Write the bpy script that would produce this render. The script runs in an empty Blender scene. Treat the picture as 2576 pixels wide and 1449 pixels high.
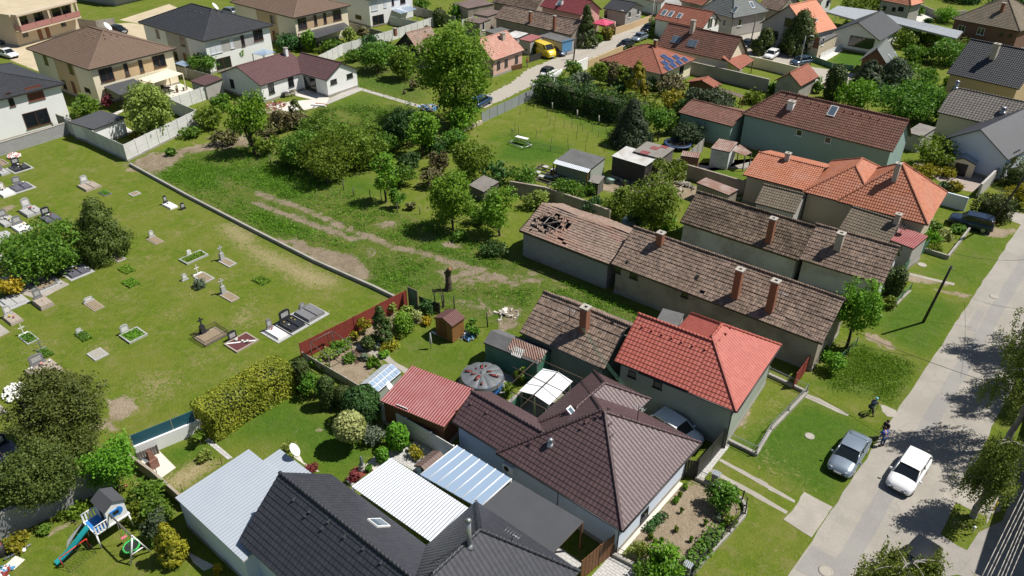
import bpy,math,random
import numpy as np
from mathutils import Vector,Matrix
random.seed(7); rng=np.random.default_rng(7)
C=bpy.context.scene.collection
rad=math.radians
PI=math.pi
# ---------------------------------------------------------------- camera, sky, sun
CR=Vector((0.78677,0.61723,0.00489)); CD=Vector((0.33674,-0.42256,-0.84146)); CF=Vector((-0.51731,0.66368,-0.54031))
FOC=1907.96; EYE=Vector((0,0,40.0))
cam_d=bpy.data.cameras.new('camera'); cam=bpy.data.objects.new('camera',cam_d); C.objects.link(cam)
m=Matrix((CR,-CD,-CF)).transposed().to_4x4(); m.translation=EYE
cam.matrix_world=m
cam_d.sensor_width=36; cam_d.lens=FOC/2576*36; cam_d.clip_start=1; cam_d.clip_end=3000
S=bpy.context.scene; S.camera=cam
SUN_EL,SUN_AZ=rad(57),rad(46)        # azimuth counted from +x towards +y
world=bpy.data.worlds.new('World'); S.world=world; world.use_nodes=True
wn=world.node_tree.nodes; wl=world.node_tree.links
bg=wn['Background']; sky=wn.new('ShaderNodeTexSky'); sky.sky_type='NISHITA'; sky.sun_disc=False
sky.sun_elevation=SUN_EL; sky.sun_rotation=PI/2-SUN_AZ; sky.air_density=1.0; sky.dust_density=0.6
wl.new(sky.outputs[0],bg.inputs[0]); bg.inputs[1].default_value=0.055
sd=bpy.data.lights.new('sun','SUN'); sun=bpy.data.objects.new('sun',sd); C.objects.link(sun)
sd.energy=5.0; sd.angle=rad(0.53); sd.color=(1.0,0.955,0.885)
sv=Vector((math.cos(SUN_EL)*math.cos(SUN_AZ),math.cos(SUN_EL)*math.sin(SUN_AZ),math.sin(SUN_EL)))
sun.rotation_euler=sv.to_track_quat('Z','Y').to_euler()
S.view_settings.view_transform='Standard'; S.view_settings.look='None'
S.view_settings.exposure=0.3; S.view_settings.gamma=1.0
S.cycles.max_bounces=6; S.cycles.transparent_max_bounces=8
S.cycles.use_denoising=True
# ---------------------------------------------------------------- survey: pixels of the aerial picture to points on the ground
def T(i,j,x,y): return (644*i+x*.2502,(0,362.6,725.1,1086.4)[j]+y*.2502)
def ray(p): return CF+CR*((p[0]-1288)/FOC)+CD*((p[1]-724.5)/FOC)
def W(p,z=0.0):
 d=ray(p); t=(z-EYE.z)/d.z
 return EYE+d*t
def ppm(P): return FOC/((P-EYE).dot(CF))           # picture pixels per metre at P
def tall(g,t):                                        # height of the upright line over ground pixel g that ends at pixel t
 G=W(g); best=(9e9,0)
 for k in range(1,500):
  q=W(t,k*.05); e=math.hypot(q.x-G.x,q.y-G.y)
  if e < best[0]: best=(e,k*.05)
 return best[1]
# ---------------------------------------------------------------- objects
def link(name,data,parent=None):
 o=bpy.data.objects.new(name,data); C.objects.link(o)
 if parent: o.parent=parent
 return o
def tag(o,label=None,cat=None,group=None,kind=None):
 if label: o['label']=label
 if cat: o['category']=cat
 if group: o['group']=group
 if kind: o['kind']=kind
 return o
def thing(name,label,cat,loc=(0,0,0),rz=0.0,group=None):
 o=link(name,None); o.location=loc; o.rotation_euler=(0,0,rz); o.empty_display_size=.3
 return tag(o,label,cat,group)
def copy_tree(o,parent=None):
 c=o.copy(); C.objects.link(c); c.parent=parent
 for ch in o.children: copy_tree(ch,c)
 return c
class MB:
 def __init__(s): s.v=[]; s.f=[]; s.m=[]; s.uv=[]; s.sm=[]
 def poly(s,pts,mi=0,uv=None,smooth=False):
  b=len(s.v); s.v += [tuple(p) for p in pts]; s.f.append(tuple(range(b,b+len(pts)))); s.m.append(mi); s.sm.append(smooth)
  s.uv += uv if uv else [(p[0]+p[1],p[2]) for p in pts]
 def box(s,x0,y0,z0,x1,y1,z1,mi=0,M=None,taper=0):
  t=taper; c=[(x0,y0,z0),(x1,y0,z0),(x1,y1,z0),(x0,y1,z0),(x0+t,y0+t,z1),(x1-t,y0+t,z1),(x1-t,y1-t,z1),(x0+t,y1-t,z1)]
  if M is not None: c=[tuple(M @ Vector(p)) for p in c]
  for q in ((3,2,1,0),(4,5,6,7),(0,1,5,4),(1,2,6,5),(2,3,7,6),(3,0,4,7)):
   s.poly([c[k] for k in q],mi)
 def tube(s,p,q,r,r2=None,n=8,mi=0,cap=True,smooth=True):
  p=Vector(p); q=Vector(q); r2=r if r2 is None else r2; d=(q-p).normalized()
  a=d.orthogonal().normalized(); b=d.cross(a)
  P=[p+(a*math.cos(k*2*PI/n)+b*math.sin(k*2*PI/n))*r for k in range(n)]
  Q=[q+(a*math.cos(k*2*PI/n)+b*math.sin(k*2*PI/n))*r2 for k in range(n)]
  for k in range(n):
   j=(k+1) % n; s.poly([P[k],P[j],Q[j],Q[k]],mi,None,smooth)
  if cap: s.poly(P[::-1],mi); s.poly(Q,mi)
 def path(s,pts,r,n=6,mi=0):
  for a,b in zip(pts,pts[1:]): s.tube(a,b,r,n=n,mi=mi)
 def lathe(s,prof,n=16,mi=0,c=(0,0,0),sx=1,sy=1):
  for (r0,z0),(r1,z1) in zip(prof,prof[1:]):
   for k in range(n):
    a,b=k*2*PI/n,(k+1)*2*PI/n
    P=[(c[0]+sx*r*math.cos(t),c[1]+sy*r*math.sin(t),c[2]+z) for r,z,t in ((r0,z0,a),(r0,z0,b),(r1,z1,b),(r1,z1,a))]
    if r0 < 1e-6: P=P[1:]
    elif r1 < 1e-6: P=P[:3]
    s.poly(P,mi,None,True)
 def ball(s,c,r,n=8,mi=0,sz=1,sx=1):
  s.lathe([(r*math.sin(k*PI/n),-r*sz*math.cos(k*PI/n)) for k in range(n+1)],n+4,mi,c,sx,1)
 def build(s,name,mats,parent=None,loc=None,rz=None,weld=False):
  me=bpy.data.meshes.new(name); me.from_pydata(s.v,[],s.f)
  if not isinstance(mats,(list,tuple)): mats=[mats]
  for k in mats: me.materials.append(k)
  me.polygons.foreach_set('material_index',s.m); me.polygons.foreach_set('use_smooth',s.sm)
  u=me.uv_layers.new(name='UVMap'); u.data.foreach_set('uv',[c for p in s.uv for c in p])
  if weld or any(s.sm):
   import bmesh
   bm=bmesh.new(); bm.from_mesh(me); bmesh.ops.remove_doubles(bm,verts=bm.verts,dist=1e-4)
   bm.to_mesh(me); bm.free()
  o=link(name,me,parent)
  if loc is not None: o.location=loc
  if rz is not None: o.rotation_euler=(0,0,rz)
  return o
# ---------------------------------------------------------------- materials
def newmat(name):
 m=bpy.data.materials.new(name); m.use_nodes=True
 nt=m.node_tree; return m,nt,nt.nodes['Principled BSDF']
class G:
 def __init__(s,nt): s.nt=nt
 def n(s,ty,**kw):
  x=s.nt.nodes.new('ShaderNode'+ty)
  for k,v in kw.items():
   if k[0] == '_': setattr(x,k[1:],v)
   else:
    key=k.replace('__',' ')
    i=x.inputs[int(key[1:])] if key[0] == 'i' and key[1:].isdigit() else x.inputs[key]
    s.set(i,v)
  return x
 def set(s,i,v):
  if isinstance(v,bpy.types.NodeSocket): s.nt.links.new(v,i)
  elif isinstance(v,bpy.types.Node): s.nt.links.new(v.outputs[0],i)
  else:
   if isinstance(v,tuple) and len(v) == 3 and i.type == 'RGBA': v=v+(1,)
   i.default_value=v
 def math(s,op,a,b=0.0,c=None):
  x=s.n('Math',_operation=op,i0=a,i1=b)
  if c is not None: s.set(x.inputs[2],c)
  return x.outputs[0]
 def mix(s,f,a,b,mode='MIX'):
  x=s.nt.nodes.new('ShaderNodeMix'); x.data_type='RGBA'; x.blend_type=mode
  s.set(x.inputs[0],f); s.set(x.inputs[6],a); s.set(x.inputs[7],b); return x.outputs[2]
 def noise(s,vec,scale,detail=3,rough=.6,dist=0.0):
  return s.n('TexNoise',Vector=vec,Scale=scale,Detail=detail,Roughness=rough,Distortion=dist).outputs[0]
 def step(s,x,lo,hi):
  return s.n('MapRange',Value=x,From__Min=lo,From__Max=hi,_clamp=True,_interpolation_type='SMOOTHSTEP').outputs[0]
 def pos(s): return s.n('NewGeometry').outputs['Position']
 def obj(s): return s.n('TexCoord').outputs['Object']
 def uv(s): return s.n('UVMap',_uv_map='UVMap').outputs[0]
 def bump(s,h,dist,st=1.0): return s.n('Bump',Height=h,Distance=dist,Strength=st).outputs[0]
def dk(c,f): return tuple(min(1,v*f) for v in c)
def tile(name,c,c2,cu=.30,cv=.34,var=.35,rough=.75,wave=.05,blotch=.5,bc=None,spec=.3):
 m,nt,b=newmat(name); g=G(nt); uv=g.uv(); sp=g.n('SeparateXYZ',Vector=uv)
 u,v=sp.outputs[0],sp.outputs[1]
 cell=g.n('CombineXYZ',X=g.math('FLOOR',g.math('DIVIDE',u,cu)),Y=g.math('FLOOR',g.math('DIVIDE',v,cv)))
 wnz=g.n('TexWhiteNoise',_noise_dimensions='3D',Vector=cell).outputs[0]
 pz=g.pos(); n1=g.noise(pz,.45,5,.65); n2=g.noise(pz,3.0,4,.7)
 col=g.mix(g.math('MULTIPLY',g.step(wnz,.15,.95),var*2),c,c2)
 col=g.mix(g.math('MULTIPLY',g.step(n1,.42,.68),blotch),col,bc or dk(c,.6))
 col=g.mix(g.math('MULTIPLY',g.step(n2,.35,.75),.35),col,dk(c2,1.25))
 w=g.math('ABSOLUTE',g.math('SINE',g.math('MULTIPLY',u,PI/cu)))
 h=g.math('ADD',g.math('MULTIPLY',w,wave),g.math('MULTIPLY',n2,.012))
 h=g.math('ADD',h,g.math('MULTIPLY',wnz,var*.04))
 g.set(b.inputs['Base Color'],col); b.inputs['Roughness'].default_value=rough
 b.inputs['Specular IOR Level'].default_value=spec
 g.set(b.inputs['Normal'],g.bump(h,1.0,.9)); return m
def stucco(name,c,dirt=None,amt=.35,rough=.9,sc=.7,bl=.0):
 m,nt,b=newmat(name); g=G(nt); p=g.pos(); n1=g.noise(p,sc,5,.65); n2=g.noise(p,8,3,.6)
 col=g.mix(g.math('MULTIPLY',g.step(n1,.4,.7),amt),c,dirt or dk(c,.7))
 col=g.mix(g.math('MULTIPLY',n2,.15),col,dk(c,.7))
 if bl:
  x=g.n('TexBrick',Vector=g.uv(),Color1=col,Color2=g.mix(.5,col,dk(c,.75)),Mortar=dk(c,.55),Scale=1.0,Mortar__Size=.015)
  x.inputs['Brick Width'].default_value=bl; x.inputs['Row Height'].default_value=bl*.5; col=x.outputs[0]
 g.set(b.inputs['Base Color'],col); b.inputs['Roughness'].default_value=rough
 g.set(b.inputs['Normal'],g.bump(n2,.02,.5)); return m
def sheet(name,c,c2,period=.2,amp=.03,rough=.45,metal=0.0,rust=.3,axis=0,spec=.5):
 m,nt,b=newmat(name); g=G(nt); sp=g.n('SeparateXYZ',Vector=g.uv()); u=sp.outputs[axis]
 w=g.math('SINE',g.math('MULTIPLY',u,2*PI/period)); p=g.pos(); n1=g.noise(p,.6,5,.7); n2=g.noise(p,5,3,.6)
 col=g.mix(g.math('MULTIPLY',g.step(n1,.42,.7),rust),c,c2); col=g.mix(g.math('MULTIPLY',n2,.2),col,dk(c,.7))
 g.set(b.inputs['Base Color'],col); b.inputs['Roughness'].default_value=rough; b.inputs['Metallic'].default_value=metal
 b.inputs['Specular IOR Level'].default_value=spec
 g.set(b.inputs['Normal'],g.bump(w,amp,1.0)); return m
def plain(name,c,rough=.6,metal=0.0,var=.15,sc=3.0,coat=0.0,trans=0.0,bumpd=.01):
 m,nt,b=newmat(name); g=G(nt); n1=g.noise(g.pos(),sc,4,.6)
 g.set(b.inputs['Base Color'],g.mix(g.math('MULTIPLY',g.step(n1,.3,.7),var*2),c,dk(c,.65)))
 b.inputs['Roughness'].default_value=rough; b.inputs['Metallic'].default_value=metal; b.inputs['Coat Weight'].default_value=coat
 b.inputs['Transmission Weight'].default_value=trans
 if bumpd: g.set(b.inputs['Normal'],g.bump(n1,bumpd,.5))
 return m
def leafm(name,c,c2,tr=.25):
 m,nt,b=newmat(name); g=G(nt); sp=g.n('SeparateXYZ',Vector=g.uv()); r=sp.outputs[0]
 oi=g.n('ObjectInfo').outputs['Random']
 n1=g.noise(g.pos(),.55,3,.6)
 col=g.mix(g.math('ADD',g.math('MULTIPLY',r,.6),g.math('MULTIPLY',g.step(n1,.35,.65),.4)),c,c2)
 hs=g.n('HueSaturation',Color=col,Hue=g.math('ADD',.485,g.math('MULTIPLY',oi,.03)),Value=g.math('ADD',.88,g.math('MULTIPLY',oi,.24))).outputs[0]
 tl=g.n('BsdfTranslucent',Color=g.mix(.5,hs,dk(c2,1.1))); g.set(b.inputs['Base Color'],hs); b.inputs['Roughness'].default_value=.55
 b.inputs['Specular IOR Level'].default_value=.25
 mx=g.n('MixShader',Fac=tr); nt.links.new(b.outputs[0],mx.inputs[1]); nt.links.new(tl.outputs[0],mx.inputs[2])
 nt.links.new(mx.outputs[0],nt.nodes['Material Output'].inputs[0]); return m
def glassm(name,c,rough=.08):
 m,nt,b=newmat(name); b.inputs['Base Color'].default_value=(*c,1); b.inputs['Roughness'].default_value=rough
 b.inputs['Specular IOR Level'].default_value=.7; return m
def seethru(name,c,alpha,rough=.6):
 m,nt,b=newmat(name); b.inputs['Base Color'].default_value=(*c,1); b.inputs['Roughness'].default_value=rough; b.inputs['Alpha'].default_value=alpha; return m
M={}
# roofs
M['t_red']=tile('red_concrete_tiles',(.34,.078,.056),(.40,.11,.082),.30,.34,.3,.55,.036,.2,(.33,.085,.065),.45)
M['t_purple']=tile('plum_brown_tiles',(.072,.042,.044),(.10,.060,.062),.30,.34,.2,.5,.028,.25,None,.5)
M['t_grey']=tile('anthracite_tiles',(.032,.034,.042),(.050,.050,.060),.30,.34,.2,.5,.028,.2,None,.5)
M['t_old']=tile('weathered_clay_tiles',(.150,.112,.088),(.275,.20,.155),.22,.34,.62,.9,.04,.55,(.105,.075,.055))
M['t_old2']=tile('mossy_clay_tiles',(.12,.088,.066),(.22,.165,.12),.22,.34,.7,.95,.06,.8,(.055,.042,.030))
M['t_olda']=tile('faded_pink_clay_tiles',(.22,.165,.13),(.32,.235,.19),.22,.34,.45,.9,.04,.45,(.33,.15,.10))
M['t_grn']=tile('grey_brown_concrete_tiles',(.155,.125,.09),(.21,.175,.13),.26,.36,.35,.9,.05,.4,(.10,.09,.065))
M['t_orange']=tile('orange_clay_tiles',(.36,.115,.055),(.46,.19,.11),.26,.36,.3,.7,.055,.5,(.40,.19,.14),.4)
M['t_brick']=tile('brick_red_tiles',(.25,.085,.055),(.33,.13,.085),.28,.36,.3,.8,.055,.35,(.19,.085,.055))
M['t_rust']=tile('brown_red_tiles',(.17,.075,.055),(.23,.12,.09),.28,.36,.4,.8,.05,.5,(.12,.08,.055))
M['t_maroon']=tile('dark_maroon_tiles',(.12,.055,.05),(.17,.085,.075),.28,.34,.3,.6,.05,.3,(.10,.06,.05))
M['t_brown']=tile('brown_roof_tiles',(.155,.105,.075),(.19,.135,.10),.30,.34,.15,.65,.03,.15)
M['t_plum']=tile('bungalow_plum_tiles',(.115,.062,.062),(.15,.085,.085),.30,.36,.2,.6,.05,.15)
M['t_dark']=tile('dark_slate_tiles',(.040,.043,.048),(.06,.062,.07),.30,.34,.2,.55,.045,.2)
M['t_wine']=tile('wine_red_tiles',(.19,.04,.045),(.25,.065,.07),.30,.34,.2,.6,.05,.2)
M['t_greyb']=tile('pale_grey_tiles',(.13,.115,.10),(.18,.165,.15),.40,.40,.25,.7,.07,.3)
M['t_pink']=tile('pale_salmon_tiles',(.40,.21,.16),(.50,.30,.24),.3,.36,.35,.8,.04,.5,(.42,.16,.11))
M['t_salmon']=tile('bright_salmon_tiles',(.55,.22,.13),(.62,.29,.19),.35,.40,.2,.75,.03,.2)
M['t_slate']=tile('grey_green_shingles',(.13,.145,.14),(.17,.185,.18),.3,.3,.2,.8,.01,.3)
M['felt']=plain('dark_roofing_felt',(.065,.068,.075),.9,0,.15,.8)
M['felt2']=plain('old_grey_roofing_felt',(.13,.13,.13),.9,0,.35,1.0)
M['s_red']=sheet('red_corrugated_sheet',(.36,.10,.095),(.46,.24,.23),.22,.045,.5,0,.4)
M['s_grey']=sheet('pale_grey_box_profile_sheet',(.37,.41,.46),(.32,.36,.41),.25,.01,.45,.0,.4,0)
M['s_white']=sheet('white_corrugated_polycarbonate',(.66,.70,.75),(.60,.64,.69),.22,.035,.35,0,.2)
M['s_whiteold']=sheet('weathered_white_sheet_roof',(.62,.62,.60),(.36,.31,.26),.2,.03,.6,0,.7)
M['s_rust']=sheet('rusty_sheet_roof',(.24,.13,.095),(.42,.36,.32),.25,.025,.7,0,.7)
M['s_asb']=sheet('grey_fibre_cement_sheet',(.30,.28,.25),(.20,.17,.15),.18,.04,.9,0,.6)
M['s_brown']=sheet('brown_sheet_roof',(.15,.10,.085),(.22,.17,.15),.25,.02,.6,0,.4)
M['s_galv']=sheet('galvanised_sheet',(.42,.45,.48),(.30,.30,.30),.15,.03,.5,.1,.4)
M['s_maroon']=sheet('maroon_box_profile_sheet',(.16,.075,.065),(.2,.11,.095),.16,.03,.5,0,.3)
M['s_black']=sheet('charcoal_sheet_roof',(.05,.052,.06),(.07,.07,.08),.3,.03,.5,0,.3)
# walls
M['w_white']=stucco('white_render',(.80,.80,.79),(.70,.69,.67),.3)
M['w_blue']=stucco('sky_tinted_white_render',(.66,.73,.84),(.6,.66,.76),.3)  # blue of sky-lit shade put into white walls' colour; pale blue gable shares it
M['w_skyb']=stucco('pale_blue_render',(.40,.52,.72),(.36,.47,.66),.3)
M['w_cream']=stucco('cream_render',(.78,.70,.52),(.68,.60,.44),.3)
M['w_tan']=stucco('tan_render',(.52,.38,.22),(.46,.33,.2),.3)
M['w_beige']=stucco('beige_block_render',(.52,.44,.33),(.42,.35,.26),.4)
M['w_old']=stucco('stained_old_plaster',(.36,.31,.25),(.20,.16,.13),.85,.95,.45)
M['w_oldw']=stucco('peeling_blue_white_plaster',(.60,.63,.66),(.30,.26,.22),.7,.95,.35)
M['w_block']=stucco('grey_block_wall',(.36,.36,.36),(.25,.24,.22),.5,.95,.5,.5)
M['w_grn']=stucco('grey_green_plaster',(.20,.25,.20),(.16,.17,.13),.6,.95,.4)
M['w_green']=stucco('sage_green_render',(.27,.38,.345),(.22,.32,.285),.3)
M['w_sage']=stucco('pale_sage_plaster',(.33,.37,.31),(.25,.27,.22),.5,.95,.4)
M['w_pink']=stucco('pink_render',(.62,.40,.33),(.52,.34,.28),.4)
M['w_brick']=stucco('old_red_brick',(.25,.125,.09),(.16,.09,.07),.5,.95,.8,.3)
M['w_grey']=stucco('grey_render',(.42,.40,.38),(.33,.31,.28),.5)
M['w_conc']=stucco('concrete_panels',(.64,.64,.62),(.44,.43,.40),.45,.95,.5)
M['w_concd']=stucco('weathered_concrete',(.34,.32,.29),(.22,.20,.17),.6,.95,.6)
M['wood']=plain('brown_stained_wood',(.17,.075,.03),.7,0,.3,5)
M['wood2']=plain('orange_brown_wood',(.25,.115,.035),.7,0,.2,3)
M['woodg']=plain('grey_weathered_wood',(.13,.115,.10),.9,0,.35,3)
M['woodd']=plain('dark_tarred_wood',(.045,.04,.038),.8,0,.3,3)
M['red_board']=plain('red_painted_boards',(.27,.045,.035),.7,0,.25,1.2)
M['green_pt']=plain('green_painted_metal',(.07,.19,.12),.6,0,.3,1.5)
M['teal']=plain('teal_screen',(.015,.10,.14),.6,0,.25,1.5)
M['white']=plain('white_paint',(.80,.80,.80),.5,0,.08,2)
M['black']=plain('black_metal',(.02,.02,.022),.5,.2,.1,2)
M['gut']=plain('dark_gutter',(.05,.045,.045),.5,.3,.1,2)
M['gutw']=plain('white_gutter',(.6,.6,.6),.5,0,.1,2)
M['steel']=plain('galvanised_steel',(.45,.46,.48),.4,.7,.15,3)
M['win']=glassm('dark_window_glass',(.012,.015,.02),.06)
M['winl']=glassm('pale_window_glass',(.10,.14,.18),.05)
M['frame_b']=plain('brown_window_frame',(.11,.045,.025),.5,0,.1)
M['frame_w']=plain('white_window_frame',(.75,.75,.74),.5,0,.05)
M['frame_d']=plain('dark_window_frame',(.03,.03,.032),.5,0,.05)
M['shutter']=plain('brown_roller_shutter',(.17,.055,.035),.6,0,.1)
M['shutterw']=plain('white_roller_shutter',(.62,.64,.68),.6,0,.1)
M['door_b']=plain('brown_door',(.16,.06,.025),.6,0,.15)
M['door_blue']=plain('blue_garage_door',(.10,.28,.50),.5,0,.2,2)
M['ch_brick']=stucco('chimney_brick',(.33,.135,.075),(.2,.10,.07),.5,.95,2.5,.22)
M['ch_plast']=stucco('plastered_chimney',(.46,.41,.34),(.30,.26,.22),.5)
M['cap']=plain('concrete_cap',(.40,.37,.32),.9,0,.25)
M['hole']=plain('soot_and_opening_shade',(.008,.008,.008),1,0,0)  # black for flues; also paints the shade inside roof gaps and playhouse openings
M['conc']=plain('concrete',(.42,.40,.37),.9,0,.25,1.2)
M['bark']=plain('brown_bark',(.085,.06,.042),.95,0,.35,4)
M['barkb']=plain('birch_bark',(.34,.31,.28),.9,0,.45,2.2)
M['twig']=plain('bare_twigs',(.17,.13,.095),.95,0,.3,4)
# foliage
M['l_bri']=leafm('bright_green_leaves',(.085,.20,.014),(.20,.38,.028),.3)
M['l_mid']=leafm('mid_green_leaves',(0.067,0.152,0.019),(0.152,0.288,0.029),.3)
M['l_drk']=leafm('dark_green_leaves',(0.027,0.075,0.021),(0.068,0.150,0.030),.2)
M['l_oli']=leafm('olive_leaves',(.080,.130,.012),(.195,.275,.026),.3)
M['l_pale']=leafm('pale_spring_leaves',(0.162,0.230,0.041),(0.324,0.392,0.081),.3)
M['l_con']=leafm('dull_juniper_needles',(.045,.072,.013),(.135,.172,.034),.15)
M['l_spr']=leafm('dark_spruce_needles',(0.021,0.039,0.020),(0.070,0.098,0.042),.12)
M['l_blu']=leafm('blue_grey_needles',(.030,.050,.024),(.090,.125,.055),.12)
M['l_thu']=leafm('thuja_foliage',(0.030,0.063,0.013),(0.108,0.141,0.030),.15)
M['l_gold']=leafm('golden_foliage',(0.149,0.149,0.014),(0.345,0.299,0.023),.25)
M['l_hedge']=leafm('yellow_green_hedge_foliage',(0.116,0.147,0.013),(0.358,0.350,0.034),.2)
M['l_yel']=leafm('yellow_foliage',(0.300,0.220,0.015),(0.550,0.420,0.030),.25)
M['l_red']=leafm('dark_red_leaves',(0.108,0.018,0.024),(0.264,0.054,0.060),.2)
M['l_var']=leafm('variegated_cream_leaves',(0.220,0.270,0.070),(0.480,0.500,0.200),.25)
M['l_sage']=leafm('grey_sage_leaves',(0.120,0.162,0.102),(0.228,0.276,0.192),.2)
M['l_bir']=leafm('birch_leaves',(0.104,0.161,0.027),(0.255,0.322,0.057),.3)
M['l_twig']=leafm('twiggy_brown_growth',(.085,.080,.032),(.19,.17,.07),.1)
# ---------------------------------------------------------------- ground sheet with soft masks (soil, dry grass, lush grass, weeds)
def axis(lo,hi,st):
 return [lo-1500,lo-500,lo-200,lo-80,lo-30,lo-10,lo-3]+list(np.arange(lo,hi,st))+[hi+3,hi+10,hi+30,hi+80,hi+300,hi+1200]
GX=np.array(axis(-185,52,.6)); GY=np.array(axis(-14,205,.6))
gx,gy=np.meshgrid(GX,GY); PX=gx.ravel(); PY=gy.ravel()
MASK={k: np.zeros(len(PX),np.float32) for k in ('dirt','dry','lush','weed')}
def seg_d(px,py,a,b):
 dx,dy=b[0]-a[0],b[1]-a[1]; t=np.clip(((px-a[0])*dx+(py-a[1])*dy)/(dx*dx+dy*dy+1e-9),0,1)
 return np.hypot(px-a[0]-t*dx,py-a[1]-t*dy)
def paint(key,pts,soft=1.0,val=1.0,width=None):
 P=[W(p) for p in pts]; xs=[p.x for p in P]; ys=[p.y for p in P]; mg=soft*2+(width or 0)+1
 idx=np.nonzero((PX > min(xs)-mg) & (PX < max(xs)+mg) & (PY > min(ys)-mg) & (PY < max(ys)+mg))[0]
 px,py=PX[idx],PY[idx]; d=np.full(len(idx),1e9); n=len(P)
 for k in range(n-1 if width is not None else n): d=np.minimum(d,seg_d(px,py,P[k],P[(k+1) % n]))
 if width is not None: sdf=width-d
 else:
  ins=np.zeros(len(idx),bool)
  for k in range(n):
   a,b=P[k],P[(k+1) % n]
   c=((a.y > py) != (b.y > py)) & (px < (b.x-a.x)*(py-a.y)/((b.y-a.y) or 1e-9)+a.x); ins ^= c
  sdf=np.where(ins,d,-d)
 v=np.clip(.5+sdf/(2*soft),0,1)*val; M_=MASK[key]; M_[idx]=np.maximum(M_[idx],v) if val > 0 else M_[idx]*(1+v)
def dot(key,p,r,val=1.0,soft=None):
 P=W(p); d=np.hypot(PX-P.x,PY-P.y); MASK[key]=np.maximum(MASK[key],(np.clip(.5+(r-d)/(2*(soft or r*.6)),0,1)*val).astype(np.float32))
def Tq(i,j,s):                                        # many points of one survey tile: "x,y x,y"
 return [T(i,j,*map(float,q.split(','))) for q in s.split()]
# vacant lot
LOT=Tq(0,1,'1300,200 1500,60 2000,30 2574,-60')+Tq(1,1,'400,180 800,420 1150,560 1500,700 2100,900 2574,1120')+Tq(2,1,'500,1300')+Tq(2,2,'1000,60 1600,330 1250,400 320,30 100,420 -60,430')+Tq(1,2,'2100,300 1850,180 1650,30 1520,20 1390,100 1150,0')+Tq(1,1,'0,880')+Tq(0,1,'2000,560')
paint('weed',LOT,1.0,.75)
paint('weed',Tq(1,0,'600,1090 1100,1050 1620,1090 1700,1449 500,1449 100,1449 0,1200')+Tq(1,1,'400,100'),2,.6)
paint('weed',Tq(1,0,'830,560 1020,700 1020,860 1620,1060 1700,1000 1650,540 1400,420 1100,400'),1.5,.8)
paint('lush',Tq(1,0,'1020,730 1500,830 1600,960 1200,880 1030,860'),2,.8)
paint('lush',Tq(1,0,'740,1060 1090,920 1330,1000 1000,1110'),2,.7)
paint('lush',Tq(1,0,'1050,1130 1300,1060 1350,1250 1150,1300'),2,.7)
paint('dirt',Tq(1,0,'740,1100 1000,1130 1080,1230 900,1250'),2.0,.42)
paint('lush',Tq(0,1,'1500,330 1900,180 2574,250 2574,400 2300,330 2150,470 1800,400'),1.5,.9)
paint('lush',Tq(0,1,'2400,540 2574,600')+Tq(1,1,'400,760 600,860 400,960 100,880 0,800'),1.5,.9)
paint('lush',Tq(1,1,'0,200 350,250 600,400 500,560 300,590 60,460 0,470'),1.5,.9)
paint('lush',Tq(1,1,'400,700 750,820 1080,950 1000,960 700,840 380,690'),1.0,.9)
paint('lush',Tq(1,1,'1680,1030 1800,960 2000,1080 2300,1180 2574,1220 2574,1260 2200,1220 1900,1120'),1.0,1)
paint('lush',Tq(1,1,'1150,1180 1700,1200 1800,1449 1200,1449'),2.5,.7)
paint('lush',Tq(1,2,'1400,40 1700,0 2574,150 2400,300 2100,150'),2,.6)
paint('lush',Tq(1,1,'760,380 1000,300 1230,400 1200,520 950,500'),2,.9)
paint('lush',Tq(2,2,'0,60 250,60 220,180 60,190'),2,.8)
paint('lush',Tq(2,2,'320,30 800,120 1200,330 1100,370 700,170'),1.5,.6)
paint('dirt',Tq(1,1,'160,940 420,960 700,1060 1000,1090 1180,1330 1050,1370 600,1170 300,1010'),1.2,1)
paint('dirt',Tq(0,1,'1290,190 1400,120 2574,-120 2500,30 1900,100 1600,320 1450,290'),1.5,.85)
paint('dirt',Tq(1,0,'-600,1449 -100,1380 60,1449'),2,.6)
paint('dirt',Tq(1,0,'-500,1200 -380,1230 -300,1449 -560,1449'),1.5,.5)
for a in ('0,480 200,560 450,640 700,740 900,840 1150,940 1400,1040 1600,1080 2200,1250 2574,1400','0,590 200,670 500,780 800,890 1000,960'):
 paint('dirt',Tq(1,1,a),.8,1.0,.5)
paint('dirt',Tq(0,1,'2574,480 2400,420 2230,380 2230,280 2330,230'),.8,.6,.3)
paint('dirt',Tq(0,1,'2574,590 2420,530 2330,450 2330,340'),.8,.6,.3)
paint('dirt',Tq(1,1,'1170,830 1300,740 1480,780 1400,850 1250,870'),1.2,.8)
paint('dirt',Tq(1,1,'1100,1000 1300,1080 1250,1150 1100,1130'),1.2,.7)
paint('dirt',Tq(1,1,'1800,1230 1900,1140 2574,1300 2574,1449 1750,1449'),1.8,.62)
paint('dirt',Tq(1,2,'1700,20 2400,100 2574,330 2350,420 2100,180 1850,150'),2.0,.6)
paint('dirt',Tq(2,2,'-60,180 120,190 60,430 -150,440'),1,.9)
paint('dirt',Tq(1,1,'1850,990 2000,980 2050,1040 1900,1040'),.8,1)
paint('dirt',Tq(1,1,'1550,950 1800,900 1900,930 1700,1010'),1.0,.6)
paint('dirt',Tq(2,1,'0,1260 200,1230 450,1350 600,1449 -100,1449'),1.6,.6)
paint('dirt',Tq(2,2,'900,150 1400,330 1300,360 850,180'),1.0,.35)
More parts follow.
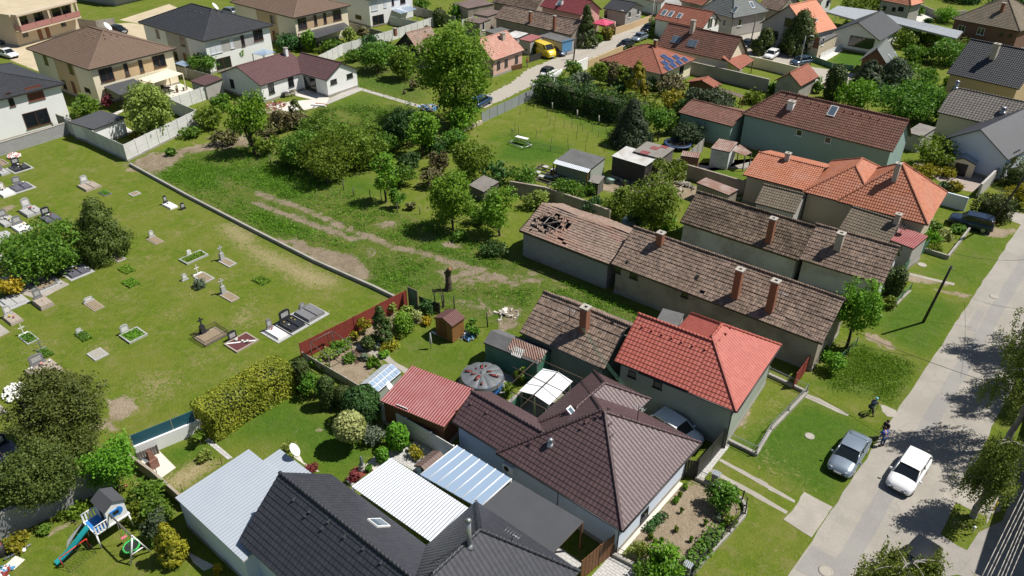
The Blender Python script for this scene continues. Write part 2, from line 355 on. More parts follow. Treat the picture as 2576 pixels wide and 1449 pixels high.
# cemetery
paint('dry',Tq(0,1,'2150,820 2400,780 2574,900')+Tq(1,1,'0,1000 300,1130 600,1250 850,1350 800,1449 500,1449 150,1250 0,1200')+Tq(0,1,'2574,1180 2300,960'),2.0,.95)
paint('dry',Tq(1,1,'700,1380 1000,1449')+Tq(1,2,'900,80 650,280 350,60'),2.5,.45)
paint('dry',Tq(0,2,'2300,330 2574,60 2574,380 2300,400'),2.0,.8)
paint('dry',Tq(0,2,'300,100 900,60 1200,300 700,330'),3,.4)
for a_,b_ in ((1000,600),(1700,250),(1500,1050),(600,900),(1200,60),(2050,700),(1900,60),(400,620),(2350,820)): dot('dry',T(0,2,a_,b_),random.uniform(1.5,3.2),.42)
for a_,b_ in ((900,250),(1500,700),(1800,900),(1400,1200),(1050,760),(2000,800),(2300,1300)): dot('dry',T(0,1,a_,b_),random.uniform(1.5,3.5),.40)
paint('dry',Tq(0,1,'1300,330 1700,350 2200,640 2000,700 1500,600'),3,.35)
paint('dirt',Tq(0,2,'1080,1130 1250,1060 1380,1150 1300,1300 1100,1449 950,1380 1060,1250'),1.2,.95)
paint('dry',Tq(0,2,'1300,900 1700,780 1900,900 1700,1100 1350,1300'),2.5,.7)
paint('dirt',Tq(0,2,'0,560 80,540 200,610 60,700'),1.0,.5)
paint('dirt',Tq(0,1,'1220,180 1400,260 1330,330 1230,250'),.8,.8)
paint('dirt',Tq(0,1,'0,620 170,600 180,640 60,700 0,720'),.6,.8)
paint('lush',Tq(1,2,'600,560 1000,380 1250,250 900,500 600,640'),2,.35)
# gardens and lawns
paint('lush',Tq(1,2,'0,1200 250,1050 640,1240 1200,1449')+Tq(1,3,'1190,220 900,480 640,390 250,120 -300,40'),1.5,.9)
paint('lush',Tq(1,2,'1320,680 1500,420 2200,560 2250,800 2080,980 1560,830'),1.5,.5)
paint('dirt',Tq(1,2,'1620,1449 1560,1300')+Tq(1,3,'0,0 -60,30'),.5,.5)
paint('dirt',Tq(1,2,'620,780 800,640 1000,590 1300,740 1000,1000 850,900'),.5,1)
paint('dirt',Tq(1,2,'470,720 900,480 1300,260 1540,190 1760,300 1380,560 1000,590 620,770'),.8,.7)
paint('dirt',Tq(2,3,'1120,1180 1680,490 2100,520 2350,760 2300,860 1760,1449 1200,1449'),.6,.8)
paint('dry',Tq(2,3,'1300,900 2100,600 2200,1000 1500,1200'),1,.8)
paint('dirt',Tq(2,2,'2200,1350 2450,930 2560,900 2300,1449'),.6,.9)
paint('dry',Tq(3,2,'0,1050 300,1050 200,1200 0,1449')+Tq(2,3,'2200,0 2400,180'),1.5,.6)
paint('lush',Tq(3,2,'380,1120 800,1290 1100,1449')+Tq(3,3,'1000,100 800,500 640,740 100,400 -400,150')+Tq(3,2,'-100,1400'),1,.9)
paint('dry',Tq(3,3,'-250,0 350,330 640,740 360,600 280,690 -300,330'),1.5,.4)
paint('lush',Tq(3,2,'1400,20 1850,150 2000,150 1600,700 1300,560 1050,380 1230,160'),1,.8)
paint('lush',Tq(3,2,'700,720 900,560 1500,760 1300,1150 400,980 500,860'),1,.6)
paint('weed',Tq(3,2,'700,720 900,560 1500,760 1300,1150 700,980'),1,.5)
paint('dirt',Tq(3,2,'900,450 1000,410 1300,560 1290,620 1150,640'),.5,.75)
paint('lush',Tq(3,1,'1800,1150 2050,880 2400,950 2300,1200 2100,1449 1400,1280'),1,.5)
paint('dry',Tq(3,3,'20,1200 400,1050 200,1449 -200,1449'),2,.5)
paint('dirt',Tq(3,1,'1340,1330 1420,1300 1900,1400 1850,1449 1360,1380'),.5,.7)
paint('dirt',Tq(3,2,'1620,-20 2050,60 2000,110 1700,40'),.5,.9)
paint('dirt',Tq(3,1,'2050,860 2200,820 2520,860 2400,960 2200,930'),.6,.8)
paint('dirt',Tq(3,3,'1600,640 1720,660 1700,1000 2000,1200 1560,960'),.3,.6)
paint('dry',Tq(3,3,'1720,690 2100,880 2050,1100 1650,900'),1,.5)
paint('dry',Tq(0,3,'1600,480 2000,240 2250,300 1900,560 1750,640'),.8,.9)
paint('lush',Tq(0,3,'1600,200 2050,90 2120,160 1780,350'),.7,.9)
paint('dirt',Tq(0,3,'300,1060 700,880 800,900 400,1120'),.4,.8)
paint('lush',Tq(2,0,'240,1020 1000,1230 1060,1449 700,1300'),1.0,.6)
paint('lush',Tq(1,1,'2300,0 2574,-100')+Tq(2,1,'600,20 450,180 100,200 -200,150')+Tq(2,0,'0,1320'),1.5,1)
paint('dry',Tq(2,0,'0,1100 600,1200 1000,1400 300,1300'),2,.35)
paint('lush',Tq(3,0,'610,610 790,500 1050,560 880,690'),.5,1)
paint('lush',Tq(2,1,'1930,190 2350,330 2330,350 1920,240'),.5,1)
paint('dirt',Tq(2,1,'850,340 1250,300 1900,420 2300,560 1700,560 900,480'),1.0,.9)
paint('dirt',Tq(1,0,'-60,1000 80,1050 500,1110 640,1060 500,1180 0,1150'),1,.6)
paint('dirt',Tq(2,1,'1650,800 2200,1000 2574,1110')+Tq(3,1,'900,1449 300,1290'),.8,.8)
def make_ground():
 me=bpy.data.meshes.new('ground'); nx,ny=len(GX),len(GY)
 z=np.zeros(len(PX)); co=np.stack([PX,PY,z],1).astype(np.float32)
 me.vertices.add(len(PX)); me.vertices.foreach_set('co',co.ravel())
 i,j=np.meshgrid(np.arange(nx-1),np.arange(ny-1)); a=(j*nx+i).ravel()
 f=np.stack([a,a+1,a+nx+1,a+nx],1).astype(np.int32); nf=len(f)
 me.loops.add(nf*4); me.polygons.add(nf); me.loops.foreach_set('vertex_index',f.ravel())
 me.polygons.foreach_set('loop_start',np.arange(nf,dtype=np.int32)*4); me.update(calc_edges=True)
 for k,v in MASK.items():
  at=me.attributes.new(k,'FLOAT','POINT'); at.data.foreach_set('value',v.astype(np.float32))
 m,nt,b=newmat('grass_and_soil'); g=G(nt); p=g.pos(); A=lambda k: g.n('Attribute',_attribute_name=k).outputs['Fac']
 n0=g.noise(p,7.0,4,.75); n1=g.noise(p,1.6,5,.7,.4); n2=g.noise(p,.22,4,.6); n3=g.noise(g.n('VectorMath',_operation='ADD',i0=p,i1=(31,7,3)).outputs[0],.7,6,.75,.8)
 n4=g.noise(g.n('VectorMath',_operation='ADD',i0=p,i1=(11,57,3)).outputs[0],2.6,5,.8,1.2)
 col=g.mix(g.step(n1,.3,.7),(.138,.184,.019),(.092,.142,.012))
 col=g.mix(g.math('MULTIPLY',g.step(n2,.4,.62),.6),col,(.165,.185,.032))
 col=g.mix(g.math('MULTIPLY',g.step(n3,.48,.68),.6),col,(.22,.20,.075)); col=g.mix(g.math('MULTIPLY',g.step(n4,.58,.75),.55),col,(.27,.24,.11))
 col=g.mix(g.math('MULTIPLY',A('lush'),.8),col,g.mix(g.step(n4,.35,.65),(.028,.088,.008),(.062,.150,.012)))
 wd=g.mix(g.step(n4,.36,.62),(.060,.120,.012),g.mix(g.step(n3,.35,.6),(.13,.20,.022),(.22,.21,.075)))
 col=g.mix(A('weed'),col,g.mix(g.math('MULTIPLY',A('lush'),.8),wd,g.mix(g.step(n4,.35,.65),(.032,.098,.010),(.085,.185,.016))))
 straw=g.mix(g.step(n4,.4,.6),(.40,.33,.19),(.24,.21,.09))
 col=g.mix(g.step(g.math('ADD',A('dry'),g.math('MULTIPLY',g.math('SUBTRACT',n4,.5),2.6)),.40,.72),col,straw)
 soil=g.mix(g.step(n3,.35,.68),(.27,.21,.145),(.36,.295,.215)); soil=g.mix(g.math('MULTIPLY',g.step(n0,.4,.7),.35),soil,(.17,.135,.09))
 col=g.mix(g.step(g.math('ADD',A('dirt'),g.math('MULTIPLY',g.math('SUBTRACT',n3,.5),1.5)),.42,.68),col,soil)
 col=g.mix(g.math('MULTIPLY',g.step(n0,.35,.72),.42),col,g.mix(1.0,col,(.52,.55,.5),'MULTIPLY'))
 g.set(b.inputs['Base Color'],col); b.inputs['Roughness'].default_value=.95; b.inputs['Specular IOR Level'].default_value=.12
 h=g.math('ADD',g.math('MULTIPLY',n0,.12),g.math('MULTIPLY',n4,g.math('ADD',.10,g.math('MULTIPLY',A('weed'),.45))))
 g.set(b.inputs['Normal'],g.bump(h,1.0,.75)); me.materials.append(m)
 o=link('ground',me); tag(o,kind='structure'); return o
make_ground()
# ---------------------------------------------------------------- sheets on the ground
def asph(name,c,c2,crack=True,sc=1.0,strip=False):
 m,nt,b=newmat(name); g=G(nt); p=g.pos(); n1=g.noise(p,.35*sc,6,.65); n2=g.noise(p,6,4,.7)
 col=g.mix(g.step(n1,.38,.65),c,c2); col=g.mix(g.math('MULTIPLY',g.step(n2,.4,.7),.22),col,dk(c,.6))
 if crack:
  v=g.n('TexVoronoi',_feature='DISTANCE_TO_EDGE',Vector=g.n('VectorMath',_operation='ADD',i0=p,i1=g.n('TexNoise',Vector=p,Scale=1.5).outputs['Color']).outputs[0],Scale=.28).outputs[0]
  col=g.mix(g.math('MULTIPLY',g.math('SUBTRACT',1.0,g.step(v,.0,.010)),.28),col,dk(c,.45))
 g.set(b.inputs['Base Color'],col); b.inputs['Roughness'].default_value=.92; g.set(b.inputs['Normal'],g.bump(n2,.02,.6)); return m
def pavers(name,c,c2,w=.4,h=.2,mort=.02):
 m,nt,b=newmat(name); g=G(nt)
 x=g.n('TexBrick',Vector=g.pos(),Color1=c,Color2=c2,Mortar=dk(c,.5),Scale=1.0,Mortar__Size=mort); x.inputs['Brick Width'].default_value=w; x.inputs['Row Height'].default_value=h
 n=g.noise(g.pos(),1.0,4,.6); g.set(b.inputs['Base Color'],g.mix(g.math('MULTIPLY',n,.35),x.outputs[0],dk(c,.6))); b.inputs['Roughness'].default_value=.9; return m
M['road']=asph('pale_worn_asphalt',(.285,.265,.23),(.335,.31,.27))
M['road2']=asph('grey_asphalt_repair',(.25,.24,.225),(.28,.27,.25),False)
M['road3']=asph('dusty_concrete_lane',(.37,.34,.29),(.36,.33,.28))
M['slab']=asph('cracked_concrete',(.31,.285,.245),(.37,.34,.295),True,2)
M['slabg']=asph('grey_driveway_concrete',(.30,.275,.245),(.25,.235,.21),True,2)
M['yard']=asph('beige_paved_yard',(.46,.38,.25),(.52,.44,.30),False)
M['pale']=asph('pale_terrace_concrete',(.58,.55,.49),(.64,.61,.55),False)
M['grav']=plain('white_gravel',(.60,.57,.50),.95,0,.35,6,bumpd=.05)
M['pav']=pavers('light_pavers',(.52,.51,.49),(.44,.43,.41))
M['pavb']=pavers('square_path_slabs',(.50,.47,.43),(.42,.39,.35),.5,.5,.05)
M['pavp']=pavers('pinkish_pavers',(.42,.34,.29),(.34,.28,.25),.3,.3)
M['dark_soil']=plain('dark_soil',(.10,.06,.04),.95,0,.3,5,bumpd=.04)
M['mulch']=plain('red_brown_mulch',(.20,.05,.035),.95,0,.35,7,bumpd=.04)
ZL=[0.0]
def patch(name,pts,mat,z=.004,jit=.0,kind='structure',label=None,cat=None,parent=None):
 P=[W(p) for p in pts]; Q=[]
 for k in range(len(P)):
  a,b=P[k],P[(k+1) % len(P)]; n=max(1,int((b-a).length/.5)) if jit else 1
  nn=Vector((-(b-a).y,(b-a).x,0)).normalized()
  for q in range(n):
   t=q/n; Q.append(a.lerp(b,t)+nn*(random.gauss(0,jit) if q else 0))
 mb=MB(); c=sum(Q,Vector())/len(Q)
 s=sum(Q[k].x*Q[(k+1) % len(Q)].y-Q[(k+1) % len(Q)].x*Q[k].y for k in range(len(Q)))
 if s < 0: Q.reverse()
 mb.poly([(q.x-c.x,q.y-c.y,0) for q in Q],0,[(q.x,q.y) for q in Q])
 o=mb.build(name,M[mat]); o.location=(c.x,c.y,z); tag(o,label,cat,kind=kind); return o
# main road: straight, west edge through two survey points
ra=W(T(3,3,200,1449)); rb=W(T(3,1,2500,870)); rd=(rb-ra).normalized(); rn=Vector((rd.y,-rd.x,0)); RW=6.1
def road_pt(t,s): return ra+rd*t+rn*s
def strip(name,t0,t1,s0,s1,mat,z,jit=.0,n=1):
 mb=MB(); c=road_pt((t0+t1)/2,(s0+s1)/2); L=[]
 for q in range(n+1):
  t=t0+(t1-t0)*q/n; L.append((road_pt(t,s0+random.gauss(0,jit))-c,road_pt(t,s1+random.gauss(0,jit))-c))
 for (a,b),(d,e) in zip(L,L[1:]): mb.poly([a,b,e,d],0,[(0,0)]*4)
 for f in range(len(mb.f)): pass
 o=mb.build(name,M[mat]); o.location=(c.x,c.y,z); return tag(o,kind='structure')
strip('road',-60,220,0,RW,'road',.006,.035,260)
strip('road_repair_strip',-2,60,1.75,2.85,'road2',.010,.03,100)
patch('road_repair_square',Tq(3,3,'440,1140 770,1320 720,1470 560,1520 285,1390 300,1340'),'road2',.014)
patch('road_repair_square',Tq(3,2,'2110,210 2180,250 2080,440 1990,400'),'road2',.014)
patch('driveway_slab',Tq(3,3,'365,605 650,755 440,1062 155,882 240,800'),'slab',.016,.03)
patch('wheel_track_path',Tq(2,3,'2100,270 2574,520')+Tq(3,3,'0,530 275,690 265,715 0,580')+Tq(2,3,'2574,570 2080,290'),'slab',.009,.02)
patch('wheel_track_path',Tq(2,3,'2000,365 2330,540 2574,680')+Tq(3,3,'0,680 200,800 185,828 0,730')+Tq(2,3,'2560,720 1980,395'),'slab',.009,.02)
patch('path',Tq(3,2,'385,1060 520,1110 815,1270 800,1285 620,1210 375,1100'),'slab',.009,.03)
patch('path',Tq(3,2,'1130,1170 1180,1180 1290,1230 1300,1300 1200,1290 1150,1240'),'slab',.010,.04)
patch('pavement',Tq(2,3,'1880,480 1850,450 2130,130 2190,110 2185,150 1930,470'),'pav',.012)
patch('pavement',Tq(2,3,'800,1449 945,1290 990,1245 1120,1300 1250,1400 1300,1500 780,1500'),'pav',.012)
patch('pavement',Tq(2,3,'415,1225 480,1160 720,1330 660,1390'),'pav',.012)
patch('driveway',Tq(3,3,'1830,455 1990,420 2300,400 2500,470 2410,640 2330,800 2190,850 1760,650'),'slab',.010,.05)
patch('driveway',Tq(3,3,'1570,950 2000,1190 1980,1330 2080,1449 1400,1449 1470,1190'),'slabg',.010,.05)
patch('driveway',Tq(3,3,'2120,1010 2360,890 2574,330 3400,330 3400,1700 2130,1600 2090,1449 1985,1340 1995,1200'),'slabg',.007)
patch('driveway',Tq(3,3,'2170,990 2240,720 2400,620 2574,300 2574,60 2480,300 2350,600'),'slabg',.008,.03)
patch('driveway',Tq(3,1,'2380,700 2470,670 2574,700 2574,830 2520,800 2400,750'),'slab',.009,.05)
# far lane and yards
LANE=Tq(1,0,'1700,1150 2250,1000 2270,940 2000,1020') 
patch('road',Tq(1,0,'2130,1060 2260,985 2574,830')+Tq(2,0,'150,700 400,600 780,435 1050,345 1300,255 1400,200 1700,80 2100,-80 2200,-60 1800,120 1560,230 1350,330 1100,470 760,600 500,700 250,800 200,860 0,960')+Tq(1,0,'2280,1090'),'road3',.006,.15)
patch('road',Tq(2,0,'2574,200 2280,370 2180,470 2400,560')+Tq(3,0,'0,700 500,860 800,960 1450,1030 1400,960 900,740 420,670 300,560 0,500 -60,330'),'road3',.007,.1)
patch('yard',Tq(0,0,'-600,600 0,560 440,740 470,880 1000,960 1100,600 1500,430 1510,260 1300,230 800,260 500,300 -400,300'),'yard',.006,.05)
patch('yard',Tq(0,0,'1500,260 1900,130 1700,40 1200,200'),'yard',.006)
patch('terrace',Tq(1,0,'90,1050 740,980 700,1060 500,1105 300,1120') ,'pale',.012,.02)
patch('terrace',Tq(1,0,'380,960 440,880 700,960 730,985 560,1000'),'pale',.016)
patch('path',Tq(1,0,'740,985 1010,870 1700,1070 1660,1090 1060,910 720,1050 690,1040'),'pavb',.010)
patch('terrace',Tq(0,0,'1000,1180 1240,1100 1240,1120 1080,1200'),'pale',.010)
patch('terrace',Tq(0,0,'1580,900 1750,810 1960,905 1720,985'),'pale',.010)
patch('terrace',Tq(0,0,'1060,1360 1260,1270 1340,1320 1180,1400'),'pale',.010)
patch('path',Tq(1,2,'980,590 1050,560 1320,660 1400,740 1580,840 1520,870 1300,730'),'slab',.010,.03)
patch('path',Tq(0,3,'2055,85 2105,60 2340,260 2290,280'),'pav',.010)
patch('planting_bed',Tq(1,2,'900,660 1000,612 1100,650 1010,710'),'dark_soil',.014)
patch('planting_bed',Tq(1,2,'970,720 1020,690 1080,720 1000,770'),'dark_soil',.014)
patch('planting_bed',Tq(1,3,'940,440 1000,350 1100,350 1180,380 1050,470 960,510'),'mulch',.014,.04)
patch('gravel_border',Tq(1,3,'360,240 430,220 480,310 640,400 600,400 500,340'),'grav',.012,.04)
patch('gravel_border',Tq(1,3,'900,490 930,440 960,510 1000,520 970,560') ,'grav',.016,.03)
patch('gravel_border',Tq(1,3,'1100,340 1220,220 1300,200 1480,150 1360,260 1200,400'),'grav',.012,.04)
patch('patio',Tq(1,3,'1360,260 1540,120 1640,60 1980,200 1700,420 1600,400'),'pav',.012)
patch('patio',Tq(0,3,'1400,350 1380,240 1590,180 1770,360 1600,480'),'pale',.010)
patch('gravel_border',Tq(0,3,'1870,1220 1900,1210 2170,1350 2050,1400'),'grav',.010,.05)
patch('patio',Tq(3,1,'1640,320 1800,240 2150,330 2200,400 2050,480 1850,450'),'pavp',.010)
patch('yard',Tq(2,1,'1600,380 1700,300 2574,130')+Tq(3,1,'600,200 500,240')+Tq(2,1,'2300,250 1800,200'),'slabg',.006)
patch('yard',Tq(3,0,'1480,110 1700,130 1620,220 1450,220'),'pale',.008)
patch('yard',Tq(3,0,'480,590 560,460 640,290 700,300 600,480 760,490 740,520 540,640'),'pale',.008,.05)
patch('foundation_slab',Tq(1,2,'1765,430 1990,520 2110,410 2120,460 1975,550 1760,450'),'pale',.05)
patch('house_plinth_walk',Tq(2,3,'1020,1200 1140,1050 1660,490 1720,520 1100,1230'),'pale',.012)
patch('pavement',Tq(3,1,'1400,1290 1880,1400 1870,1420 1390,1310'),'slab',.010,.05)
patch('cemetery_path',Tq(0,1,'0,1340 120,1310 560,1330 700,1410 400,1560 0,1449'),'slab',.008,.03)
patch('cemetery_path',Tq(0,1,'0,880 40,880 180,960 0,1050 -60,1000'),'slab',.008)
patch('cemetery_path',Tq(0,2,'-60,1160 0,1170 85,1240 0,1285'),'slab',.008)
patch('cemetery_path',Tq(0,2,'-60,350 0,360 100,440 0,490'),'slab',.008)
# ---------------------------------------------------------------- buildings
def clip(poly,p0,s,lo,hi):
 for sign,lim in ((1,lo),(-1,-hi)):
  out=[]
  for k in range(len(poly)):
   a,b=poly[k],poly[(k+1) % len(poly)]; da,db=sign*(a-p0).dot(s)-lim,sign*(b-p0).dot(s)-lim
   if da >= 0: out.append(a)
   if (da >= 0) != (db >= 0): out.append(a.lerp(b,da/(da-db)))
  poly=out
  if len(poly) < 3: return []
 return poly
def cells(mb,face,row,amp,cut=None,miss=.0,cw=.44,mi=0):
 """old roof: every few tiles a plate of its own, sagging and tilted, some missing"""
 v0=face[0]; e=(face[1]-v0).normalized(); n=(face[1]-v0).cross(face[2]-v0).normalized(); n=n if n.z > 0 else -n
 s=n.cross(e); s=s if s.z > 0 else -s; S_=max((p-v0).dot(s) for p in face); U=max((p-v0).dot(e) for p in face); nr,nc=max(1,round(S_/row)),max(1,round(U/cw)); r_,c_=S_/nr,U/nc
 sag=lambda u,v: -amp*(.5+.5*math.sin(u*.9+v0.x)*math.sin(v*.8+1))-amp*.6*math.sin(u*.37+2) ** 2*math.sin(PI*v/S_)
 for i in range(nr):
  dz=random.gauss(0,.008)
  for j in range(nc):
   u0,u1,w0,w1=j*c_,(j+1)*c_,i*r_,(i+1)*r_; cu,cv_=(u0+u1)/2,(w0+w1)/2
   if random.random() < miss: continue
   if cut and cut(cu,cv_): continue
   a,b=random.gauss(0,.010),random.gauss(0,.010); t=.05; o=dz
   P=[v0+e*u0+s*(w0-.03)+n*(sag(u0,w0)+t+a+o),v0+e*u1+s*(w0-.03)+n*(sag(u1,w0)+t+b+o),v0+e*u1+s*(w1+.02)+n*(sag(u1,w1)+b*.3+o),v0+e*u0+s*(w1+.02)+n*(sag(u0,w1)+a*.3+o)]
   uv=[(u0,w0+.001),(u1,w0+.001),(u1,w1-.001),(u0,w1-.001)]; mb.poly(P,mi,uv)
   lo_=[P[0]-n*.05,P[1]-n*.05]; mb.poly([lo_[0],lo_[1],P[1],P[0]],mi,[uv[0],uv[1],uv[1],uv[0]])
def roof_rows(mb,face,row,t,mi=0,ins=None):
 v0=face[0]; e=(face[1]-v0).normalized(); n=(face[1]-v0).cross(face[2]-v0).normalized()
 if n.z < 0: n=-n
 s=n.cross(e)
 if s.z < 0: s=-s
 top=max((p-v0).dot(s) for p in face); k=0
 while k*row < top-.01:
  q=clip(list(face),v0,s,k*row,(k+1)*row)
  if len(q) > 2:
   hh=[((p-v0).dot(s)-k*row)/row for p in q]
   pts=[p+n*(t*(1-h)+.002) for p,h in zip(q,hh)]
   mb.poly(pts,mi,[((p-v0).dot(e),(p-v0).dot(s)+.001) for p in q])
   lo=[p for p,h in zip(q,hh) if h < .01]
   if len(lo) == 2:
    a,b=lo
    mb.poly([a,b,b+n*t,a+n*t],mi,[((p-v0).dot(e),(p-v0).dot(s)+.001) for p in (a,b,b,a)])
  k += 1
HOUSES={}
def house(key,name,cat,label,L,N,R,z,roof,rise,wall,tl,ov=.35,wins=(),chim=(),sky=(),row=.36,cap=True,th=.14,pk=None,ang=None,wz=None,group=None,gut='gut',nowall=False,z0=0,gm=None,posts=None,ridge=None,skip=(),old=0,cut=None,miss=0):
 """L, N, R: eave corners (west end, nearest, far end) as pixels at height z, or a length in metres"""
 n=W(N,z)
 if isinstance(L,tuple): a=n-W(L,z)
 if isinstance(R,tuple): bv=W(R,z)-n
 if ang is None:
  if isinstance(L,tuple) and isinstance(R,tuple):
   a1=math.atan2(a.y,a.x); a2=math.atan2(bv.y,bv.x)-PI/2; ang=(a1*a.length+a2*bv.length)/(a.length+bv.length)
  elif isinstance(L,tuple): ang=math.atan2(a.y,a.x)
  elif isinstance(R,tuple): ang=math.atan2(bv.y,bv.x)-PI/2
  else: ang=0
 u=Vector((math.cos(ang),math.sin(ang),0)); v=Vector((-u.y,u.x,0))
 A=a.dot(u) if isinstance(L,tuple) else L; B=bv.dot(v) if isinstance(R,tuple) else R
 A=max(A,.8); B=max(B,.8)
 h=thing(name,label,cat,(n.x,n.y,z0),ang,group); Mi=(Matrix.Translation((n.x,n.y,z0)) @ Matrix.Rotation(ang,4,'Z')).inverted()
 lo=Mi @ EYE; ld=lambda p: (Mi.to_3x3() @ ray(p)); z -= z0
 V=Vector
 if pk is not None:                                     # rise from the pixel of the ridge end
  px,where=pk; d=ld(px); c={'x+': (0,B/2),'x-': (-A,B/2),'y-': (-A/2,0),'y+': (-A/2,B),'c': (-A/2,B/2)}[where]
  best=(9e9,rise)
  for k in range(2,160):
   t=(z+k*.05-lo.z)/d.z; q=lo+d*t; e_=math.hypot(q.x-c[0],q.y-c[1])
   if e_ < best[0]: best=(e_,k*.05)
  rise=best[1]
 r=rise; x0,x1,y0,y1=-A,0,0,B; F=[]; walls=[]; ridges=[]; xm,ym=(x0+x1)/2,B/2
 if roof == 'gx':
  F=[[V((x0,0,z)),V((0,0,z)),V((0,ym,z+r)),V((x0,ym,z+r))],[V((0,B,z)),V((x0,B,z)),V((x0,ym,z+r)),V((0,ym,z+r))]]; ridges=[(F[0][3],F[0][2])]
  if ridge: pass
 elif roof == 'gy':
  F=[[V((0,0,z)),V((0,B,z)),V((xm,B,z+r)),V((xm,0,z+r))],[V((x0,B,z)),V((x0,0,z)),V((xm,0,z+r)),V((xm,B,z+r))]]; ridges=[(F[0][3],F[0][2])]
 elif roof in ('hip','hy','hipw','hipe'):
  if (A >= B and roof != 'hy'):
   k=min(B/2,A/2); wl=0 if roof == 'hipe' else k; wr=0 if roof == 'hipw' else k; p,q=V((x0+wl,ym,z+r)),V((-wr,ym,z+r))
   F=[[V((x0,0,z)),V((0,0,z)),q,p],[V((0,B,z)),V((x0,B,z)),p,q]]
   if wr: F.append([V((0,0,z)),V((0,B,z)),q])
   if wl: F.append([V((x0,B,z)),V((x0,0,z)),p])
   ridges=[(p,q)]+([(q,V((0,0,z))),(q,V((0,B,z)))] if wr else [])+([(p,V((x0,0,z))),(p,V((x0,B,z)))] if wl else [])
  else:
   k=min(A/2,B/2); p,q=V((xm,k,z+r)),V((xm,B-k,z+r))
   F=[[V((0,0,z)),V((0,B,z)),q,p],[V((x0,B,z)),V((x0,0,z)),p,q],[V((x0,0,z)),V((0,0,z)),p],[V((0,B,z)),V((x0,B,z)),q]]
   ridges=[(p,q),(p,V((0,0,z))),(p,V((x0,0,z))),(q,V((0,B,z))),(q,V((x0,B,z)))]
 elif roof == 'my': F=[[V((x0,0,z)),V((0,0,z)),V((0,B,z+r)),V((x0,B,z+r))]]
 elif roof == 'mx': F=[[V((0,0,z)),V((0,B,z)),V((x0,B,z+r)),V((x0,0,z+r))]]
 elif roof == 'mxr': F=[[V((x0,B,z)),V((x0,0,z)),V((0,0,z+r)),V((0,B,z+r))]]
 tilem=M[tl]; mb=MB(); tiled=tl.startswith('t_')
 for f in F:
  if old: cells(mb,f,row,old,cut if f is F[0] else None,miss,.24 if cut else .44)
  elif tiled: roof_rows(mb,f,row,.035)
  else:
   e=(f[1]-f[0]).normalized(); nn=(f[1]-f[0]).cross(f[2]-f[0]).normalized(); s=nn.cross(e)
   mb.poly(f,0,[((p-f[0]).dot(e),(p-f[0]).dot(s)) for p in f])
  low=[p-V((0,0,th+old)) for p in f]
  if not cut: mb.poly(low[::-1],1)
  for k in range(len(f)):
   a_,b_=f[k],f[(k+1) % len(f)]
   if k != 0 and len(F) > 1 and (f[k].z > z+.01 and f[(k+1) % len(f)].z > z+.01): continue
   if k != 0 and roof.startswith('h') : continue
   mb.poly([low[k],low[(k+1) % len(f)],b_,a_],1)
 rf=mb.build('roof',[tilem,M[gut]],h)
 if cap and tiled and ridges:
  cb=MB()
  for ri,(p,q) in enumerate(ridges):
   if ri in skip: continue
   Ln=(q-p).length; nseg=max(1,int(Ln/.4))
   for k in range(nseg):
    a_,b_=p.lerp(q,k/nseg),p.lerp(q,(k+1.04)/nseg); cb.tube(a_+V((0,0,.02)),b_+V((0,0,.02)),.13,.105,7,0,False)
  cb.build('ridge_cap',[tilem],rf)
 # gutters along the eaves
 gb=MB()
 for f in F[:4]:
  if tiled and f[0].z == f[1].z == z: 
   o_=(f[1]-f[0]).normalized().cross(V((0,0,1)))*.05
   gb.tube(f[0]+o_-V((0,0,.06)),f[1]+o_-V((0,0,.06)),.06,n=6)
 if gb.f:
  for cx,cy in ((-.12,ov-.06),): gb.tube((cx-.0-ov+.06 if False else -ov+.05,ov-.07,0),(-ov+.05,ov-.07,z-.1),.045,n=6)
  gb.build('gutter',[M[gut]],h)
 # walls
 if not nowall:
  wb=MB(); W0,W1,V0,V1=x0+ov,-ov,ov,B-ov; zt=(z-th+.02) if wz is None else wz
  def rz(x,y):                                       # underside of the roof over a point
   best=9e9
   for f in F:
    nn=(f[1]-f[0]).cross(f[2]-f[0]).normalized()
    if abs(nn.z) < 1e-4: continue
    best=min(best,f[0].z-(nn.x*(x-f[0].x)+nn.y*(y-f[0].y))/nn.z)
   return best-th-old+.01
  def wface(pa,pb):
   n_=2; pts=[pa,pb]; ms=(Vector(pa)+Vector(pb))/2
   top=[V((pb[0],pb[1],rz(*pb)))]
   if roof in ('gx','gy','hipw','hipe'): top.append(V((ms.x,ms.y,rz(ms.x,ms.y))))
   top.append(V((pa[0],pa[1],rz(*pa)))); P=[V((pa[0],pa[1],0)),V((pb[0],pb[1],0))]+top
   d_=(Vector(pb)-Vector(pa)).normalized(); wb.poly(P,0,[((V((p.x,p.y))-Vector(pa)).dot(d_),p.z) for p in P])
  c4=[(W0,V0),(W1,V0),(W1,V1),(W0,V1)]
  for k in range(4): wface(c4[k],c4[(k+1) % 4])
  wb.build('wall',[M[wall]],h)
  if z > 2.4 and name not in ('shed',):
   pl=MB(); e=.03
   for a_,b_,c_,d_ in ((W0-e,V0-e,W1+e,V0),(W1,V0-e,W1+e,V1+e),(W0-e,V1,W1+e,V1+e),(W0-e,V0,W0,V1)): pl.box(a_,b_,0,c_,d_,.35)
   pl.build('plinth',[M['w_concd']],h)
 if posts:
  pb=MB()
  for (a_,b_) in ((-.15,.15),(-.15,B-.15),(-A+.15,.15),(-A+.15,B-.15),(-A/2,.15)):
   o=None; q=MB(); q.box(a_-.06,b_-.06,0,a_+.06,b_+.06,z-th); q.build('post',[M[posts]],h)
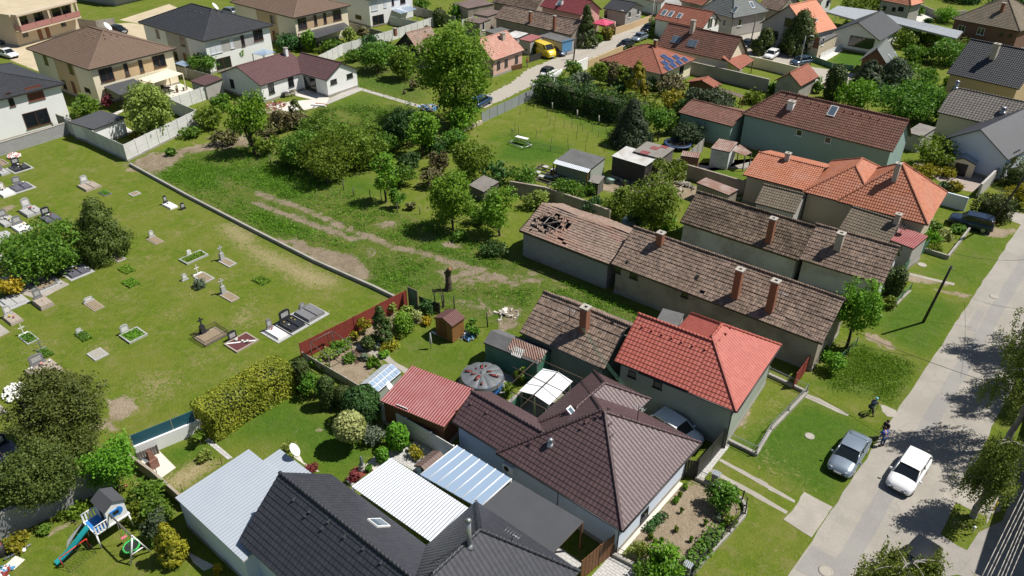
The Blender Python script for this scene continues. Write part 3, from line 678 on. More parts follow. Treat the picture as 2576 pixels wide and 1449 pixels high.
 # windows, doors: (side, pixel of centre, width, height, kind)
 for w in wins:
  side,px,ww,wh,kd=w[:5]; d=ld(px)
  if side == 'S': t=(ov-lo.y)/d.y
  elif side == 'E': t=(-ov-lo.x)/d.x
  elif side == 'W': t=(x0+ov-lo.x)/d.x
  q=lo+d*t; wl_=ww/2
  frame={'b': 'frame_b','w': 'frame_w','d': 'frame_d','s': 'shutter','S': 'shutterw','D': 'door_b','B': 'door_blue','g': 'frame_w','G': 'frame_d','n': 'w_old','K': 'black'}[kd]
  fb=MB(); o_=.05; sx=.07
  if kd in 'DBK': fb.box(-wl_,-o_,-wh/2,wl_,0,wh/2)
  else:
   fb.box(-wl_,-o_,-wh/2,-wl_+sx,0,wh/2); fb.box(wl_-sx,-o_,-wh/2,wl_,0,wh/2); fb.box(-wl_+sx,-o_,-wh/2,wl_-sx,0,-wh/2+sx); fb.box(-wl_+sx,-o_,wh/2-sx,wl_-sx,0,wh/2)
   if ww > 1.0: fb.box(-.035,-o_,-wh/2+sx,.035,0,wh/2-sx)
   fb.box(-wl_-.08,-.12,-wh/2-.06,wl_+.08,0,-wh/2)
  rzz={'S': 0,'E': PI/2,'W': -PI/2}[side]
  wo=fb.build('door' if kd in 'DBK' else 'window',[M[frame]],h,tuple(q),rzz)
  if kd not in 'DBK':
   pb=MB(); pb.box(-wl_+sx,-.025,-wh/2+sx,wl_-sx,-.002,wh/2-sx)
   pane={'s': 'shutter','S': 'shutterw'}.get(kd,'win'); pb.build('pane' if pane == 'win' else 'shutter',[M[pane]],wo)
  else:
   hb=MB(); hb.tube((wl_-.12,-o_-.05,0),(wl_-.12,-o_,0),.03,n=6); hb.build('handle',[M['steel']],wo)
 def hit(px):
  d=ld(px); best=None
  for f in F:
   nn=(f[1]-f[0]).cross(f[2]-f[0]).normalized(); den=d.dot(nn)
   if abs(den) < 1e-6: continue
   t=(f[0]-lo).dot(nn)/den; q=lo+d*t; ok=True
   for k in range(len(f)):
    if (f[(k+1) % len(f)]-f[k]).cross(q-f[k]).dot(nn) < -.6*(f[(k+1) % len(f)]-f[k]).length: ok=False
   if ok and (best is None or t < best[0]): best=(t,q,nn,f)
  if best is None:
   f=F[0]; nn=(f[1]-f[0]).cross(f[2]-f[0]).normalized(); t=(f[0]-lo).dot(nn)/d.dot(nn); best=(t,lo+d*t,nn,f)
  return best[1:]
 # chimneys: (pixel of foot on the roof, height, width, kind)
 for c in chim:
  q,nn,f=hit(c[0]); w2=c[2]/2; cb=MB()
  if c[3] == 'pipe':
   cb.tube((q.x,q.y,q.z-.3),(q.x,q.y,q.z+c[1]),w2,n=12); cb.tube((q.x,q.y,q.z+c[1]+.08),(q.x,q.y,q.z+c[1]+.22),w2*1.5,w2*.4,12)
   cb.tube((q.x,q.y,q.z-.2),(q.x,q.y,q.z+.12),w2*1.8,w2*1.1,12)
   cb.build('stove_pipe',[M['steel']],rf); continue
  mt={'b': 'ch_brick','p': 'ch_plast','w': 'w_white'}[c[3]]; zb=-w2*1.2-.2
  cb.box(q.x-w2,q.y-w2,q.z+zb,q.x+w2,q.y+w2,q.z+c[1]); ch=cb.build('chimney',[M[mt]],rf)
  k=MB(); o_=w2+.07; i_=w2*.45; zz=q.z+c[1]
  for bx in ((-o_,-o_,o_,-i_),(-o_,i_,o_,o_),(-o_,-i_,-i_,i_),(i_,-i_,o_,i_)): k.box(q.x+bx[0],q.y+bx[1],zz+.002,q.x+bx[2],q.y+bx[3],zz+.12)
  k.build('chimney_cap',[M['cap']],ch); k=MB(); k.box(q.x-i_+.002,q.y-i_+.002,zz+.004,q.x+i_-.002,q.y+i_-.002,zz+.03); k.build('flue',[M['hole']],ch)
 # things lying in the roof plane: (pixel, width, height, kind)
 for s_ in sky:
  q,nn,f=hit(s_[0]); e=(f[1]-f[0]).normalized(); sl=nn.cross(e); kd=s_[3]
  MM=Matrix((e,sl,nn)).transposed().to_4x4(); MM.translation=q; a_,b_=s_[1]/2,s_[2]/2; k=MB()
  if kd == 'vent':
   k.poly([MM @ V((-a_,-b_,.05)),MM @ V((a_,-b_,.05)),MM @ V((0,-b_,.22))]); k.poly([MM @ V((-a_,-b_,.05)),MM @ V((0,-b_,.22)),MM @ V((0,b_,.05))]); k.poly([MM @ V((a_,-b_,.05)),MM @ V((0,b_,.05)),MM @ V((0,-b_,.22))]); k.build('roof_vent',[tilem],rf); continue
  if kd in ('red','rust','pale'):
   k.box(-a_,-b_,.004,a_,b_,.03,0,MM); k.build('sheet_patch',[M[{'red': 's_red','rust': 's_rust','pale': 's_whiteold'}[kd]]],rf); continue
  if kd == 'hole':
   k.box(-a_,-b_,.03,a_,b_,.062,0,MM); k.build('roof_gap',[M['hole']],rf); continue  # black plate on the tiles paints the dark of a gap
  if kd == 'solar':
   k.box(-a_,-b_,.12,a_,b_,.16,0,MM); fr=k.build('solar_panel',[M['steel']],rf)
   for i in range(1):
    p_=MB(); p_.box(-a_+.04,-b_+.04,.16,a_-.04,b_-.04,.166,0,MM); p_.build('cells',[M['solar']],fr)
   continue
  k.box(-a_,-b_,.02,a_,b_,.12,0,MM); fr=k.build('roof_window',[M['frame_w' if kd == 'W' else 'frame_d' if kd == 'd' else 'steel']],rf)
  p_=MB(); p_.box(-a_+.09,-b_+.09,.12,a_-.09,b_-.09,.128,0,MM); p_.build('pane',[M['winl' if kd != 'd' else 'win']],fr)
 HOUSES[key]=(h,A,B,r,ang,F,hit)
 print('HOUSE %-8s A=%.1f B=%.1f rise=%.1f ang=%.0f base=(%.0f,%.0f)' % (key,A,B,r,math.degrees(ang),n.x,n.y)); return h
def _solar():
 m,nt,b=newmat('solar_cells'); g=G(nt); x=g.n('TexBrick',Vector=g.pos(),Color1=(.015,.03,.10),Color2=(.02,.04,.13),Mortar=(.10,.14,.25),Scale=1.0,Mortar__Size=.012)
 x.inputs['Brick Width'].default_value=.17; x.inputs['Row Height'].default_value=.17; x.offset=0; g.set(b.inputs['Base Color'],x.outputs[0]); b.inputs['Roughness'].default_value=.12; return m
M['solar']=_solar()
# ---------------------------------------------------------------- foliage
def leaf_mesh(name,c,nrm,size,mat,asp=.6):
 n=len(c); c=np.asarray(c,np.float32); nr=np.asarray(nrm,np.float32); nr /= np.linalg.norm(nr,axis=1,keepdims=True)+1e-9
 t=rng.normal(size=(n,3)).astype(np.float32); t -= (t*nr).sum(1,keepdims=True)*nr; t /= np.linalg.norm(t,axis=1,keepdims=True)+1e-9
 b=np.cross(nr,t); s=(size*(.6+.8*rng.random((n,1)))).astype(np.float32)
 v=np.stack([c-t*s,c-b*s*asp,c+t*s,c+b*s*asp],1).reshape(-1,3)
 me=bpy.data.meshes.new(name); me.vertices.add(4*n); me.vertices.foreach_set('co',v.ravel())
 me.loops.add(4*n); me.polygons.add(n); me.loops.foreach_set('vertex_index',np.arange(4*n,dtype=np.int32)); me.polygons.foreach_set('loop_start',np.arange(n,dtype=np.int32)*4)
 me.update(calc_edges=True); u=me.uv_layers.new(name='UVMap'); r=rng.random(n); u.data.foreach_set('uv',np.repeat(np.stack([r,r],1),4,axis=0).astype(np.float32).ravel())
 me.materials.append(M[mat]); return me
def unit(n):
 v=rng.normal(size=(n,3)); return v/np.linalg.norm(v,axis=1,keepdims=True)
def crown_pts(shape,R,H,n,ls):
 """leaf centres and facing, crown standing on z=0, radius R, height H"""
 if shape in ('clip','globe','col'):
  z=rng.random(n)*2-1; a=rng.random(n)*2*PI; d=np.stack([np.sqrt(1-z*z)*np.cos(a),np.sqrt(1-z*z)*np.sin(a),z],1)
  if shape == 'col': k_=np.stack([np.cos(a),np.sin(a),rng.random(n)],1); zz=k_[:,2]; pr=np.minimum(1,(1.0-zz)*3.6+.02) ** .5*(.80+.2*np.minimum(1,zz*4)); lump=1+.05*np.sin(a*3+zz*11); pos=np.stack([R*pr*lump*k_[:,0],R*pr*lump*k_[:,1],zz*H],1); d=np.stack([k_[:,0],k_[:,1],np.where(zz > .8,1.2,.15)],1)
  else: lump=1+(.05 if shape == 'globe' else .09)*np.sin(a*4+z*5)*np.sin(z*6+a); pos=d*lump[:,None]*np.array([R,R,H/2])+np.array([0,0,H/2])
  pos += rng.normal(size=(n,3))*ls*.45-d*(rng.random((n,1)) ** 2)*R*.12; pos[:,2]=np.maximum(pos[:,2],.03); return pos,d*.9+unit(n)*.75
 if shape in ('cone','jun'):
  m=max(60,n // 28); z=rng.random(m) ** (1.25 if shape == 'cone' else 1.0); a=rng.random(m)*2*PI
  pr=(1-z) ** .85*.98+.03 if shape == 'cone' else (np.minimum(1,(1-z)*3.2) ** .6*(.75+.25*np.minimum(1,z*5)) if shape == 'col' else np.minimum(1,(1.02-z) ** .62*1.05)*(.8+.2*np.minimum(1,z*4)))
  lob=1+(.16 if shape == 'jun' else .08)*np.sin(a*3+z*9)+(.14 if shape != 'col' else .05)*rng.normal(size=m)
  rr=R*pr*lob*(.84 if shape == 'col' else .8); cc=np.stack([rr*np.cos(a),rr*np.sin(a),z*H*.97],1); cr=R*(.16 if shape == 'col' else .2)
  k=rng.integers(0,m,n); d=unit(n); pos=cc[k]+d*np.array([1,1,1.25])*cr*(rng.random((n,1)) ** .5); out=np.stack([np.cos(a[k]),np.sin(a[k]),np.full(n,.35)],1)
  pos[:,2]=np.maximum(pos[:,2],.05); return pos,out*.8+d*.9
 if shape == 'box': pass
 big=9+int(R*2.2); d=unit(big); d[:,2]=d[:,2]*.9+.1; hz=H/2
 spread={'round': .62,'ovate': .58,'loose': .72,'wisp': .78,'globe': .12,'low': .7}[shape]
 bc=d*np.array([R*spread,R*spread,hz*spread])*(.55+.5*rng.random((big,1))); bc[:,2] += hz
 if shape == 'ovate': bc[:,:2] *= (1.25-.75*(bc[:,2:]/H))
 br=R*{'round': .46,'ovate': .42,'loose': .34,'wisp': .27,'globe': .95,'low': .4}[shape]*(.75+.5*rng.random(big)); 
 if shape == 'globe': bc[:]=(0,0,hz); br[:]=R*.93
 per=26 if shape != 'globe' else 60; cl=big*per; kb=np.repeat(np.arange(big),per); cd=unit(cl)
 vs=min(1.3,max(.6,hz/R)); cc=bc[kb]+cd*np.array([1,1,vs])*(br[kb]*(.78+.3*rng.random(cl)))[:,None]
 inside=np.zeros(cl,bool)
 for q in range(big): inside |= (np.linalg.norm((cc-bc[q])/np.array([1,1,vs]),axis=1) < br[q]*.72)
 keep=~inside | (rng.random(cl) < .18); cc,cd=cc[keep],cd[keep]; cl=len(cc)
 k=rng.integers(0,cl,n); dd=rng.normal(size=(n,3)); cs=R*{'wisp': .09,'loose': .10,'globe': .07}.get(shape,.095)+ls*.3
 pos=cc[k]+dd*cs*np.array([1,1,.7]); out=(cc[k]-np.array([0,0,hz*.8]))/R
 pos[:,2]=np.maximum(pos[:,2],.04); return pos,out*.55+np.array([0,0,.35])+unit(n)*.85
CROWNS={}
def crown(shape,R,H,mat,dens,ls,seed):
 rb=round(R*2)/2 if R > 1 else max(.25,round(R*4)/4); hb=round(H) if H > 2 else max(.5,round(H*2)/2); key=(shape,rb,hb,mat,dens,ls,seed)
 if key not in CROWNS:
  area=(2*PI*rb*rb+2*PI*rb*hb*.5); n=int(min(30000,max(320,area*dens*1.35/(ls*ls)))); p,q=crown_pts(shape,rb,hb,n,ls)
  CROWNS[key]=leaf_mesh('crown',p,q,ls,mat)
 return CROWNS[key],R/rb,H/hb
def limb(mb,p,d,L,r,n=5,mi=0,bend=.18):
 for k in range(n):
  q=p+d*(L/n); mb.tube(p,q,r*(1-k/n*.75),r*(1-(k+1)/n*.75),6,mi,False); p=q
  d=(d+Vector((random.gauss(0,bend),random.gauss(0,bend),random.gauss(.03,bend*.5)))).normalized()
 return p
def trunk_mb(H,h0,r,R,nl=6,stems=1):
 mb=MB()
 for s in range(stems):
  b=Vector((random.gauss(0,.18),random.gauss(0,.18),0)) if stems > 1 else Vector((0,0,0)); lean=Vector((random.gauss(0,.05 if stems == 1 else .14),random.gauss(0,.05 if stems == 1 else .14),1)).normalized()
  mb.tube(b-Vector((0,0,.1)),b+lean*.25,r*1.35,r,8,0,False); limb(mb,b+lean*.22,lean,H*.82,r,6,0,.05)
  for k in range(nl):
   f=h0/H+(0.8-h0/H)*k/nl*.8; a=random.random()*2*PI; limb(mb,b+lean*(H*f),Vector((math.cos(a),math.sin(a),.55)).normalized(),R*.85,r*.45,4,0,.16)
 return mb
def tree(name,cat,label,base,top,hw,shape,leaf,h0=None,dens=.75,ls=None,stems=1,bark='bark',group=None,pxk=.2502,H=None,sub=None,z0=0.0):
 """hw = half crown width in survey-tile pixels; h0 = height where the crown starts (fraction of H)"""
 P=W(base,z0); H=H or max(.5,min(22,tall(base,top)-z0)); R=hw*pxk/ppm(P+Vector((0,0,H*.5)))*{'ovate': 1.22,'round': 1.08,'loose': 1.12,'col': 1.08,'jun': 1.12,'cone': 1.15}.get(shape,1.05)
 return tree_at(name,cat,label,P,H,R,shape,leaf,h0,dens,ls,stems,bark,group)
def tree_at(name,cat,label,P,H,R,shape,leaf,h0=None,dens=.75,ls=None,stems=1,bark='bark',group=None,off=(0,0)):
 dist=(P-EYE).length
 if ls is None: ls=max(.075,min(.26,dist*.00165))
 if leaf in ('l_con','l_thu','l_spr','l_blu','l_hedge'): ls *= .82
 h0={'cone': .06,'col': .02,'jun': .04,'low': 0,'round': .16,'ovate': .14,'loose': .12,'wisp': .2,'globe': .3,'clip': 0}.get(shape,.1) if h0 is None else h0
 Hc=H*(1-h0); me,sx,sz=crown(shape,R,Hc,leaf,dens,round(ls,2) if ls > .1 else round(ls,3),random.randint(0,1 if R > 1.5 else 0))
 if H < 1.6 and h0 < .25 and shape not in ('clip','globe','col'):
  o=link(name,me); o.location=(P.x,P.y,P.z); o.scale=(sx,sx,sz); o.rotation_euler=(0,0,random.random()*6.28); tag(o,label,cat,group); return o
 t=thing(name,label,cat,P,random.random()*6.28,group)
 c=link('crown',me,t); c.location=(off[0],off[1],H*h0); c.scale=(sx,sx,sz)
 if shape in ('clip','globe','col'):
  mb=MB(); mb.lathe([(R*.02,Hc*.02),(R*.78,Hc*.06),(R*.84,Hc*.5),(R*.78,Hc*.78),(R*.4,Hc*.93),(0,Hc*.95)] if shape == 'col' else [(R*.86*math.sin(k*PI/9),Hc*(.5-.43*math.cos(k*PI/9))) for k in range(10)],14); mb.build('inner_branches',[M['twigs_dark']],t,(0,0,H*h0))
 r=max(.035,min(.42,H*.022)); trunk_mb(H,max(.3,H*h0),r,R,3 if shape in ('cone','col') else (5 if dist > 90 else 7),stems).build('trunk',[M[bark]],t)
 return t
def hedge(name,cat,label,pts,w,h,leaf,dens=1.0,ls=.13,closed=False,group=None,ragged=.12):
 P=[W(p) for p in pts]; c0=P[0].copy(); pos=[]; out=[]
 for a,b in zip(P,P[1:]):
  L=(b-a).length; d=(b-a).normalized(); nn=Vector((-d.y,d.x,0)); cnt=int(dens*L*(2*h+w)/(ls*ls)*.7)
  for k in range(cnt+int(cnt*w*.8/L)):
   s=random.random()*(2*h+w); t=random.random()*L
   if k >= cnt: t=random.choice([0,L])+random.gauss(0,.05)
   o=Vector((0,0,.15)); bump=1+ragged*math.sin(t*1.7+s)+random.gauss(0,ragged*.5)
   if s < h: q=nn*(-w/2*bump)+Vector((0,0,s)); o += -nn
   elif s < h+w: q=nn*(s-h-w/2)+Vector((0,0,h*bump)); o += Vector((0,0,1))
   else: q=nn*(w/2*bump)+Vector((0,0,2*h+w-s)); o += nn
   if k >= cnt: q=nn*random.uniform(-w/2,w/2)+Vector((0,0,random.random()*h)); o=d*(1 if t > L/2 else -1)
   pos.append(tuple(a+d*t+q-c0+Vector((random.gauss(0,.05),random.gauss(0,.05),random.gauss(0,.04))))); out.append(tuple(o+Vector((random.gauss(0,.5),random.gauss(0,.5),random.gauss(0,.5)))))
 me=leaf_mesh(name,pos,out,ls,leaf); o=link('foliage',me)
 t=thing(name,label,cat,c0,0,group); o.parent=t
 mb=MB()
 for a,b in zip(P,P[1:]):
  L=(b-a).length; d=(b-a).normalized(); nn=Vector((-d.y,d.x,0)); MM=Matrix((d,nn,Vector((0,0,1)))).transposed().to_4x4(); MM.translation=a-c0
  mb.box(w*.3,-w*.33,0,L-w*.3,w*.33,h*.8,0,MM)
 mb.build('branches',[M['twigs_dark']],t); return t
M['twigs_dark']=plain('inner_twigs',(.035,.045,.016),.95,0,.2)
# ---------------------------------------------------------------- fences and walls
def fence(name,label,cat,pts,h,kind='panel',mat='w_conc',z0=0.0,ptop=None,pm=None,step=2.0,th=.06,group=None,capm=None,kerb=None):
 """pts: ground pixels, or (pixel, height) pairs seen at that height"""
 P=[W(p) if not isinstance(p[0],tuple) else Vector((*W(p[0],p[1]).xy,0)) for p in pts]; c0=P[0].copy(); t=thing(name,label,cat,c0,0,group)
 body=MB(); dist=0; pr=None; pmat=M[pm or mat]
 for q,(a,b) in enumerate(zip(P,P[1:])):
  L=(b-a).length; d=(b-a).normalized(); nn=Vector((-d.y,d.x,0)); MM=Matrix((d,nn,Vector((0,0,1)))).transposed().to_4x4(); MM.translation=a-c0
  n=max(1,round(L/step)); st=L/n
  if kind == 'solid':
   body.box(-.0,-th/2,z0,L,th/2,z0+h,0,MM)
  elif kind == 'board':
   nb=max(1,int(L/.16))
   for k in range(nb): body.box(k*L/nb+.008,-.015+(.012 if k % 2 else 0),z0+.03,(k+1)*L/nb-.008,.015+(.012 if k % 2 else 0),z0+h+random.uniform(-.015,.015),0,MM)
  elif kind == 'panel':
   for k in range(n):
    for r in range(max(1,int(h/.5))):
     hh=h/max(1,int(h/.5)); body.box(k*st+.07,-.025,z0+r*hh+.008,(k+1)*st-.07,.025,z0+(r+1)*hh-.008,0,MM)
  elif kind == 'mesh':
   k=0
   while k*.3 < L: body.box(k*.3-.006,-.006,z0,k*.3+.006,.006,z0+h-.05,0,MM); k += 1
   for k in range(int(h/.3)): body.box(0,-.005,z0+.12+k*.3,L,.005,z0+.132+k*.3,0,MM)
  if kind in ('mesh','board'): 
   for zz in (.2,h-.2) if kind == 'board' else (h-.05,): body.box(0,.03 if kind == 'board' else -.015,z0+zz-.03,L,.06 if kind == 'board' else .015,z0+zz,1,MM)
  if kind != 'solid' or pm:
   for k in range(n+(1 if q == len(P)-2 else 0)):
    if pr is None: m_=MB(); s_=.07 if kind == 'panel' else .035; m_.box(-s_,-s_,0,s_,s_,z0+h+.05); pr=m_.build('post',[pmat],t); o=pr
    else: o=pr.copy(); C.objects.link(o); o.parent=t
    o.location=MM @ Vector((k*st,0,0)); o.rotation_euler=(0,0,math.atan2(d.y,d.x))
  if capm: 
   kb=MB(); kb.box(0,-th/2-.04,z0+h+.002,L,th/2+.04,z0+h+.07,0,MM); kb.build('coping',[M[capm]],t)
  if kerb:
   kb=MB(); kb.box(-.05,-.12,0,L+.05,.12,kerb,0,MM); kb.build('kerb',[M['w_concd']],t)
 nm={'panel': 'panel','board': 'boards','mesh': 'wire_mesh','solid': 'wall_body'}[kind]
 body.build(nm,[M[mat],pmat],t); return t
# ---------------------------------------------------------------- vehicles
def carpaint(name,c,metal=.3,rough=.3):
 m,nt,b=newmat(name); b.inputs['Base Color'].default_value=(*c,1); b.inputs['Metallic'].default_value=metal; b.inputs['Roughness'].default_value=rough; b.inputs['Coat Weight'].default_value=.6; b.inputs['Coat Roughness'].default_value=.08; return m
M['cg']=glassm('car_glass',(.012,.016,.018),.04); M['tyre']=plain('tyre_rubber',(.02,.02,.02),.85,0,.1); M['rim']=plain('alloy_rim',(.42,.43,.44),.35,.7,.1); M['lamp']=glassm('headlight_glass',(.55,.57,.6),.1); M['lampr']=glassm('tail_light_glass',(.35,.01,.01),.15); M['trim']=plain('black_plastic_trim',(.02,.02,.022),.6,0,.1); M['plate']=plain('number_plate_white',(.7,.7,.7),.5,0,0)
PAINT={}
def car(label,p,ph,col,style='hatch',L=4.3,Wd=1.8,Hh=1.48,cat='car',name='parked_car',group='cars parked and driving in the streets',zc=.0,metal=.3,roofblack=False):
 """p: ground pixel under the middle, ph: ground pixel the nose points at"""
 P=W(p); Q=W(ph); a=math.atan2(Q.y-P.y,Q.x-P.x)
 if col not in PAINT: PAINT[col]=carpaint('car_paint',col,metal)
 paint_=PAINT[col]; t=thing(name,label,cat,(P.x,P.y,.018),a,group); hw=Wd/2
 belt=Hh*.60; van=style == 'van'
 # stations along x: (x, half width, sill z, shoulder z)
 X=[-.5,-.485,-.43,-.30,-.12,.08,.25,.38,.455,.49,.5]
 if style == 'hatch': SH=[.60,.93,1.0,1.0,1.0,1.0,.97,.90,.80,.62,.48]
 elif style == 'sedan': SH=[.62,.96,1.02,1.02,1.0,1.0,.96,.88,.78,.60,.48]
 elif style == 'suv': SH=[.62,.95,1.0,1.0,1.0,1.0,1.0,.95,.86,.66,.5]
 else: SH=[.9,1.0,1.0,1.0,1.0,1.0,1.0,.92,.78,.60,.45]
 WD=[.80,.90,.965,1,1,1,1,.985,.93,.82,.70]; mb=MB(); rings=[]
 for x,s,w in zip(X,SH,WD):
  zs=belt*s+(0 if not van else .12); y=hw*w; b_=.24 if abs(x) < .47 else .34
  rings.append([(x*L,-y*.90,b_),(x*L,-y,b_+.14),(x*L,-y,zs*.72+.06),(x*L,-y*.955,zs),(x*L,-y*.55,zs+.045),(x*L,0,zs+.06),(x*L,y*.55,zs+.045),(x*L,y*.955,zs),(x*L,y,zs*.72+.06),(x*L,y,b_+.14),(x*L,y*.90,b_)])
 for A_,B_ in zip(rings,rings[1:]):
  for k in range(10): mb.poly([A_[k],A_[k+1],B_[k+1],B_[k]],0,None,True)
  mb.poly([A_[10],A_[0],B_[0],B_[10]],1)
 mb.poly(rings[0][::1],0); mb.poly(rings[-1][::-1],0); mb.build('body',[paint_,M['trim']],t)
 # glasshouse
 rf,rr,wf,wr={'hatch': (.10,-.36,.26,-.475),'sedan': (.07,-.22,.24,-.40),'suv': (.12,-.42,.25,-.485),'van': (.24,-.49,.36,-.496)}[style]
 rf *= L; rr *= L; wf *= L; wr *= L; zb=belt+.02+(.12 if van else 0); yt=hw*(.74 if not van else .86); yb=hw*.93; zt=Hh-.035
 gb=MB(); lo=[(wf,-yb*.9,zb-.03),(wr,-yb*.93,zb-.02),(wr,yb*.93,zb-.02),(wf,yb*.9,zb-.03)]; mid=[(wf*.62+rf*.38+.0,-yb*.95,zb),(0,0,0)]
 bF=[(wf,y*yb*.92,zb-.02) for y in (-1,1)]; tF=[(rf,y*yt,zt-.04) for y in (-1,1)]; tR=[(rr,y*yt,zt-.06) for y in (-1,1)]; bR=[(wr,y*yb*.9,zb-.02) for y in (-1,1)]
 gm=0
 gb.poly([bF[0],bF[1],tF[1],tF[0]],0); gb.poly([bR[1],bR[0],tR[0],tR[1]],1 if van else 0)
 for k,sg in ((0,1),(1,-1)):
  q=[bR[k],bF[k],tF[k],tR[k]]; gb.poly(q if k == 0 else q[::-1],1 if van else 0)
 gb.poly([tR[0],tF[0],tF[1],tR[1]],0); gb.build('windows',[M['cg'],paint_],t)
 if van:
  for k,sg in ((0,-1),(1,1)):
   w_=MB(); a_=Vector(bF[k]); b_=Vector(tF[k]); c_=a_+Vector((-.25*L*.6,0,0)); d_=b_+Vector((-.12*L,0,0)); o_=Vector((0,sg*.012,0)); ii=[(a_*.88+b_*.12)+o_-Vector((.12,0,0)),(a_*.15+b_*.85)+o_-Vector((.08,0,0)),(c_*.15+d_*.85)+o_,(c_*.88+d_*.12)+o_]
   w_.poly(ii); w_.build('side_window',[M['cg']],t)
 rb=MB(); n=6; ov=.02
 for k in range(n):                                      # slightly domed roof skin with pillars
  x0_,x1_=rr-.05+(rf-rr+.10)*k/n,rr-.05+(rf-rr+.10)*(k+1)/n; zz=lambda x: Hh-.05+.05*math.sin(PI*(x-rr+.05)/(rf-rr+.10))
  for j in range(4):
   y0_,y1_=yt*(-1.04+2.08*j/4),yt*(-1.04+2.08*(j+1)/4); cz=lambda y: .025*(1-(y/yt) ** 2)
   rb.poly([(x0_,y0_,zz(x0_)+cz(y0_)),(x1_,y0_,zz(x1_)+cz(y0_)),(x1_,y1_,zz(x1_)+cz(y1_)),(x0_,y1_,zz(x0_)+cz(y1_))],0,None,True)
 for k,sg in ((0,-1),(1,1)):
  for a_,b_,r_ in ((bF[k],tF[k],.035),(bR[k],tR[k],.06)):
   rb.tube(Vector(a_)+Vector((0,sg*.005,0)),Vector(b_)+Vector((0,sg*.01,.0)),r_,r_,6)
  mx=(rf+rr)/2; rb.tube((mx,sg*yb*.955,zb),(mx,sg*yt*1.01,zt-.05),.035,.03,6); rb.tube(tR[k],tF[k],.045,.045,6)
 rb.build('car_roof',[M['trim'] if roofblack else paint_],t)
 for sg in (-1,1):
  for xx in (.31*L,-.30*L):
   w_=MB(); r_=.32 if style != 'suv' else .36; w_.tube((0,-.1,0),(0,.1,0),r_,n=16); wo=w_.build('wheel',[M['tyre']],t,(xx,sg*(hw-.11),r_-.01)); w_=MB(); w_.tube((0,sg*.1,0),(0,sg*.115,0),r_*.64,n=12); w_.build('rim',[M['rim']],wo)
  h_=MB(); h_.box(-.09,-.17,-.06,.05,.17,.06,taper=.015); h_.build('headlight',[M['lamp']],t,(L*.462,sg*hw*.66,belt*(.70 if not van else .62)),sg*.45)
  h_=MB(); h_.box(-.04,-.13,-.08,.04,.13,.1,taper=.01); h_.build('tail_light',[M['lampr']],t,(-L*.488,sg*hw*.70,belt*.80),0)
  h_=MB(); h_.box(-.06,-.10,-.06,.06,.10,.07,taper=.02); h_.build('mirror',[paint_],t,(wf-.16,sg*(hw+.09),belt+.06),sg*-.2)
 g_=MB(); g_.box(0,-hw*.5,-.05,.03,hw*.5,.06); g_.build('grille',[M['trim']],t,(L*.492,0,belt*.55)); g_=MB(); g_.box(0,-hw*.6,-.06,.03,hw*.6,.05); g_.build('bumper_intake',[M['trim']],t,(L*.497,0,.36))
 g_=MB(); g_.box(0,-.26,-.055,.02,.26,.055); g_.build('number_plate',[M['plate']],t,(L*.518 if False else L*.5+.012,0,.46)); return t
# ---------------------------------------------------------------- the buildings
E_='house'
def vt(i,j,s,k=.22): return [(T(i,j,*map(float,q.split(','))),k,k*1.3,'vent') for q in s.split()]
# --- foreground, right to left
def px_of(P):
 q=P-EYE; w=q.dot(CF); return (1288+FOC*q.dot(CR)/w,724.5+FOC*q.dot(CD)/w)
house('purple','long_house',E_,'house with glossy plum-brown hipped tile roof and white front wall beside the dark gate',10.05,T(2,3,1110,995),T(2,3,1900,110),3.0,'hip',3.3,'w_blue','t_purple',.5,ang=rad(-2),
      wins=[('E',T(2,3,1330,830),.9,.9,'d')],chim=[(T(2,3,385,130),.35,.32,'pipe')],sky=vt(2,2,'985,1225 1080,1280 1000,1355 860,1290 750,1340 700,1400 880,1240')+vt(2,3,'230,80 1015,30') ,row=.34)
HP=HOUSES['purple'][4]
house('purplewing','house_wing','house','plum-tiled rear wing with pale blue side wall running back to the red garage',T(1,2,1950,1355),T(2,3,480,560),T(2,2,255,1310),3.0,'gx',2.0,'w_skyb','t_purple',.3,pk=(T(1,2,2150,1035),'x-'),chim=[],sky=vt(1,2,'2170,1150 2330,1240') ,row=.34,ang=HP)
def locpx(key,x,y,z):
 h,_,_,_,a,_,_=HOUSES[key]; return px_of(h.location+Vector((math.cos(a)*x-math.sin(a)*y,math.sin(a)*x+math.cos(a)*y,z)))
house('purpleback','house_wing','house','plum-tiled back wing with its own small ridge behind the main hipped roof',5.04,locpx('purple',-5.0,3.0,3.04),8.4,3.04,'hy',1.75,'w_sage','t_purple',.3,sky=[(T(2,2,590,1240),.5,.7,'W')],row=.34,ang=HP)
house('grey','long_house',E_,'house with long anthracite tile gable roof and bluish white side wall at the bottom edge',T(0,3,2405,1090),24.0,T(1,3,715,400),3.2,'gx',2.6,'w_blue','t_grey',.35,pk=(T(1,3,245,405),'x-'),row=.34,ang=None) if False else None
def house_nw(key,*a,**k): return house(key,*a,**k)
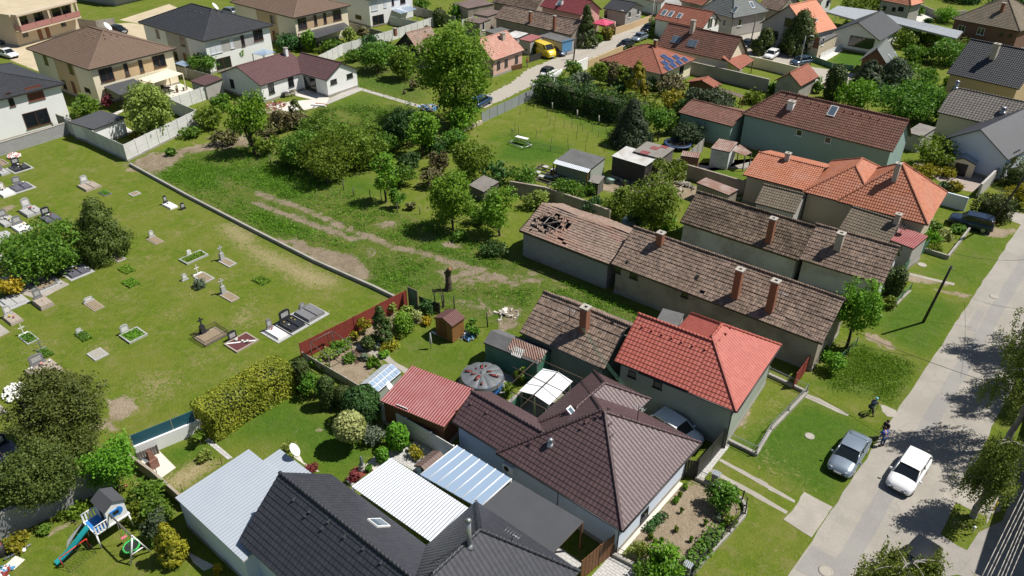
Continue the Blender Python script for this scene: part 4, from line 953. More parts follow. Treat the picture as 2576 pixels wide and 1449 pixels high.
# anthracite house: its near corner lies below the picture, so it is laid out from the west corner
_L=W(T(0,3,2405,1090),3.2); _B=W(T(1,3,715,400),3.2); _d=W(T(1,3,1930,1310),3.2)-_B; _ang=math.atan2(_d.y,_d.x)
_u=Vector((math.cos(_ang),math.sin(_ang),0)); _v=Vector((-_u.y,_u.x,0))
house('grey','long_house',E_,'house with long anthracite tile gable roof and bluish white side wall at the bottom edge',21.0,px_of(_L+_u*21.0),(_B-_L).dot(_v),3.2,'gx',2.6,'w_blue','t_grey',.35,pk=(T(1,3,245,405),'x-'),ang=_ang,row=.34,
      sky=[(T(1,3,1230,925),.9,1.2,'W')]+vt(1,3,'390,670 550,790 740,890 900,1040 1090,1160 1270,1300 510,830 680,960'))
_c=W(T(2,3,680,1400),3.21); _w=W(T(1,3,2175,735),3.21); _D=11.5
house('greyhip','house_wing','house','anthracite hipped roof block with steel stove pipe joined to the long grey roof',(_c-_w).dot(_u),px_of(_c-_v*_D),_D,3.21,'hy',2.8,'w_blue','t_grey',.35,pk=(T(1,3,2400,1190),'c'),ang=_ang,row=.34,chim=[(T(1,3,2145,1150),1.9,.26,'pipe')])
_m0,_m1,_m2,_m3,_m4=(W(p,2.8) for p in (T(0,3,1760,660),T(0,3,2478,165),T(1,3,95,272),T(1,3,240,178),T(0,3,2400,1085)))
_md=(_m1-_m0).dot(_v); _ml=(_m4-_m0).dot(_u)
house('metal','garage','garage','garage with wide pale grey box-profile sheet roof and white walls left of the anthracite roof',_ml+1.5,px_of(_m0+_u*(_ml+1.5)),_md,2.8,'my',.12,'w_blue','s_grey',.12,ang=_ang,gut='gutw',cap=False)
_mx=(_m2-_m0).dot(_u); _my=(_m3-_m0).dot(_v)
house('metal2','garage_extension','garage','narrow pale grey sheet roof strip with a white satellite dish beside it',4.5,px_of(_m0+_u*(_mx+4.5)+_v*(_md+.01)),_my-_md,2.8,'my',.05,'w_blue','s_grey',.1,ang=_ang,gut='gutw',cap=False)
patchroof=[]
def canopy(name,label,cat,c4,z,mat,frame='white',bars=0,th=.05,dz=(0,0,0,0),posts=True,group=None,fm=None,ncol=None):
 P=[W(p,z+d) for p,d in zip(c4,dz)]; c0=Vector((P[0].x,P[0].y,0)); t=thing(name,label,cat,c0,0,group); Q=[p-c0 for p in P]; mb=MB()
 n_=(Q[1]-Q[0]).cross(Q[2]-Q[1]).normalized(); n_=n_ if n_.z > 0 else -n_
 L=(Q[1]-Q[0]).length; B=(Q[3]-Q[0]).length; mb.poly([q+n_*th for q in Q],0,[(0,0),(L,0),(L,B),(0,B)]); mb.poly([q for q in Q][::-1],1,[(0,0)]*4)
 for k in range(4): a,b=Q[k],Q[(k+1) % 4]; mb.poly([a,b,b+n_*th,a+n_*th],1,[(0,0)]*4)
 mb.build('roof',[M[mat],M[fm or frame]],t)
 for k in range(bars+1 if bars else 0):
  f=k/bars; f=min(.992,max(.008,f)); a,b=Q[0].lerp(Q[1],f),Q[3].lerp(Q[2],f); bb=MB(); bb.tube(a+n_*(th+.015),b+n_*(th+.015),.04,n=6); bb.build('glazing_bar',[M[frame]],t)
 if posts:
  for k in range(4):
   c_=sum(Q,Vector())/4; q=Q[k].lerp(c_,.03); pb=MB(); pb.box(q.x-.06,q.y-.06,0,q.x+.06,q.y+.06,q.z-.02); pb.build('post',[M[fm or frame]],t)
 return t
M['polyc']=glassm('clear_polycarbonate',(.26,.35,.47),.14)
M['tarp_w']=plain('white_tarpaulin',(.78,.79,.80),.55,0,.06,1.0,bumpd=.05)
canopy('carport','white corrugated polycarbonate canopy between the anthracite roof and the glass canopy','canopy',Tq(1,3,'960,552 1785,1130 2140,772 1360,265'),2.75,'s_white','white')
canopy('terrace_roof','clear glass-like canopy with white bars beside the plum roof wall','canopy',Tq(1,3,'1650,432 2245,775 2574,480 2020,140'),2.65,'polyc','white',bars=7)
canopy('carport','flat charcoal felt carport roof beyond the glass canopy','carport',[T(1,3,2235,772),T(2,3,415,1225),T(2,3,722,905),T(2,3,20,492)],2.62,'felt','wood',fm='wood')
house('kennel','kennel','kennel','small dog kennel with brown gable roof on the paved patio',1.5,T(1,3,1740,440),1.9,.9,'gy',.4,'w_skyb','s_brown',.12,ang=_ang,cap=False,wins=[('S',T(1,3,1690,400),.5,.5,'K')])
house('redgar','garage','garage','brown garage with sloping red and pink corrugated sheet roof',T(1,2,1295,1085),T(1,2,1892,1395),T(1,2,2132,1042),2.5,'my',.5,'wood','s_red',.18,pk=None,wins=[('S',T(1,2,1470,1200),1.0,.3,'g')],gut='frame_b',cap=False)
house('shed','shed','shed','small wooden garden shed with maroon gable roof standing on a pale slab',T(1,2,1790,293),T(1,2,1972,385),T(1,2,2097,290),1.9,'gy',.45,'wood2','s_maroon',.1,wins=[('S',T(1,2,1880,410),.75,1.45,'D')],cap=False,z0=.06,gut='frame_b')
house('oldshed','shed','shed','old grey felt roofed shed with rusty patches between pool and weathered tile roof',T(1,2,2265,562),T(2,2,262,765),T(2,2,438,637),2.2,'gx',.55,'green_pt','felt2',.08,cap=False,sky=[(T(2,2,150,620),3.2,1.15,'rust'),(T(2,2,60,645),.9,.8,'pale')])
house('midold','cottage','cottage','low cottage with weathered clay tile roof and green side wall left of the red roof',T(2,2,80,435),T(2,2,935,810),6.7,3.0,'gx',2.25,'w_grn','t_old',.3,old=.06,chim=[(T(2,2,725,415),2.1,.62,'b')],sky=[(T(2,2,1020,330),.3,.3,'hole')])
house('red','long_house',E_,'house with bright red hipped tile roof and grey-green side wall in the middle foreground',7.6,T(2,2,2255,1240),T(3,2,125,570),4.0,'hy',2.65,'w_sage','t_red',.4,skip=(2,),wins=[('S',T(2,2,1465,970),.7,.6,'d')],sky=vt(2,2,'2180,395 2135,460 2090,520'),ang=rad(3),row=.34)
HR=HOUSES['red'][4]
house('redwing','house_wing','house','bright red tiled gable wing reaching left from the red hipped roof',6.1,locpx('red',-3.6,0,4.10),6.9,4.10,'gx',2.42,'w_sage','t_red',.4,wins=[('S',T(2,2,1208,862),.6,.6,'d'),('S',T(2,2,1465,970),.6,.6,'d')],sky=vt(2,2,'1320,380 1415,415 1515,455 1615,490 1715,530 1825,568 1950,605'),ang=HR,row=.34)
house('redback','house_wing','house','short red tiled rear wing behind the long red gable roof',T(2,2,1660,400),5.5,3.6,4.0,'gy',1.6,'w_sage','t_red',.2,ang=HR) if False else None
house('flatannex','shed','shed','small flat concrete roofed shed behind the red gable roof',T(2,2,1440,340),T(2,2,1660,400),2.2,2.6,'flat' if False else 'my',.1,'w_grey','felt2',.05,cap=False)
house('longold','farmhouse','farmhouse','long farmhouse with weathered brown clay tiles and three brick chimneys',T(2,1,1000,1200),T(3,2,548,555),7.4,3.3,'gx',2.4,'w_old','t_old',.35,old=.06,miss=.0008,
      chim=[(T(2,1,1485,1000),1.1,.6,'b'),(T(2,2,2245,75),2.6,.6,'b'),(T(3,2,15,215),2.8,.6,'b')],wins=[('S',T(2,1,1060,1255),.7,.8,'d'),('S',T(2,1,1225,1315),.8,.8,'d'),('S',T(2,2,1738,60),.6,.6,'d')],
      sky=[(T(2,1,1158,1187),.25,.3,'hole'),(T(2,1,1862,1335),.3,.35,'hole')] )
def ruin_cut(u,v):
 x,y=u-2.5,v-2.1; r_=math.hypot(x*.62-y*.30,y*.80)
 return r_ < 1.12+.10*math.sin(math.atan2(y,x)*4+1) or (abs(v-.7+(u-4.4)*.12) < .17 and 3.9 < u < 5.6 and random.random() < .6)
house('ruin','ruined_farmhouse','farmhouse','half collapsed farmhouse end with faded pink tiles and a gaping hole showing rafters',T(2,1,40,880),T(2,1,975,1203),7.8,3.1,'gx',2.7,'w_block','t_olda',.3,pk=(T(2,1,390,590),'x-'),ang=HOUSES['longold'][4],cap=False,old=.14,miss=.002,cut=ruin_cut,row=.30)
house('oldb','farmhouse','farmhouse','farmhouse with mossy dark clay tile roof and stained white side wall',T(2,1,1690,775),T(3,1,308,1163),6.4,2.9,'gx',2.9,'w_oldw','t_old2',.3,old=.09,pk=(T(2,1,1760,460),'x-'),chim=[(T(3,1,10,960),2.3,.6,'b')])
house('oldc','cottage','cottage','cottage with brown clay tile roof and plastered chimney beside clipped thujas',T(3,1,315,1150),T(3,1,1165,1408),6.6,2.9,'gx',2.9,'w_oldw','t_old',.3,old=.04,pk=(T(3,1,490,800),'x-'),chim=[(T(3,1,700,1040),1.5,.65,'p')])
house('gb1','outbuilding','outbuilding','small outbuilding with grey-brown tiles below the left part of the orange roof',T(2,1,2440,590),T(3,1,272,695),4.6,2.8,'gx',1.6,'w_grey','t_grn',.15,pk=(T(3,1,365,505),'x+'))
house('gb2','outbuilding','outbuilding','outbuilding with grey-brown tiles and a plastered chimney below the orange hipped roof',T(3,1,715,842),T(3,1,1207,1003),5.0,2.7,'gx',1.6,'w_grey','t_grn',.15,pk=(T(3,1,1300,770),'x+'),chim=[(T(3,1,1290,790),.9,.5,'p')])
house('pinkl','outbuilding','outbuilding','lean-to with pinkish sheet roof and a satellite dish beside the green gate',T(3,1,1245,925),T(3,1,1465,1050),T(3,1,1520,915),2.7,'my',.25,'w_grey','s_red',.1,wins=[('S',T(3,1,1320,1030),.6,.45,'n')],cap=False)
house('orangewing','house_wing','house','orange tiled lower wing with a small chimney at the left of the orange hipped roof',T(2,1,2320,305),T(3,1,420,478),9.0,3.6,'gx',2.2,'w_beige','t_orange',.4,pk=(T(3,1,110,110),'x-'),chim=[(T(3,1,190,160),.8,.55,'p')])
HO=HOUSES['orangewing'][4]
house('orange','long_house',E_,'house with large orange clay tile hipped roof and a tall plastered chimney',T(3,1,700,560),T(3,1,1610,812),T(3,1,1770,478),3.8,'hip',3.9,'w_beige','t_orange',.45,pk=None,chim=[(T(3,1,1268,358),1.8,.5,'p')],ang=None)
house('orangemid','house_wing','house','orange tiled hipped middle part joined to the big orange roof',T(3,1,360,467),T(3,1,1100,670),10.5,3.78,'hip',2.7,'w_beige','t_orange',.45,pk=None,ang=HO)
house('green','long_house',E_,'long sage green house with brown-red tile roof, roof window and white chimney',T(2,0,2305,1145),T(3,1,1257,76),6.9,4.6,'hipw',3.0,'w_green','t_rust',.35,ang=rad(-3),chim=[(T(3,0,230,1075),.7,.8,'w')],sky=[(T(3,0,652,1118),1.0,1.5,'W')]+vt(3,0,'210,925 312,948 392,968 445,1028 528,1048 610,1070 778,1108 862,1128 948,1148 1038,1170 1128,1192'),wins=[('S',T(3,0,315,1335),.8,.8,'w'),('S',T(3,0,603,1408),.8,.8,'w')])
house('greenl','house_wing','house','lower brown-red tiled wing of the sage green house behind the pine',T(2,0,1690,1118),T(2,0,2215,1272),7.0,3.2,'gx',1.9,'w_green','t_rust',.25,pk=(T(2,0,1905,1005),'x-'),ang=HOUSES['green'][4])
house('solar','long_house',E_,'bungalow with red hipped roof carrying a group of solar panels',T(2,0,890,602),T(2,0,1512,747),T(2,0,1830,590),3.0,'hip',2.6,'w_cream','t_brick',.5,pk=(T(2,0,1390,447),'c'),wins=[('E',T(2,0,1705,690),1.4,1.6,'d')],chim=[(T(2,0,1440,455),.8,.5,'b')],
      sky=[(T(2,0,a,b),1.22,1.25,'solar') for a,b in ((1533,577),(1652,583),(1593,612),(1734,603),(1537,640),(1677,632),(1619,660),(1563,690))])
house('bigred','long_house',E_,'house with big mottled red-brown gable roof, two pairs of roof windows and a tall chimney',T(2,0,1450,457),T(2,0,2183,617),6.8,3.2,'gx',3.35,'w_cream','t_rust',.4,chim=[(T(2,0,1810,320),1.9,.7,'p')],sky=[(T(2,0,a,b),.85,1.4,'g') for a,b in ((1630,397),(1672,404),(1792,434),(1838,442))])
house('bigredporch','porch','porch','small red tiled porch roof on posts beside the white gable of the red-brown roof',3.4,T(2,0,2290,700),T(2,0,2435,607),2.3,'mx',1.5,'w_cream','t_brick',.1,nowall=True,posts='wood',cap=False)
house('or2','long_house',E_,'house with orange-red gable roof, three roof windows and bright white gable wall',T(2,0,1420,190),T(2,0,1922,282),T(2,0,2120,215),3.6,'gx',3.6,'w_white','t_brick',.3,pk=(T(2,0,2035,120),'x+'),wins=[('E',T(2,0,1990,235),1.8,2.0,'w'),('E',T(2,0,2052,215),.8,1.2,'b')],sky=[(T(2,0,1530,130),1.0,1.5,'W'),(T(2,0,1597,143),1.0,1.5,'W'),(T(2,0,1685,160),1.0,1.3,'W')])
house('tent','villa',E_,'villa with grey-green shingled hipped roof and two small skylights at the top edge',T(2,0,1925,85),T(2,0,2225,182),T(2,0,2535,100),4.0,'hip',4.2,'w_grey','t_slate',.4,wins=[('S',T(2,0,2135,230),1,1.4,'w'),('E',T(2,0,2290,225),1,1.4,'w')],sky=[(T(2,0,2245,97),1,1.5,'W'),(T(2,0,2410,50),1,1.5,'W')])
house('magenta','long_house',E_,'house with wine red tile roof and pinkish walls near the pink parasol',T(2,0,255,65),T(2,0,690,152),T(2,0,935,102),4.2,'gx',3.4,'w_pink','t_wine',.4,pk=(T(2,0,862,8),'x+'),sky=[(T(2,0,478,30),1,1.5,'W')],chim=[(T(2,0,498,45),.9,.5,'w')])
house('smallblue','bungalow',E_,'small bungalow with dark blue-grey tile roof and two white framed front windows',T(2,0,905,85),T(2,0,1150,125),T(2,0,1345,68),3.2,'gx',1.8,'w_grey','t_dark',.4,pk=(T(2,0,1250,28),'x+'),wins=[('E',T(2,0,1182,145),1,1.3,'w'),('E',T(2,0,1268,118),1,1.3,'w'),('S',T(2,0,945,150),1,2,'w')])
house('farm1','farmhouse','farmhouse','long low farmhouse with sunlit brown tiles and two thin brick chimneys near the far lane',T(1,0,2395,175),T(2,0,600,352),6.2,2.8,'gx',2.1,'w_old','t_old',.3,old=.06,chim=[(T(2,0,183,220),1.9,.5,'b'),(T(2,0,425,292),2.4,.5,'b')])
house('pink','cottage','cottage','pale pink cottage with salmon tile roof and picket fence by the lane',8.0,T(1,0,2385,612),T(2,0,125,503),3.0,'gy',2.7,'w_pink','t_pink',.3,pk=None,wins=[('E',T(1,0,2438,655),.8,1.2,'d'),('E',T(1,0,2515,632),.8,1.2,'d'),('E',T(2,0,45,592),.8,1.2,'d')],chim=[(T(1,0,2480,395),1.0,.7,'p')])
house('bluegar','garage','garage','flat roofed garage with faded blue double door next to the yellow van',T(2,0,295,352),T(2,0,510,428),T(2,0,602,390),2.6,'my',.1,'w_grey','felt2',.08,wins=[('E',T(2,0,553,458),2.6,2.1,'B')],cap=False)
house('redflat','outbuilding','outbuilding','outbuilding with faded red and white sheet roof beside the flat garage',T(2,0,60,395),T(2,0,185,418),T(2,0,318,380),2.6,'my',.2,'w_grey','s_red',.08,cap=False)
house('whiteflat','outbuilding','outbuilding','outbuilding with white sheet roof behind the salmon tiled cottage',T(1,0,2510,350),T(2,0,50,385),T(2,0,140,340),2.7,'my',.2,'w_grey','s_whiteold',.08,cap=False)
house('broken','barn','barn','old barn with sagging pale pink tile roof and dark open gable',T(1,0,1330,385) if False else 7.0,T(1,0,1652,540),T(1,0,1900,470),2.7,'gy',3.0,'woodd','t_olda',.25,pk=(T(1,0,1410,335),'y-'),chim=[(T(1,0,1400,330),.7,.5,'b')])
house('s1','workshop','workshop','workshop shed with grey flat roof edged by white corrugated sheet',T(2,1,445,155),T(2,1,795,250),T(2,1,945,160),2.4,'my',.3,'w_sage','felt2',.08,cap=False)
canopy('lean_to_roof','white corrugated strip of roof on rafters in front of the grey workshop','shed',Tq(2,1,'412,195 765,292 800,240 448,152'),2.32,'s_white','wood',fm='wood2')
house('s2','barn','barn','dark timber barn with weathered white and grey fibre cement sheet roof',T(2,1,1000,118),T(2,1,1345,222),3.4,2.9,'my',.25,'woodd','s_whiteold',.1,cap=False)
house('s2b','barn','barn','grey fibre cement roofed barn with red roof patches behind the timber barn',T(2,1,1215,72),T(2,1,1500,145),T(2,1,1640,50),3.3,'my',.1,'woodg','s_asb',.1,cap=False,sky=[(T(2,1,1435,40),1.0,1.0,'red'),(T(2,1,1530,30),1.0,.8,'red'),(T(2,1,1335,85),1.1,1.0,'red')])
house('s3','shed','shed','small rusty roofed shed beside the sage green house wall',T(2,1,1992,46),T(2,1,2193,80),T(2,1,2290,0),2.5,'my',.2,'w_oldw','s_rust',.08,cap=False)
canopy('porch_roof','rusty and pale sheet porch roof on posts beside the small rusty shed','porch',Tq(2,1,'2200,62 2345,120 2412,88 2290,5'),2.1,'s_rust','woodg')
house('s4','shed','shed','low shed with sagging flat roof of rusty orange-brown sheets in the scrap yard',T(2,1,1850,388),T(2,1,2182,512),T(2,1,2282,468),2.1,'my',.1,'w_old','s_rust',.08,cap=False)
house('s5','shed','shed','tiny shed with tan board roof and red bucket near the frames',T(2,1,765,375),T(2,1,870,400),T(2,1,932,345),1.6,'my',.3,'woodg','s_asb',.08,cap=False)
house('s6','shed','shed','small slanted tin shelter half hidden between bushes in the lot',T(1,1,2150,405),T(1,1,2290,480),T(1,1,2430,410),1.4,'my',.5,'woodg','s_asb',.05,cap=False)
house('s7','shed','shed','narrow lean-to with grey blue door left of the rusty shed',T(2,1,1690,130),T(2,1,1880,140),T(2,1,1935,110),2.0,'my',.2,'w_brick','s_rust',.05,cap=False)
house('grn_s','garage','garage','garage with orange-red tiled roof below the cream boundary wall',4.6,T(2,0,1860,815) if False else T(2,0,2045,885),T(2,0,2095,845),2.4,'gy',1.1,'w_grey','t_brick',.3) if False else None
house('cabin','garden_house','cabin','little garden house with orange-red gable roof and weather vane on the lawn',T(2,0,1765,822),T(2,0,2040,888),T(2,0,2095,845),2.3,'gy',1.3,'wood','t_brick',.3,pk=(T(2,0,1880,805),'y-'))
house('cabin2','outbuilding','outbuilding','outbuilding with red tile gable roof and grey plaster below the cream wall',T(3,0,70,805),T(3,0,330,868),T(3,0,498,765),2.6,'gy',1.9,'w_concd','t_brick',.3,pk=(T(3,0,225,735),'y-'))
canopy('flat_roof','long low flat wine red roof on the lawn beside the boundary wall','shelter',Tq(2,0,'2045,890 2300,985 2335,962 2120,895'),1.9,'s_brown','frame_b')
house('h21','long_house',E_,'tall white gabled house with bright salmon roof behind the dark cypress',T(3,0,-60,225),T(3,0,430,352),T(3,0,662,275),4.0,'gy',4.6,'w_grey','t_salmon',.35,pk=(T(3,0,242,57),'y-'),chim=[(T(3,0,478,210),.3,.5,'w')],wins=[('S',T(3,0,60,348),1.8,1.5,'d'),('S',T(3,0,205,225),1.6,1.5,'d')])
house('h21b','porch','porch','flat roofed entrance porch with brown door and steps beside the salmon roof',T(3,0,440,400),T(3,0,520,440),T(3,0,612,335),3.0,'my',.1,'w_beige','felt2',.1,wins=[('S',T(3,0,487,430),1.0,2.0,'D'),('E',T(3,0,553,415),.9,1.4,'w')],cap=False)
house('h22','bungalow',E_,'white bungalow with dark grey smooth gable roof and wide dark window behind the lawn',9.5,T(3,0,1127,412),T(3,0,1352,280),2.8,'gy',2.6,'w_white','t_dark',.5,wins=[('S',T(3,0,940,425),4.6,1.9,'d'),('E',T(3,0,1165,430),.8,.8,'d')])
house('h23','cottage','cottage','small timber gabled cottage with grey roof and two narrow roof windows',T(3,0,895,635),T(3,0,1200,655),T(3,0,1400,560),2.6,'gy',3.0,'wood','t_slate',.35,pk=(T(3,0,1140,495),'y-'),sky=[(T(3,0,1233,590),.6,1.6,'W'),(T(3,0,1290,565),.6,1.6,'W')])
house('h24','villa',E_,'brick house with sunlit grey-brown hipped roof and brick chimney at the top right',T(3,0,1852,187),T(3,0,2537,317),13.0,4.2,'hip',4.4,'w_brick','t_grn',.4,chim=[(T(3,0,2350,110),1.4,.6,'b')],wins=[('S',T(3,0,1945,290),1.3,1.3,'w'),('S',T(3,0,2140,315),1.3,1.3,'w'),('S',T(3,0,2350,345),.6,.6,'d'),('S',T(3,0,2440,355),.6,.6,'d')])
house('h25','villa',E_,'white house with orange-red roof cut off by the top edge',T(3,0,1130,-10),T(3,0,1440,57),T(3,0,1532,17),4.0,'hip',3.0,'w_grey','t_salmon',.4,wins=[('S',T(3,0,1172,80),.8,.8,'d'),('S',T(3,0,1265,93),.8,.8,'d'),('S',T(3,0,1337,90),1.2,.9,'d')])
house('h26','long_house',E_,'house with large black-grey tile roof and tan walls at the right edge',T(3,0,1797,732),T(3,0,2527,897),11.0,4.4,'gx',4.0,'w_tan','t_dark',.4,pk=(T(3,0,2120,402),'x-'),chim=[(T(3,0,2262,578),2.0,.8,'p')],wins=[])
house('h27','long_house',E_,'long cream walled building with grey wavy tile roof at the right edge',T(3,0,1700,1125),T(3,0,2760,1370),8.5,3.4,'gx',2.6,'w_cream','t_greyb',.3,pk=(T(3,0,1620,820),'x-') if False else None,chim=[(T(3,0,1890,880),.8,.5,'pipe'),(T(3,0,2360,1125),.5,.6,'pipe')],row=.42)
house('h28','long_house',E_,'modern house with smooth charcoal gable roof and large pale blue gable wall',T(3,0,1740,1402),T(3,1,2415,158),14.0,3.2,'gy',3.4,'w_blue','s_black',.3,pk=(T(3,0,2212,1312),'y-'),cap=False,wins=[('E',T(3,1,2480,130),1.6,1.8,'d')])
house('h28s','shed','shed','cream plastic garden shed with grey double doors beside the pale blue gable wall',T(3,1,1832,150),T(3,1,2095,205),2.6,1.9,'gy',.5,'w_cream','s_galv',.06,wins=[('S',T(3,1,1935,255),1.4,1.6,'K')],cap=False)
house('h29','outbuilding','outbuilding','low outbuilding with wavy grey-brown sheet roof beside the big leafy tree',T(3,0,1382,1325),T(3,0,1552,1372),T(3,0,1692,1297),2.4,'my',.2,'w_grey','s_asb',.1,cap=False)
canopy('flat_roof','white flat sheet roof of a long garage row behind the salmon roof','garage',Tq(3,0,'590,135 870,212 1100,125 700,72'),3.0,'s_galv','w_grey',th=.3)
canopy('flat_roof','long white flat roof stretching behind the white bungalow','garage',Tq(3,0,'1250,240 1890,402 1955,330 1150,150'),2.9,'s_galv','w_grey',th=.3)
house('f1','farmhouse','farmhouse','brown tiled farmhouse cut off by the top edge above the fibre cement sheds',T(2,0,-200,20),T(2,0,240,95),8,3,'gx',3,'w_old','t_old2',.3)
house('f2','farmhouse','farmhouse','brown tiled farmhouse at the top edge behind the dark utility poles',T(2,0,1100,-60),T(2,0,1500,30),8,3,'gx',2.6,'w_white','t_old',.3)
house('f3','farmhouse','farmhouse','brown tiled house behind the tall white gable at the top edge',T(2,0,2470,60),T(3,0,180,30) if False else T(3,0,110,110),8,3.4,'gx',3,'w_old','t_old',.3)
house('f4','farmhouse','farmhouse','low brick red farmhouse roof showing above the orange-red roof at the top edge',T(2,0,1690,5),T(2,0,1915,55),7,3,'gx',1.8,'w_old','t_brick',.3)
house('f5','farmhouse','farmhouse','tiny white house with brown roof cut by the top edge left of the olive bush',T(3,0,350,-30),T(3,0,540,15),T(3,0,640,-15),3,'gx',2,'w_white','t_old',.3,wins=[('E',T(3,0,600,30),1,1.2,'d')])
house('f6','outbuilding','outbuilding','brown roofed shelter with open front at the top edge centre',T(1,0,1970,30),T(1,0,2130,85),T(1,0,2400,45),2.8,'my',.2,'w_old','s_brown',.1,cap=False)
house('f7','outbuilding','outbuilding','low brown flat roofed shed behind the big ash tree',T(1,0,2090,205),T(1,0,2250,235),T(1,0,2355,195),2.6,'my',.1,'w_old','s_brown',.08,cap=False,wins=[('E',T(1,0,2285,262),.8,1.6,'w')])
house('f8','outbuilding','outbuilding','flat grey roofed shed in front of the long farmhouse',T(1,0,2300,310),T(1,0,2400,340),T(1,0,2560,305),2.5,'my',.1,'w_old','felt2',.08,cap=False)
house('f9','outbuilding','outbuilding','reddish brown flat roofed shed left of the long farmhouse',T(1,0,2230,125),T(1,0,2330,165),T(1,0,2430,110),2.8,'my',.1,'w_old','s_brown',.08,cap=False)
# villas on the left
def villa(key,label,L,N,R,wall,tl,wins,z=5.8,band=None,pk=None,rise=2.4,**k):
 h=house(key,'villa','villa',label,L,N,R,z,'hip',rise,wall,tl,.55,wins=wins,pk=pk,th=.2,**k)
 if band:
  _,A,B,r,ang,F,hit=HOUSES[key]; b=MB(); o=.012
  b.box(-.55-.0,B*.15,3.1,-.55+o,B*.85,5.05); b.build('colour_band',[M[band]],h)
  b=MB(); b.box(-A*.62,.55-o,.3,-A*.30,.55,5.5); b.build('colour_band',[M[band]],h)
 return h
villa('v1','two-storey cream villa with brown hipped roof and cream pergola',T(0,0,290,480),T(0,0,890,702),T(0,0,1757,482),'w_cream','t_brown',
      [('E',T(0,0,1070,750),2.2,2.0,'b'),('E',T(0,0,1270,700),.7,1.9,'b'),('E',T(0,0,1418,665),.7,1.9,'b'),('E',T(0,0,1600,615),2.2,1.9,'b'),('S',T(0,0,460,605),1.1,1.5,'b'),('S',T(0,0,712,695),1.3,1.5,'b'),('S',T(0,0,880,905),1.6,.7,'b'),('S',T(0,0,745,880),1.0,2.0,'D'),('S',T(0,0,650,850),1.1,1.4,'b'),('S',T(0,0,500,820),1.3,1.2,'b')],band='w_tan',pk=(T(0,0,930,292),'c'),
      sky=vt(0,0,'810,335 878,352 955,372 958,318 1058,338 1112,350 1175,365 1052,392',.3),chim=[])
villa('v2','two-storey white villa with near-black hipped roof and grey-blue bands',T(0,0,1425,215),T(0,0,2042,415),T(1,0,148,245),'w_white','t_dark',
      [('E',T(0,0,2168,475),2.2,2.0,'S'),('E',T(0,0,2328,430),.7,1.9,'S'),('E',T(0,0,2440,410),.7,1.9,'b'),('E',T(1,0,20,350),2.0,1.9,'b'),('S',T(0,0,1585,340),1.1,1.5,'b'),('S',T(0,0,1835,420),1.3,1.5,'b'),('S',T(0,0,1770,560),1.1,1.6,'b'),('S',T(0,0,1865,590),1.0,2.0,'D'),('E',T(0,0,2250,645),3.0,2.3,'b')],band='w_grey',pk=(T(0,0,2010,65),'c'),sky=vt(0,0,'1910,110 1965,120 2025,130 2115,100 2170,112 2225,125 2110,155',.3))
villa('v3','two-storey cream villa with brown hipped roof and charcoal lean-to roof at the top',T(0,0,2338,12),T(1,0,378,180),T(1,0,932,47),'w_cream','t_brown',
      [('E',T(1,0,465,235),2.0,2.0,'b'),('E',T(1,0,597,202),.7,1.9,'b'),('E',T(1,0,692,182),.7,1.9,'b'),('E',T(1,0,813,150),2.0,1.9,'b'),('S',T(1,0,165,195),1.3,1.5,'b'),('S',T(1,0,185,360),1.0,2.0,'D')],band='w_tan',pk=None)
villa('v4','two-storey white villa with glass terrace canopy cut off by the top edge',T(1,0,700,-130),T(1,0,1125,-5),T(1,0,1560,-110),'w_white','t_brown',
      [('E',T(1,0,1190,55),1.6,1.9,'S'),('E',T(1,0,1296,30),.7,1.7,'S'),('E',T(1,0,1375,18),.6,1.4,'b'),('E',T(1,0,1475,5),1.4,1.2,'b'),('S',T(1,0,1030,170),2.0,.8,'b'),('S',T(1,0,915,160),1.0,2.0,'D'),('E',T(1,0,1230,205),3.0,2.2,'b')])
villa('v0','two-storey white villa with near-black roof and brown shutter at the left edge',16.0,T(0,0,-480,1120),T(0,0,537,792),'w_white','t_dark',
      [('E',T(0,0,350,935),2.2,2.0,'s'),('E',T(0,0,105,1000),.7,1.9,'b'),('E',T(0,0,370,1190),3.4,2.2,'b')],ang=HOUSES['v1'][4])
# flat roofed apartment buildings with balconies
def apart(key,label,L,N,R,z,wall,bal,mat):
 h=house(key,'apartment_building','apartment building',label,L,N,R,z,'mx',.05,wall,'yard' if mat is None else mat,.25,cap=False,th=.35,gut=wall); _,A,B,r,ang,F,hit=HOUSES[key]
 for f in (0,1):
  y0,y1=B*.03,B*.97; b=MB(); zb=2.9-f*10
  if f: break
  b.box(-.3,y0,zb-.25,1.4,y1,zb); s=b.build('balcony',[M[wall]],h); b=MB()
  for q in range(4): b.box(1.32,y0+(y1-y0)*q/4+.05,zb+.1,1.38,y0+(y1-y0)*(q+1)/4-.05,zb+1.1)
  b.box(-.2,y0+.02,zb+.1,1.32,y0+.06,zb+1.1); b.build('railing',[M[bal]],s)
  for q in (.02,.5,.98): b=MB(); yy=y0+(y1-y0)*q; b.box(.9,yy-.18,zb,1.3,yy+.18,z-.33); b.build('pillar',[M[wall]],h)
  b=MB(); b.box(-.3,y0,z-.34,1.4,y1,z-.02); b.build('eaves_slab',[M[wall]],h)
 for q,kd in ((.18,'win'),(.42,'win'),(.70,'win'),(.86,'win')):
  b=MB(); b.box(-.26,B*q-1.0,3.1,-.22,B*q+1.0,5.1); b.build('window',[M['win']],h)
 for q in (.36,.48): b=MB(); b.box(-.26,B*q-.45,.2,-.21,B*q+.45,2.2); b.build('door',[M['door_b']],h)
 for q in (.15,.75): b=MB(); b.box(-.26,B*q-.6,1.4,-.22,B*q+.6,2.2); b.build('window',[M['win']],h)
 return h
apart('a1','beige flat roofed apartment building with reddish balcony panels at the top left',14.0,T(0,0,85,150),T(0,0,735,-8),6.0,'w_beige','reddish','yard') if False else None
